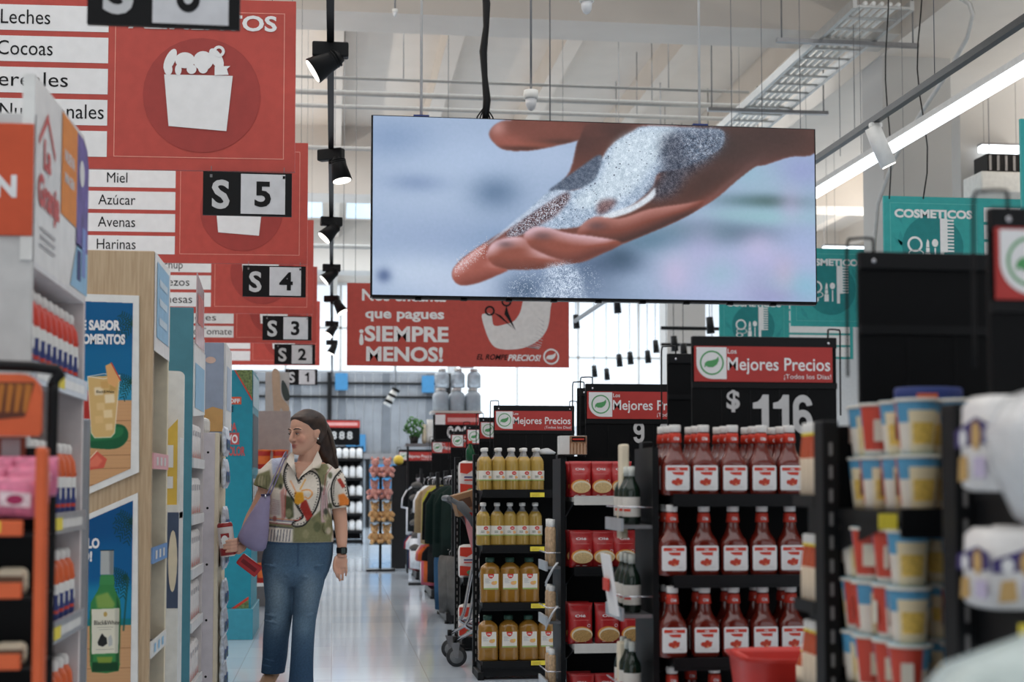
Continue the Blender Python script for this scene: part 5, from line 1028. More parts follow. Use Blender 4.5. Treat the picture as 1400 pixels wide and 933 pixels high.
q.rect(.05,.85,az(640,12,352),az(570,12,352),0,mat('cooler_dark',(70,80,90))); q.rect(.0,.9,az(560,12,352),HV-.03,0,mat('cooler_pale',(190,214,224))); q.rect(.1,.8,az(700,12,352),az(650,12,352),-.001,mat('cooler_mid',(60,120,140)))
for k in range(3): q.rect(.1+k*.25,.28+k*.25,az(690,12,352),az(655,12,352),-.002,PLW)
q.build('side_shelves',t)
# ---- beyond: red goods end and beige figure panel
ex = ax(396,14.2); t = thing('red_goods_shelf','shelf of red and orange goods behind the woman, left of the aisle','shelf',(ex,14.2,0),'displays along the left side'); MB().box(-1.1,-1.06,-.0,1.0,0,1.9,PINKG).build('side_panel',t); MB().box(-1.1,0,.3,.33,0,1.95,mat('shelf_back',(170,160,156))).build('back_panel',t)
rz = [.25,.62,1.0,1.36]
for z in rz: MB().box(-1.06,0,-.1,.3,z-.03,z,SHW).build('shelf',t)
def make_tub(c1,c2,nm):
    r = thing(nm,'x','bucket'); q = MB(); q.lathe([(.06,0),(.075,.18),(.078,.185),(.072,.186),(.058,.01)],c1,18); q.build('bucket_body',r); q = MB(); q.lathe([(.079,.175),(.081,.19),(.001,.195)],c2,18); q.build('lid',r); q = MB(); q.lathe([(.0665,.05),(.073,.13)],c2,14,a0=-2.6,a1=-.5); q.build('label',r); return r
tr = Stock(make_tub(mat('tub_red',(200,52,44),.4),mat('tub_orange',(222,110,50),.4),'goods_bucket'))
for s,z in enumerate(rz):
    for i in range(6): tr.put((ex-.09-i*.165,14.2,z),'red orange bucket on shelf %d from the floor, %s from the aisle' % (s+1,ORD[i]),'red buckets behind the woman',random.uniform(-.5,.5),(1,1,1+.25*((i*3+s) % 3)/2))
q = MB(); FIG = mat('figure_beige',(196,172,148),.7); a = at(395,600,15); b = at(363,509,15)
q.box(-.0,b.x-a.x,0,.03,1.75-0,b.z,mat('panel_pale',(190,190,188))); t = thing('figure_panel','tall panel printed with a beige reaching arm above the red goods','panel',(a.x,15,0)); q.build('panel',t)
q = MB(); V = lambda px,py: (at(px,py,15).x-a.x, at(px,py,15).z)
q.poly([V(x,y) for x,y in smooth_poly([(372,509),(382,509),(384,540),(392,552),(396,560),(390,566),(383,560),(384,605),(375,605),(374,560)],4)],-.002,FIG); q.poly([V(x,y) for x,y in smooth_poly([(386,520),(393,530),(396,545),(390,548),(385,535)],4)],-.003,mat('figure_dark',(60,72,70))); q.build('figure_print',t)
for x in (-.3,-.05): MB().box(x,x+.03,.005,.03,0,1.8,BLACK).build('post',t)
# ================================================================ THE WOMAN
def remesh(mb, vox, it=4, fac=.5):
    o = mb.build('tmp'); m = o.modifiers.new('r','REMESH'); m.mode = 'VOXEL'; m.voxel_size = vox
    s = o.modifiers.new('s','SMOOTH'); s.factor = fac; s.iterations = it
    bpy.context.view_layer.update(); me = bpy.data.meshes.new_from_object(o.evaluated_get(bpy.context.evaluated_depsgraph_get()))
    bpy.data.objects.remove(o); me.polygons.foreach_set('use_smooth', [True]*len(me.polygons)); return me
def colour_mesh(me, fn, material):
    n = len(me.vertices); co = np.empty(n*3); me.vertices.foreach_get('co', co); co = co.reshape(-1,3)
    c = np.clip(fn(co),0,255)/255; c = np.where(c <= .04045, c/12.92, ((c+.055)/1.055)**2.4)
    a = me.color_attributes.new('print','FLOAT_COLOR','POINT'); a.data.foreach_set('color', np.concatenate([c,np.ones((n,1))],1).ravel().astype(np.float32))
    me.materials.clear(); me.materials.append(material)
def link(me, name, parent): 
    me.name = name; o = bpy.data.objects.new(name, me); COL.objects.link(o); o.parent = parent; return o
WZc = 8.25; wo = at(415,661,WZc); SCL = 1944.4/ (WZc*math.cos(YAW)+wo.x*math.sin(YAW)) * 1.0
def P(px, py, y=0.): return Vector(((px-415)/SCL, y, EYE-(py-661)/SCL))
woman = thing('person','woman with long dark hair in a patterned short sleeved shirt and blue jeans walking','person',(wo.x,WZc,0))
tmp = mat('tmp_skin',(200,150,128))
# --- head frame
FY = math.radians(52); HS = 1.1
HM = Matrix.Translation(P(421,619.5,-.01)) @ Matrix.Rotation(-FY,4,'Z') @ Matrix.Rotation(math.radians(6),4,'X') @ Matrix.Scale(HS,4)
b = MB(); b.M = HM
hr = [(-.004,-.072,-.03,.016),(.006,-.084,-.012,.03),(.02,-.089,.0,.042),(.04,-.088,.03,.052),(.06,-.0875,.052,.0595),(.085,-.086,.075,.066),(.105,-.083,.086,.068),(.125,-.0855,.093,.071),(.15,-.084,.096,.073),(.175,-.076,.092,.070),(.195,-.06,.08,.061),(.21,-.04,.06,.047),(.22,-.012,.035,.025)]
b.loft([(0,(f+k)/2,z,w,(k-f)/2,2.15) for z,f,k,w in hr],tmp,28)
b.tube([(0,-.084,.118),(0,-.094,.098),(0,-.104,.078),(0,-.097,.071)],[.009,.011,.0125,.009],tmp,10)
for s in (-1,1):
    b.ball((s*.011,-.093,.073),(.008,.01,.007),tmp,10,7); b.ball((s*.034,-.063,.078),(.026,.021,.026),tmp,12,8)
    b.tube([(s*.01,-.085,.124),(s*.03,-.083,.129),(s*.05,-.07,.124)],[.007,.008,.006],tmp,8)
    b.ball((s*.031,-.074,.109),(.0145,.0125,.0085),tmp,12,8)
    b.ball((s*.071,.008,.098),(.008,.017,.03),tmp,12,8); b.ball((s*.075,.016,.108),(.007,.016,.018),tmp,10,7)
b.ball((0,-.0855,.0485),(.021,.009,.0048),tmp,14,7); b.ball((0,-.085,.0385),(.018,.0092,.0060),tmp,14,7); b.ball((0,-.08,.012),(.018,.012,.013),tmp,12,8)
# --- neck, trunk, limbs
b.M = None
neck0 = HM @ Vector((0,.03,.05))
b.tube([neck0,P(421,622,.0),P(419,634,.012),P(418,648,.02)],[.052,.052,.056,.075],tmp,18)
trunk = [(632,394,442,.06),(638,384,452,.075),(646,380,457,.085),(660,379,455,.098),(676,378,452,.108),(695,377,449,.1),(715,374,449,.102),(735,368,453,.115),(752,364,455,.125),(772,363,451,.125),(790,366,442,.11)]
b.loft([(P((l+r)/2,y).x,.015,P(0,y).z,(r-l)/2/SCL,d,2.3) for y,l,r,d in trunk][::-1],tmp,30)
Lleg = [(378+6,780,.0,.095),(384.5,820,.01,.076),(382,846,.02,.064),(379,872,.06,.052),(377,900,.11,.043),(374,924,.14,.04)]
Rleg = [(424,780,.0,.095),(420,820,-.03,.068),(417.5,846,-.06,.058),(416,872,-.08,.05),(415,900,-.09,.042),(414,934,-.09,.04)]
for leg in (Lleg,Rleg): b.tube([P(x,y,d) for x,y,d,r in leg],[r for *_,r in leg],tmp,16)
b.tube([P(374,922,.15),P(368,932,.1),P(364,942,.03)],[.04,.042,.03],tmp,12); b.tube([P(414,932,-.08),P(411,942,-.16),P(408,945,-.24)],[.042,.04,.03],tmp,12)
AL = [(386,640,.02,.056),(372,654,.02,.052),(356,690,.03,.043),(346,708,.02,.039),(340,725,-.04,.034),(337,741,-.10,.026)]
AR = [(451,650,.02,.056),(458,662,.02,.052),(463,692,.03,.044),(465.5,712,.02,.039),(467,732,-.0,.035),(467.5,750,-.03,.026)]
for arm in (AL,AR): b.tube(smooth_poly([tuple(P(x,y,d)) for x,y,d,r in arm],3,False),[np.interp(i/3,range(len(arm)),[a[3] for a in arm]) for i in range(3*(len(arm)-1)+1)],tmp,16)
# free hand hanging at the right of the picture
b.tube([P(467.5,750,-.03),P(467,758,-.035),P(466.5,767,-.04),P(466,775,-.045)],[(.026,.02),(.031,.02),(.037,.019),(.034,.015)],tmp,14) if False else b.loft([(P(467.5,0).x,-.03,P(0,748).z,.024,.02),(P(467.2,0).x,-.035,P(0,757).z,.027,.02),(P(466.6,0).x,-.04,P(0,766).z,.037,.019),(P(466.2,0).x,-.043,P(0,775).z,.035,.015)][::-1],tmp,16)
for i,(x0,x1,x2,e,yy) in enumerate(((459.2,459,461.5,789,-.055),(463.8,463.6,465,794,-.05),(468.4,468.6,469,793,-.042),(473,473.8,473,787,-.034))):
    b.tube([P(x0,772,-.043),P(x1,(772+e)/2,yy-.006),P((x1+x2)/2,e-5,yy),P(x2,e,yy+.014)],[.0088,.0083,.0077,.006],tmp,9)
b.tube([P(460.5,760,-.045),P(457.5,768,-.06),P(457,776,-.066),P(458,781,-.062)],[.0115,.0105,.009,.0065],tmp,9)
# hand round the can: palm behind it, fingers wrapping its near side
CAN = P(318,735,-.17); ctilt = math.radians(-7)
pc = P(331,748,-.135); b.tube([P(337,741,-.10),P(334,746,-.12),P(330,748,-.14),P(327,748,-.155)],[.026,.029,.033,.026],tmp,12)
for i,z in enumerate((.034,.012,-.010,-.031)):
    R = .044; cz = CAN.z-.028+z*.9; k = (0,.06,0,-.25)[i]
    pts = [(CAN.x+R*1.12*math.cos(a)+.0, CAN.y+R*1.12*math.sin(a), cz-.004*j) for j,a in enumerate([math.radians(q) for q in (10,-30,-70,-108-(18 if i in (1,2) else 0))])]
    b.tube([tuple(P(329,745,-.14)*.5+Vector(pts[0])*.5)]+pts,[.011,.0095,.009,.0085,.0065],tmp,9)
pts = [(CAN.x+.049*math.cos(a), CAN.y+.049*math.sin(a), CAN.z+z) for a,z in ((math.radians(20),-.02),(math.radians(60),.0),(math.radians(105),.012),(math.radians(135),.018))]
b.tube([tuple(P(331,745,-.13))]+pts,[.013,.0115,.0105,.0095,.007],tmp,9)
me = remesh(b,.0042,5,.5); IH = np.array(HM.inverted())
def skin(co):
    h = np.concatenate([co,np.ones((len(co),1))],1)@IH.T; h = h[:,:3]
    c = np.ones((len(co),3))*np.array((212,164,140.)); 
    def blob(ctr, rad, col, al, hard=2):
        nonlocal c
        d = (((h-np.array(ctr))/np.array(rad))**2).sum(1); w = np.exp(-d**hard)*al; c = c+(np.array(col)-c)*w[:,None]
    for s in (-1,1): blob((s*.042,-.07,.07),(.028,.03,.024),(208,136,116),.45,1)
    blob((0,-.092,.049),(.023,.02,.0058),(158,84,80),.9); blob((0,-.092,.0385),(.019,.02,.0068),(176,98,92),.9); blob((0,-.094,.0437),(.019,.02,.0016),(96,46,44),.8)
    for s in (-1,1):
        blob((s*.032,-.08,.1115),(.019,.02,.0075),(150,98,84),.65)
        blob((s*.012,-.09,.068),(.005,.012,.0035),(120,72,60),.7)
    dark = (co[:,2] < P(0,918).z)
    c[dark] = (176,140,112)
    return c
sk = vcol_mat('skin',.48,spec=.35); sk.node_tree.nodes['Principled BSDF'].inputs['Subsurface Weight'].default_value = .06
colour_mesh(me, skin, sk); body = link(me,'body',woman)
HAIR = mat('dark_hair',(52,36,28),.42,var=.45,scale=30,spec=.5)
q = MB(); q.M = HM
for s in (-1,1):
    q2 = MB(); q2.M = HM; q2.ball((s*.0315,-.0838,.1065),(.0115,.005,.0034),mat('eye_white',(214,204,196),.2),12,8); q2.ball((s*.0315+.001,-.0866,.106),(.0058,.003,.0036),mat('eye_iris',(42,28,20),.15),10,7)
    q2.tube([(s*.0315-.015,-.0838,.1085),(s*.0315,-.0898,.1105),(s*.0315+.015,-.0825,.108)],[.0012,.0024,.0014],HAIR,6); q2.build('eye',woman)
    q3 = MB(); q3.M = HM; q3.tube([(s*.013,-.0905,.1285),(s*.028,-.0915,.1335),(s*.044,-.0825,.1325),(s*.054,-.0735,.1275)],[.0022,.0034,.003,.0012],HAIR,6); q3.build('eyebrow',woman)
q = MB(); q.M = HM; q.ball((-.077,.012,.073),(.005,.005,.0055),mat('earring_pearl',(235,232,228),.2),10,7); q.build('earring',woman)
q = MB(); q.M = HM; q.ball((.077,.012,.073),(.005,.005,.0055),mat('earring_pearl',(235,232,228),.2),10,7); q.build('earring',woman)
# hair swept back from the brow, falling behind the shoulder
q = MB(); q.M = HM
q.loft([(0,(f+k)/2,z,w,(k-f)/2,2.9) for z,f,k,w in [(.045,.03,.062,.05),(.07,.012,.08,.069),(.10,-.012,.098,.0765),(.13,-.045,.106,.0805),(.155,-.062,.107,.0805),(.175,-.0715,.102,.0775),(.192,-.070,.092,.069),(.207,-.052,.076,.057),(.221,-.028,.05,.036),(.23,-.0,.03,.015)]],HAIR,28)
q.M = None
hp = [HM@Vector((0,.06,.14)),P(439,594,.06),P(444,610,.07),P(450,626,.085),P(456,639,.105),P(459,650,.115)]
q.tube(smooth_poly([tuple(p) for p in hp],3,False),[(.07,.06),(.07,.06),(.07,.058),(.068,.056),(.066,.055),(.066,.054),(.064,.052),(.062,.05),(.06,.048),(.052,.036),(.048,.034),(.044,.03),(.036,.024),(.028,.018),(.018,.01),(.01,.006)],HAIR,16)
me = remesh(q,.005,4,.5); me.materials.clear(); me.materials.append(HAIR); hair = link(me,'hair',woman)
q = MB(); rnd = random.Random(4)
for i in range(46):
    a = -1.25+2.5*i/45; p0 = Vector((.07*math.sin(a),-.062*math.cos(a)-.004,.19-.035*abs(math.sin(a)))); p1 = Vector((.079*math.sin(a*1.0)*1.0,.02,.186+.034*math.cos(a)-.012)); p2 = Vector((.05*math.sin(a),.1,.15))
    q.M = HM; q.tube(smooth_poly([tuple(p0),tuple(p1),tuple(p2)],4,False),.0016,HAIR,5)
q.M = None
for i in range(24):
    u = (i-11.5)/11.5; v = rnd.uniform(-1,1)
    pts = [hp[0]+Vector((u*.05,-.03,.0))] + [hp[k]+Vector((u*(.055-.008*k),-.046+.004*k-.0*v,0)) for k in (1,2,3,4)] + [hp[5]+Vector((u*.02,-.02,-.01*v))]
    q.tube(smooth_poly([tuple(p) for p in pts],3,False),.002,HAIR,5)
q.build('strands',hair)
# --- shirt with its print
kk = 4; x0p, y0p = 336, 612; cv = Canvas(152*kk, 142*kk, (222,212,198)); S_ = lambda *l: [((x-x0p)*kk,(y-y0p)*kk) for x,y in l]
zb8 = lambda *l: S_(*[(x/5.33+340,y/5.33+545) for x,y in l])   # outlines noted on an enlarged view of the shirt
OL = (130,128,94); OLD = (88,92,66); CRM = (226,216,202); LN = (40,40,40)
for pts,c in (([(30,640),(60,560),(160,520),(170,600),(130,690),(40,660)],OL),([(190,560),(240,540),(265,600),(250,650),(200,650),(170,620)],OL),([(265,700),(330,720),(335,860),(300,880),(265,840)],OLD),([(470,500),(560,470),(590,520),(560,640),(520,620),(500,540)],OL),([(420,900),(560,780),(620,900),(600,1040),(330,1040),(330,930)],OL),([(540,770),(600,760),(610,800),(545,790)],OLD),([(160,905),(330,915),(330,940),(160,930)],OL)): cv.poly(zb8(*pts),c,3)
for pts,c in (([(170,440),(240,420),(250,500),(180,560)],(190,196,214)),([(240,680),(268,640),(275,860),(250,900)],(206,150,140)),([(570,520),(640,480),(600,640),(590,720),(560,700)],(228,220,210)),([(520,700),(560,640),(575,760),(560,900),(530,900)],(206,176,176)),([(160,720),(240,740),(240,850),(170,840)],(206,196,190)),([(480,420),(520,430),(520,480),(480,480)],(214,140,150))): cv.poly(zb8(*pts),c,3)
for i in range(9):
    cv.line(zb8((165,730+i*13),(235,745+i*12)),2,(150,90,90),0,.6); cv.line(zb8((150+i*12,470+i*4),(200+i*6,440+i*10)),2,(90,96,130),0,.5)
cv.line(zb8((280,660),(272,860)),4,(196,90,80),1); cv.line(zb8((545,700),(560,560),(600,500)),4,(150,80,80),1,.8)
for y,c in ((878,(60,70,120)),(890,(230,226,214)),(900,(150,60,60)),(866,(196,120,80)),(925,(40,44,70))): cv.line(zb8((155,y),(330,y+14)),5,c,0,.9)
for i in range(16): cv.line(zb8((158+i*11,950),(150+i*11,1030)),4,(236,230,220) if i%2 else (50,56,80),0,.8)
def outlined(pts, c=CRM):
    s = smooth_poly(zb8(*pts),5); cv.poly(s,c,1); cv.line(s+[s[0]],9,LN,0); cx = sum(p[0] for p in s)/len(s); cy = sum(p[1] for p in s)/len(s); L = 0
    for (ax_,ay_),(bx_,by_) in zip(s,s[1:]+s[:1]):
        L += math.hypot(bx_-ax_,by_-ay_)
        if L > 11: L = 0; d = math.hypot(cx-ax_,cy-ay_); cv.ell(ax_+(cx-ax_)*13/d, ay_+(cy-ay_)*13/d,3.4,3.4,LN,0)
for (x,y,r,c_) in ((100,600,26,(168,160,128)),(90,660,16,(60,64,52)),(200,600,22,(92,98,70)),(225,520,18,(196,170,140)),(240,640,14,(60,64,50)),(300,830,22,(150,146,112)),(200,870,14,(150,80,76)),(560,860,20,(168,160,128)),(500,930,26,(96,100,72)),(580,960,18,(206,190,168)),(420,980,22,(152,146,112)),(590,560,16,(96,100,72)),(530,660,12,(60,60,56)),(560,820,16,(70,74,60)),(620,830,10,(60,64,58))):
    (X_,Y_), = zb8((x,y)); cv.ell(X_,Y_,r*.75,r*1.1,c_,3,.85)
for i in range(5): cv.line(smooth_poly(zb8((80+i*20,560),(70+i*22,620),(90+i*14,690)),4,False),3,(70,74,56),1,.7); cv.line(smooth_poly(zb8((545+i*14,560+i*20),(530+i*12,700),(520+i*22,860)),4,False),3,(120,80,78) if i%2 else (70,72,62),1,.7)
outlined([(310,455),(275,500),(262,570),(280,650),(330,730),(370,800),(400,860),(330,900),(340,925),(400,920),(440,880),(490,800),(520,700),(520,620),(500,560),(450,530),(400,560),(365,600),(340,520)])
outlined([(690,520),(640,555),(605,620),(600,700),(625,780),(690,770),(730,770),(715,640)])
cv.poly(zb8((390,740),(425,735),(470,850),(430,890),(380,790)),(166,56,48),1); cv.poly(zb8((640,590),(665,580),(700,640),(680,655)),(176,66,54),1)
cv.poly(zb8((340,680),(400,680),(410,740),(370,770),(340,760)),(226,160,50),2); cv.line(smooth_poly(zb8((350,680),(330,640),(310,600)),5,False),7,(226,150,90),0,.8)
cv.line(smooth_poly(zb8((390,670),(440,665),(465,690),(440,725),(415,715)),6,False),8,(232,160,90),0,.9); cv.line(smooth_poly(zb8((380,660),(400,620),(415,590)),5,False),8,(232,170,80),0,.8)
cv.poly(zb8((650,700),(690,690),(730,740),(725,775),(660,780)),(226,130,60),3); cv.ell(*zb8((345,690))[0],4,4,(120,40,40)); cv.line(smooth_poly(zb8((340,880),(370,880),(385,860)),5,False),5,(186,70,60),0)
cv.line(zb8((40,642),(100,690)),8,(240,238,232),0); cv.line(zb8((42,634),(104,682)),4,(40,50,90),0); cv.line(zb8((330,790),(345,1030)),2.5,(150,140,130),0,.7)
cv.a += (Canvas.blur(np.random.rand(cv.h,cv.w),2)-.5)[...,None]*60
cv.a = np.stack([Canvas.blur(cv.a[...,i],1) for i in range(3)],-1)
s = MB(); sm = mat('tmp_cloth',(220,210,200))
sr = [(626,390,438,.058,.016),(632,381,444,.07,.014),(636,377,451,.08,.014),(641,374,457,.09,.012),(648,373,460,.1,.01),(660,373,459,.112,.004),(674,372,456,.126,-.004),(688,371,453.5,.124,-.002),(704,370,453,.117,.006),(722,368.5,454.5,.122,.01),(736,367,456,.132,.01),(740.5,367,456.5,.133,.01)]
s.loft([(P((l+r)/2,y).x,cy,P(0,y).z,(r-l)/2/SCL,d,2.25) for y,l,r,d,cy in sr][::-1],sm,40)
for pts in ([(391,637,.015,.05),(380,640,.015,.064),(369,652,.02,.069),(364,668,.02,.073)],[(450,648,.015,.066),(458,660,.015,.066),(462.5,677,.02,.06),(464.5,694,.02,.06)]): s.tube([P(x,y,d) for x,y,d,r in pts],[r for *_,r in pts],sm,20)
for k,(x,y) in enumerate(((392,700),(430,705),(445,720),(380,725),(415,728))): s.ball(tuple(P(x,y,-.1)),(.012,.012,.035),sm,8,6)
me = remesh(s,.005,3,.5)
def cloth(co):
    px = co[:,0]*SCL+415; py = 661-(co[:,2]-EYE)*SCL
    ix = np.clip(((px-x0p)*kk).astype(int),0,cv.w-1); iy = np.clip(((py-y0p)*kk).astype(int),0,cv.h-1); return cv.a[iy,ix]
bm = bmesh.new(); bm.from_mesh(me)     # the open neck
def inside(p, poly):
    r = False
    for i in range(len(poly)):
        (xa,ya),(xb,yb) = poly[i],poly[(i+1)%len(poly)]
        if (ya > p[1]) != (yb > p[1]) and p[0] < xa+(p[1]-ya)*(xb-xa)/(yb-ya): r = not r
    return r
neckpoly = [(402,618),(403,634),(406.5,652),(408.5,656),(415,645),(427,633),(438,618)]
kill = [f for f in bm.faces if (lambda c: c.z > P(0,660).z and ((c.y < .0 and inside((c.x*SCL+415,661-(c.z-EYE)*SCL),neckpoly)) or c.z > P(0,631 if c.x < P(400,0).x else 634.5).z and c.x > P(396,0).x))(f.calc_center_median())]
bmesh.ops.delete(bm,geom=kill,context='FACES'); bm.to_mesh(me); bm.free()
CL = vcol_mat('shirt_print',.8,spec=.15); colour_mesh(me,cloth,CL); shirt = link(me,'shirt',woman)
so = shirt.modifiers.new('thick','SOLIDIFY'); so.thickness = .004; so.offset = 0
def flap(name, pts, th=.006):
    q = MB(); n = len(pts); V = [P(x,y,d) for x,y,d in pts]+[P(x,y,d-.0)+Vector((0,th,0)) for x,y,d in pts]
    q.add(V,[tuple(range(n)),tuple(range(n,2*n))[::-1]]+[(i,n+i,n+(i+1)%n,(i+1)%n) for i in range(n)],sm); o = q.build(name,shirt); colour_mesh(o.data,cloth,CL); return o
flap('collar',[(402,615,-.02),(396,622,-.06),(392,631,-.088),(398,638,-.108),(406.5,652,-.122),(403,634,-.09)])
flap('collar',[(434,616,-.02),(427,632,-.085),(410,653,-.122),(428,640,-.118),(437,641,-.108),(440,631,-.07)])
q = MB()
for y in (662,674,690,706,722): q.tube([P(409.5,y,-.125),P(409.5,y,-.13)],.0045,PLW,10)
# --- jeans
j = MB(); jm = mat('tmp_denim',(90,120,150))
j.loft([(P((l+r)/2,y).x,.012,P(0,y).z,(r-l)/2/SCL,d,2.35) for y,l,r,d in [(733,368.5,454,.125),(745,364.5,456,.135),(757,360.5,455.5,.143),(768,359,454,.146),(780,360,450.5,.142),(792,362,445,.128),(800,365,440,.1)]][::-1],jm,36)
JL = [(382,778,.01,.092,.12),(383.5,796,.01,.09,.112),(384.5,820,.01,.083,.098),(382,846,.02,.078,.086),(379,872,.06,.074,.078),(377.5,898,.1,.071,.076),(374.5,921,.135,.068,.078)]
JR = [(424,778,.0,.092,.12),(422.5,796,-.01,.091,.11),(420.5,820,-.03,.0745,.094),(417.5,846,-.055,.0665,.08),(416,872,-.07,.064,.076),(415,898,-.08,.065,.08),(414.3,920,-.08,.068,.088),(413.8,939,-.08,.074,.1)]
for leg in (JL,JR): j.loft([(P(x,0).x,d,P(0,y).z,rx,ry,2.1) for x,y,d,rx,ry in leg][::-1],jm,24)
rnd = random.Random(3)
for (x,y,dx,w) in ((372,770,18,1),(436,772,-16,1),(395,784,14,1),(418,786,-12,1),(375,838,20,1),(372,846,18,1),(424,838,-14,1),(420,848,-16,1),(368,905,14,1),(420,915,14,1),(372,898,16,1),(412,925,14,1)):
    yy = -.125 if y < 800 else (-.075 if x < 395 else -.125); j.tube([P(x-dx/2,y-2,yy+.012),P(x,y,yy),P(x+dx/2,y+2.5,yy+.012)],[.004,.009,.004],jm,8)
me = remesh(j,.006,3,.5)
def denim(co):
    px = co[:,0]*SCL+415; py = 661-(co[:,2]-EYE)*SCL; n = np.random.rand(len(co))
    c = np.ones((len(co),3))*np.array((70,93,115.))
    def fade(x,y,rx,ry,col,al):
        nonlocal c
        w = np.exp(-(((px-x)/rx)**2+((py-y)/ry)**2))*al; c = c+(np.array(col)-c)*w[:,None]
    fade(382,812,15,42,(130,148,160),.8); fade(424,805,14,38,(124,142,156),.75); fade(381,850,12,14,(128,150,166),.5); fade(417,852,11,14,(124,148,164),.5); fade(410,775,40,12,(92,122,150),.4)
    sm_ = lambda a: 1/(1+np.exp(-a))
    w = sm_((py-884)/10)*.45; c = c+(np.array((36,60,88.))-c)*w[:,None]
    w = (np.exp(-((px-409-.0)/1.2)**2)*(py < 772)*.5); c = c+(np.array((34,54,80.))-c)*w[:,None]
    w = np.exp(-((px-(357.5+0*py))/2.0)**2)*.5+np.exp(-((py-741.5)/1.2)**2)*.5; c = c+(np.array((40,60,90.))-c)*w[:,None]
    return c*(.93+.14*n[:,None])
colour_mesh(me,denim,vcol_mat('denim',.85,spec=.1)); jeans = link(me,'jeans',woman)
q = MB(); q.tube([P(374,922,.17),P(369,930,.14),P(364,941,.06),P(361,944,.02)],[.034,.043,.044,.03],mat('tan_shoe',(186,150,120),.5),14); q.build('shoe',woman)
q = MB(); q.tube([P(414,938,-.06),P(412,942,-.14),P(409,944.5,-.24),P(408,945.5,-.28)],[.03,.044,.04,.022],mat('tan_shoe',(186,150,120),.5),14); q.build('shoe',woman)
q = MB(); wc = P(467.4,752,-.03); q.tube([wc+Vector((0,0,.016)),wc+Vector((0,0,-.016))],[.031,.0305],BLACK,20); q.box(wc.x-.008,wc.x+.026,wc.y-.038,wc.y-.028,wc.z-.02,wc.z+.02,BLACK,.005); q.rect(wc.x-.003,wc.x+.021,wc.z-.015,wc.z+.015,wc.y-.0385,mat('watch_glass',(40,56,52),.1)); q.build('watch',woman)
q = MB(); wc = P(467.2,759.5,-.034); q.tube([wc+Vector((0,0,.004)),wc+Vector((0,0,-.004))],[.0315,.0315],mat('bracelet',(206,160,140),.3,.4),20); q.build('bracelet',woman)
# --- bag, can and packet she carries
bo = P(350,751,0)
t = thing('tote_bag','lavender slouchy shoulder bag hanging from the woman\'s shoulder','bag',(wo.x+bo.x,WZc-.16,bo.z)); LAV = mat('lavender_leather',(140,131,162),.5,var=.08,scale=14,bump=.3)
def Q(px,py,y=0): v = P(px,py); return (v.x-bo.x, y, v.z-bo.z)
q = MB(); q.loft([(Q((l+r)/2,0)[0],0,Q(0,y)[2],(r-l)/2/SCL,d,2.4) for y,l,r,d in [(751,351,363,.02),(747,343,367,.045),(738,332,369,.062),(731,329.5,370,.066),(722,333.5,370.5,.062),(708,341.5,371,.052),(694,350,371.5,.042),(682,357.5,372,.03),(676,361,372,.018)]],LAV,26); q.build('bag_body',t)
q = MB(); q.tube(smooth_poly([Q(366,680,.0),Q(373,664,-.0),Q(380,645,.02),Q(386,630,.06),Q(389,622,.12),Q(390,621,.19),Q(389,630,.27)],4,False),[(.017,.004)]*25,LAV,10); q.tube(smooth_poly([Q(370,679,.03),Q(377,663,.03),Q(384,645,.045),Q(389,630,.085),Q(392,623,.13)],4,False),[(.012,.004)]*17,LAV,10); q.build('strap',t)
q = MB(); q.tube([Q(360,676.5,-.02),Q(372,675.5,-.02)],.006,mat('bag_edge',(60,54,84),.4),8); q.tube([Q(366,676,-.024),Q(366,680,-.03)],.005,CHROME,8); q.build('clasp',t)
t = thing('drink_can','white can with a dark red band held upright in the woman\'s hand','can',(wo.x+CAN.x,WZc+CAN.y,CAN.z-.095)); t.rotation_euler = (0,ctilt,0)
q = MB(); cw = mat('can_white',(216,206,200),.3); cr = mat('can_red',(150,42,40),.3); R_ = .043
q.lathe([(.034,0),(R_,.008),(R_,.05),(R_,.075),(R_,.095),(R_,.135),(R_,.165),(R_,.176),(.037,.188),(.036,.19),(.002,.187)],lambda i,k: (cr if i in (1,6,7) else (cr if (i in (3,) and k % 7 < 4) else cw)) if i not in (8,9) else CHROME,22); q.build('can_body',t)
q = MB(); q.rect(-.026,.02,.105,.13,-.0445,cr); q.text('Ice',-.003,.1,.03,mat('can_ink',(90,40,40)),-.0447,bold=.02) if False else q.disc(-.006,.09,.02,-.0446,PLW,.03,16); q.build('can_label',t)
rp = P(346,771,-.12); t = thing('red_packet','flat red packet held under the woman\'s forearm beside her hip','packet',(wo.x+rp.x,WZc-.12,rp.z)); t.rotation_euler = (.2,math.radians(38),.2)
q = MB(); q.box(-.075,.06,-.016,.016,-.035,.035,mat('packet_red',(176,30,34),.35,coat=.2),.008); q.build('packet_body',t); q = MB(); q.rect(-.06,.04,-.012,.012,-.0165,mat('packet_dark',(120,18,24))); q.build('packet_print',t)
# ================================================================ MIDDLE AND FAR RIGHT: cart, packs, clothes racks, far shelves
def obj_unit(label, x0, x1, yf, yb, H, zs): return end_unit(label, x0, x1, yf, yb, H, zs, lip=.05)
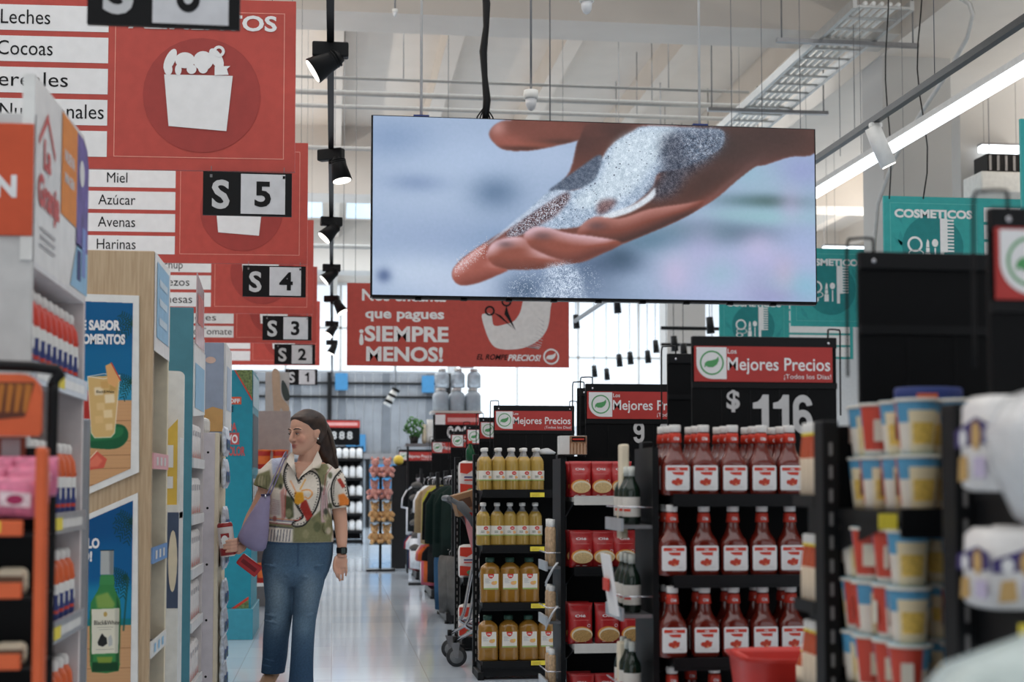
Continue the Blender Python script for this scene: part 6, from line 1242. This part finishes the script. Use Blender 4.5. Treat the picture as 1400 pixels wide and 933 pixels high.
# packs of nappies behind the oil unit
dzz = [az(p_,10.5,640) for p_ in (680,790,868)]
obj_unit('black shelf unit of red and white nappy packs just behind the oil unit', ax(622,10.8), ax(622,10.8)+.9, 10.4, 10.85, 1.42, [dzz[2]-.02,dzz[1],dzz[0]])
def make_nappy():
    r = thing('nappy_pack','x','pack'); q = MB(); q.loft([(0,0,0,.105,.06,4),(0,0,.015,.115,.075,5),(0,0,.22,.118,.08,5),(0,0,.255,.11,.07,4),(0,0,.27,.08,.03,3)],mat('nappy_white',(226,220,216),.4,coat=.2),24); q.build('pack',r)
    q = MB(); y = -.0815; q.poly([(-.11,.02),(.11,.02),(.11,.07),(.04,.06),(-.02,.09),(-.11,.1)],y,KRED); q.poly([(-.11,.25),(.11,.25),(.11,.2),(.0,.21),(-.06,.17),(-.11,.18)],y,KRED); q.disc(.05,.19,.035,y-.001,KRED); q.disc(.05,.19,.02,y-.002,WHITE); q.disc(-.03,.045,.03,y-.001,mat('nappy_green',(90,150,110)),.02); q.disc(.04,.12,.02,y-.001,KRED,.012)
    for k in range(2): q.rect(-.08,.0,.12+k*.022,.13+k*.022,y-.001,NAVY if k else KRED)
    q.build('print',r); return r
nap = Stock(make_nappy())
for s,z in enumerate(dzz):
    for i in range(3): nap.put((ax(622,10.5)+.145+i*.245,10.52,z-(.02 if s == 2 else 0)),'red and white nappy pack behind the oil, %s shelf, %s from the left' % (('top','middle','lower')[s],ORD[i]),'nappy packs behind the oil unit',random.uniform(-.08,.08),(1,1,1 if s == 0 else .9))
q = MB(); q.lathe([(.03,0),(.033,.005),(.033,.07),(.02,.1),(.013,.12),(.012,.13)],mat('soda_green',(24,96,60),.1,trans=.3),16); o = q.build('green_bottle',None,(ax(643,10.5),10.5,dzz[0]+.272)); tag(o,'small green bottle with red cap standing above the nappy packs','bottle'); MB().lathe([(.015,.125),(.015,.145),(.002,.146)],KRED,12).build('cap',o)
# shopping cart poking out behind the oil unit
cx, cy = ax(611,9.75), 9.75
t = thing('shopping_cart','red shopping cart with grey handle and front caster poking out behind the oil unit','cart',(cx,cy,0)); hz = lambda p_: az(p_,9.75,630)
HND = mat('handle_grey',(92,96,100),.45); CR = mat('cart_red',(176,44,38),.4)
q = MB(); q.tube(smooth_poly([(.0,-.25,hz(682)),(.0,0,hz(681)),(.0,.25,hz(682))],6,False),[(.02,.02)]*13,HND,10); q.build('handle',t)
for y in (-.24,.24):
    q = MB(); q.add([],[],HND) if False else q.tube(smooth_poly([(.0,y,hz(682)),(.07,y,hz(690)),(.13,y,hz(703)),(.17,y,hz(716)),(.19,y,hz(730))],5,False),[(.02,.012)]*5+[(.045,.014)]*6+[(.04,.012)]*5+[(.02,.01)]*5,HND,10); q.build('handle_arm',t)
q = MB(); T_, B_ = hz(700), hz(762)
V = []; 
for z,x0,x1,yy in ((B_,.2,.72,.2),(T_,.13,.85,.25)): V += [(x0,-yy,z),(x1,-yy,z),(x1,yy,z),(x0,yy,z)]
for z,x0,x1,yy in ((B_+.02,.22,.70,.18),(T_,.15,.83,.23)): V += [(x0,-yy,z),(x1,-yy,z),(x1,yy,z),(x0,yy,z)]
q.add(V,[(0,3,2,1)]+[(i,(i+1)%4,4+(i+1)%4,4+i) for i in range(4)]+[(8,9,10,11)]+[(8+(i+1)%4,8+i,12+i,12+(i+1)%4) for i in range(4)]+[(4+i,4+(i+1)%4,12+(i+1)%4,12+i) for i in range(4)],CR)
for k in range(6): q.box(.24+k*.09,.27+k*.09,-.262,-.235,B_+.05,T_-.04,mat('cart_red_dark',(130,30,28)))
q.build('basket',t)
q = MB()
for y in (-.2,.2): q.tube(smooth_poly([(.22,y,B_),(.19,y,B_-.12),(.14,y,.33),(.12,y,.26),(.3,y,.22),(.75,y,.2)],4,False),.013,CHROME,8)
for y in (-.22,.22): q.tube([(.04,y,.17),(.3,y,.31),(.75,y,.31)],.012,CHROME,8)
q.tube([(.3,-.2,.22),(.3,.2,.22)],.01,CHROME,8); q.tube([(.75,-.2,.2),(.75,.2,.2)],.01,CHROME,8); q.build('frame',t)
for x,y in ((.04,-.22),(.04,.22),(.75,-.2),(.75,.2)):
    q = MB(); q.tube([(x,y,.2),(x,y,.15)],.016,BLACK,10); q.poly([(x-.03,.16),(x+.03,.16),(x+.02,.06),(x-.0,.06)],y-.025,GREYM,y-.021); q.poly([(x-.03,.16),(x+.03,.16),(x+.02,.06),(x-.0,.06)],y+.021,GREYM,y+.025); f = q.build('caster_fork',t)
    q = MB(); q.tube([(x+.01,y-.016,.068),(x+.01,y+.016,.068)],.068,mat('caster_rubber',(54,56,58),.7),24); q.tube([(x+.01,y-.018,.068),(x+.01,y+.018,.068)],.046,mat('caster_hub',(120,122,124),.5),20); q.tube([(x+.01,y-.024,.068),(x+.01,y+.024,.068)],.012,CHROME,10); q.build('wheel',f)
cbm = MB(); cbm.box(-.16,.2,-.16,.16,0,.2,mat('cardboard',(158,122,88),.75,var=.1),.004); cbm.box(-.16,.2,-.02,.02,.2,.2015,mat('tape',(190,160,120),.4)); cbm.rect(-.12,-.02,.06,.15,-.1605,mat('carton_print',(96,66,46)))
o = cbm.build('cardboard_box',None,(cx+.2,cy+.06,hz(700))); o.rotation_euler = (0,math.radians(-16),0); o.scale = (.8,.9,.75); tag(o,'brown cardboard box lying tilted across the red shopping cart','box')
# clothes racks along the aisle
STEEL = mat('rack_black',(24,25,27),.4)
def garment(kind, m, trim=None):
    r = thing('hung_'+kind,'x',{'shirt':'shirt','jacket':'jacket','trousers':'trousers'}[kind]); q = MB()
    if kind == 'trousers':
        for s in (-1,1): q.loft([(0,s*.09,-.72,.028,.085,3),(0,s*.09,-.4,.034,.095,3),(0,s*.085,-.12,.038,.1,3),(0,s*.08,-.03,.03,.095,3),(0,s*.08,-.02,.02,.09,3)],m,16)
    else:
        L = .62 if kind == 'shirt' else .68
        q.loft([(0,0,-L,.04,.235,3.5),(0,0,-L*.6,.048,.225,3.2),(0,0,-L*.25,.05,.22,3),(0,0,-.08,.042,.215,2.6),(0,0,-.035,.03,.12,2.4),(0,0,-.02,.022,.06,2)],m,22)
        for s in (-1,1): q.tube([(0,s*.18,-.1),(0,s*.25,-.2),(0,s*.275,-(.3 if kind == 'shirt' else .56))],[(.04,.045),(.042,.06),(.032,.055)],m,12)
    q.build('garment',r)
    q = MB(); q.tube(smooth_poly([(0,-.17,-.07),(0,-.02,-.022),(0,0,-.01),(0,.02,-.022),(0,.17,-.07)],3,False),.006,STEEL,6); q.tube(smooth_poly([(0,0,-.012),(0,0,.03),(0.012,0,.05),(0,0,.065),(-.016,0,.055)],4,False),.0035,CHROME,6); q.build('hanger',r); return r
def rack(x0, Y, H, label, rails):
    t = thing('clothes_rack',label,'rack',(x0,Y,0),'black clothes racks beside the aisle'); 
    for y in (-.45,.45):
        q = MB(); q.box(.0,.04,y-.02,y+.02,.0,H,STEEL,.003); q.build('post',t)
    q = MB(); q.box(.35,.39,-.47,.47,.1,H,STEEL); q.build('back_panel',t)
    for z in rails: q = MB(); q.tube([(.02,-.46,z),(.02,.46,z)],.012,CHROME,8); q.build('rail',t)
    q = MB(); q.box(-.05,.4,-.5,.5,.02,.1,STEEL,.006); q.build('base',t)
    for x in (-.04,.36):
        for y in (-.46,.46): q = MB(); q.tube([(x,y,0),(x,y,.03)],.02,STEEL,8); q.build('foot',t)
    return t
colr = {'white':(224,226,230),'red':(160,36,40),'black':(24,26,28),'yellow':(182,176,60),'beige':(176,152,116),'bottle green':(28,44,40),'pink':(196,96,116),'navy':(36,52,80),'blue denim':(52,92,128),'grey':(108,106,104),'orange':(214,104,50),'peach':(206,150,120)}
proto = {}
def hang(kind, cn, x, y, z, label, sc=1.0, rz=0):
    k = (kind,cn)
    if k not in proto: proto[k] = Stock(garment(kind, mat('cloth_'+cn.replace(' ','_'),colr[cn],.85,var=.15,scale=9,spec=.1)))
    proto[k].put((x,y,z),label,'garments on the clothes racks',rz,(1.25,1,sc))
R1, R2, R3, R4 = 12.9, 15.6, 18.6, 22.0
for Y, px, lb in ((R1,612,'nearest black clothes rack behind the shopping cart'),(R2,592,'second black clothes rack, with yellow jackets and a pink shirt'),(R3,572,'third black clothes rack, with white and red shirts'),(R4,551,'farthest black clothes rack by the plush toys')):
    rack(ax(px,Y), Y, 1.34, lb, (1.28,.66))
for Y,px,items in ((R1,612,[('jacket','bottle green',-.38,1.28,.95),('jacket','bottle green',-.2,1.28,.97),('jacket','black',.0,1.28,.95),('jacket','black',.2,1.28,.95),('jacket','black',.38,1.28,.95),('trousers','grey',-.4,.66,.72),('trousers','grey',-.25,.66,.72),('trousers','blue denim',-.08,.66,.72),('trousers','blue denim',.1,.66,.74),('trousers','black',.28,.66,.74),('trousers','black',.42,.66,.74)]),
                  (R2,592,[('jacket','yellow',-.42,1.28,.92),('jacket','beige',-.26,1.28,.95),('jacket','yellow',-.1,1.28,.97),('shirt','black',.06,1.28,1),('shirt','white',.22,1.28,1.05),('shirt','white',.38,1.28,1.1),('shirt','black',-.42,.66,.7),('shirt','orange',-.26,.66,.72),('shirt','pink',-.08,.66,.78),('shirt','pink',.1,.66,.78),('shirt','peach',.26,.66,.8),('shirt','white',.42,.66,.8)]),
                  (R3,572,[('shirt','black',-.4,1.28,1),('shirt','black',-.2,1.28,1),('shirt','red',0,1.28,1),('shirt','red',.2,1.28,1.05),('shirt','white',.4,1.28,1.1),('shirt','white',-.4,.66,.75),('shirt','red',-.2,.66,.8),('shirt','red',.0,.66,.8),('shirt','navy',.2,.66,.8),('shirt','white',.4,.66,.8)]),
                  (R4,551,[('shirt','navy',-.4,1.28,1),('shirt','black',-.2,1.28,1),('shirt','white',0,1.28,1),('shirt','white',.2,1.28,1),('shirt','white',-.3,.66,.8),('shirt','white',.0,.66,.8),('shirt','grey',.3,.66,.8)])):
    for k,(kd,cn,dy,z,sc) in enumerate(items):
        hang(kd,cn,ax(px,Y)+.02-.02*math.sin(k*1.7)-(.03 if z < 1 else .06)*((k%3)-1)*.5,Y+dy,z-.062,'%s %s on the %s clothes rack, %s rail, number %d from the camera' % (cn,kd,{R1:'nearest',R2:'second',R3:'third',R4:'farthest'}[Y],'upper' if z > 1 else 'lower',1+[i for i in items if i[3] == z].index(items[k])),sc,math.radians(26+6*math.sin(k*2.1)))
# round hat discs between racks
ht = MB(); ht.lathe([(.001,0),(.06,.004),(.075,.02),(.06,.05),(.02,.07),(.001,.072)],mat('cap_felt',(96,94,92),.8),16); o = ht.build('folded_cap'); tag(o,'x','hat'); hst = Stock(o)
for k in range(6):
    hst.put((ax(568,17.2)+.02*(k%2),17.2,.42+k*.15),'grey round cap in the column between racks, %s from the bottom' % ORD[k],'grey caps between the racks'); bpy.context.view_layer.update()
q = MB(); q.box(.06,.09,.06,.1,0,1.4,STEEL); q.box(-.08,.1,-.06,.1,0,.03,STEEL)
for k in range(6): q.box(-.05,.06,-.02,.08,.41+k*.15,.419+k*.15,STEEL)
tag(q.build('cap_stand',None,(ax(568,17.2),17.2,0)),'slim black stand carrying a column of grey caps','stand')
# plush toys
def plush(c1):
    r = thing('plush_toy','x','toy'); q = MB(); f = mat(*c1,.95,var=.25,scale=40); q.ball((0,0,.1),(.09,.085,.1),f); q.ball((0,-.02,.24),(.075,.07,.07),f)
    for s in (-1,1): q.ball((s*.06,-.01,.305),(.028,.02,.03),f,10,7); q.tube([(s*.07,-.03,.15),(s*.12,-.08,.1)],[.03,.034],f,10); q.tube([(s*.05,-.05,.04),(s*.08,-.13,.03)],[.038,.04],f,10)
    q.ball((0,-.085,.225),(.03,.022,.022),f,10,7); q.build('toy_body',r); q = MB()
    for s in (-1,1): q.ball((s*.028,-.083,.26),.008,INK,8,6)
    q.ball((0,-.107,.23),.009,INK,8,6); q.build('toy_face',r); return r
pA, pB = Stock(plush(('plush_pink',(208,150,140)))), Stock(plush(('plush_tan',(206,164,112))))
PX, PYY = ax(521,20), 20.0
tt = thing('plush_stand','wire stand of pink and tan plush toys at the far end of the clothes racks','stand',(PX,PYY,0)); q = MB(); q.box(-.02,.02,.1,.14,0,1.45,STEEL); q.box(-.2,.2,-.15,.2,0,.03,STEEL); q.build('post',tt)
for k in range(4): q = MB(); q.box(-.16,.16,-.1,.14,.38+k*.31-.012,.38+k*.31,STEEL); q.build('ledge',tt)
for k in range(4):
    for s in (-1,1): (pA if k > 1 else pB).put((PX+s*.085-.0,PYY,.38+k*.31),'%s plush toy on the wire stand, %s ledge, %s side' % ('pink' if k > 1 else 'tan',('bottom','second','third','top')[k],'aisle' if s < 0 else 'rack'),'plush toys by the clothes racks',random.uniform(-.4,.4),(.75,.75,.85))
q = MB(); q.ball((0,0,.075),.075,mat('ball_yellow',(226,196,70),.4)); o = tag(q.build('yellow_ball',None,(ax(545,20.6),20.6,1.48)),'yellow ball perched above the farthest clothes rack','ball'); tag(MB().box(-.1,.1,-.1,.1,0,1.48,STEEL).build('ball_pillar',None,(ax(545,20.6),20.6,0)),'slim black pillar beneath the yellow ball','pillar')
# price boards in a row over the racks
def small_board(px, py, Y, w, label, hd=True): p = at(px,py,Y); return price_board(p.x,Y,p.z,label,None,hd,w=w,bottom=.55)
small_board(655,571,10.9,.535,'price board just left behind the one over the oil')
small_board(637,582,12.3,.535,'price board with leaf badge over the nearest clothes rack')
small_board(616,590,14.4,.535,'price board over the gap between first and second clothes racks')
small_board(590,601,17.0,.535,'price board with leaf badge over the second clothes rack')
small_board(545,615,21.2,.535,'farthest price board, red header over the last clothes rack')
p = at(595,565,18.4); w = at(655,565,18.4).x-p.x
t = thing('price_board','wide red topped board showing large white zeros, crates of clear goods on top','sign',(p.x,18.4,p.z-.35),'black price boards over the units'); q = MB(); q.box(0,w,-.01,.01,0,.35,BLK2); q.build('board',t); q = MB(); q.rect(0,w,.2,.345,-.012,mat('header_red',(176,54,50),.5)); q.rect(.0,.13,.2,.33,-.014,WHITE); q.rect(.16,w-.02,.235,.29,-.014,mat('pink_line',(220,160,156))); q.build('header',t); q = MB()
for k in range(4): q.ring(.2+k*.095,.1,.022,.045,-.0125,WHITE,20,kz=1.75)
q.build('price_digits',t)
for x in (.1,w-.1): MB().box(x-.012,x+.012,.012,.03,.35-p.z,.3,BLACK).build('post',t)
tz_ = p.z
def make_jar():
    r = thing('clear_container','x','container'); q = MB(); q.lathe([(.09,0),(.1,.01),(.1,.2),(.085,.24),(.05,.26),(.048,.28),(.003,.281)],mat('clear_blueish',(200,214,226),.15,trans=.4),18); q.build('jar',r); q = MB(); q.lathe([(.055,.27),(.056,.31),(.002,.312)],PLW,14); q.build('lid',r); return r
jr = Stock(make_jar())
o = tag(MB().box(0,w+.1,.02,.42,-.03,0,PLW).build('top_shelf',None,(p.x-.05,18.4,p.z+.03)),'white shelf board above the zeros sign carrying clear containers','shelf')
for x in (.05,w): MB().box(x,x+.03,.36,.4,-(p.z+.03),-.03,BLACK).build('post',o)
for k in range(6): jr.put((p.x+.09+(k%3)*.21,18.55+(k//3)*.21,p.z+.03),'clear container on the board above the zeros, %s from the left, %s row' % (ORD[k%3],('front','back')[k//3]),'clear containers above the zeros')
for k in range(3): jr.put((p.x+.1+k*.21,18.56,p.z+.342),'clear container stacked in the upper tier above the zeros, %s from the left' % ORD[k],'clear containers above the zeros',0,(.9,.9,.8))
q = MB(); q.lathe([(.09,0),(.12,.2),(.125,.21),(.1,.22),(.04,.26),(.003,.262)],mat('pink_bucket',(206,150,150),.4),18); o = tag(q.build('pink_bucket',None,(p.x+.42,18.5,p.z+.6)),'pale pink bucket topping the clear containers','bucket')
# plant and white vases on a ledge
p = at(583,607,19.5); t = thing('potted_plant','small round green potted plant before the grey plank wall','plant',(ax(566,19.5),19.5,p.z)); q = MB(); q.lathe([(.05,0),(.07,.1),(.06,.1)],mat('pot_dark',(50,48,46)),14); q.build('pot',t); q = MB(); GRN = mat('plant_green',(70,120,60),.7,var=.4,scale=30); rnd = random.Random(2)
for k in range(140):
    a, u = rnd.uniform(0,6.28), rnd.uniform(-1,1); r_ = .14*rnd.uniform(.6,1); s_ = math.sqrt(1-u*u); c0 = Vector((r_*s_*math.cos(a),r_*s_*math.sin(a),.22+r_*1.1*u)); d1 = Vector((rnd.uniform(-1,1),rnd.uniform(-1,1),rnd.uniform(-1,1))).normalized(); d2 = d1.orthogonal().normalized()
    q.add([c0-d1*.04,c0+d2*.018,c0+d1*.04,c0-d2*.018],[(0,1,2,3)],GRN)
q.tube([(0,0,.08),(0,0,.2)],.012,GRN,6); q.build('foliage',t)
for k,(px,s) in enumerate(((580,.8),(589,1.0))):
    q = MB(); q.lathe([(.05,0),(.07,.04),(.075,.14),(.05,.26),(.06,.33),(.055,.33),(.045,.26)],PLW if k else CREAM,18); tag(q.build('vase',None,(ax(px,19.5),19.5+.0*k,p.z)),('cream' if k == 0 else 'tall white')+' vase beside the small green plant','vase').scale = (s*(.6 if k == 0 else 1),s,s)
o = tag(MB().box(-.12,.38,-.12,.12,-.04,0,GREYM).build('ledge_board',None,(ax(566,19.5),19.5,p.z)),'grey ledge holding the green plant and the vases','ledge')
for x in (-.1,.34): MB().box(x,x+.03,-.02,.02,-p.z,-.04,STEEL).build('post',o)
# far shelf with price board left of the aisle end
FX = ax(497,29); fz = [.28,.62,.97,1.33,1.72]
t = end_unit('far black shelf unit of white bottles behind the woman\'s shoulder', FX-1.0, FX, 28.7, 29.1, 1.98, fz, lip=.05)
def make_wb():
    r = thing('white_bottle','x','bottle'); q = MB(); q.lathe([(.055,0),(.062,.01),(.062,.16),(.05,.19),(.02,.21),(.02,.215)],mat('bottle_white',(222,222,222),.4),14); q.build('bottle',r); q = MB(); q.lathe([(.024,.208),(.024,.25),(.002,.252)],BLACK,10); q.build('cap',r); return r
wb = Stock(make_wb())
for s,z in enumerate(fz):
    for i in range(7): wb.put((FX-.09-i*.135,28.8,z),'white bottle with black cap on far shelf %d from the floor, %s from the right' % (s+1,ORD[i]),'white bottles on the far shelf',0,(1,1,1+.15*(s%2)))
p = at(482,575,29.2); price_board(FX-.85,29.2,2.52,'far price board with red header just right of the woman\'s head',[('8',.2,.16,.12),('8',.36,.16,.12),('8',.52,.16,.12)],header=False,w=.78,bottom=.52); q = MB(); q.box(0,.78,-.03,-.015,.36,.5,mat('header_red',(176,54,50),.5)); q.rect(.05,.73,.40,.46,-.031,mat('pink_line',(220,160,156))); tag(q.build('price_header',None,(FX-.85,29.2,2.0)),'red strip with pale writing topping the far price board','sign')
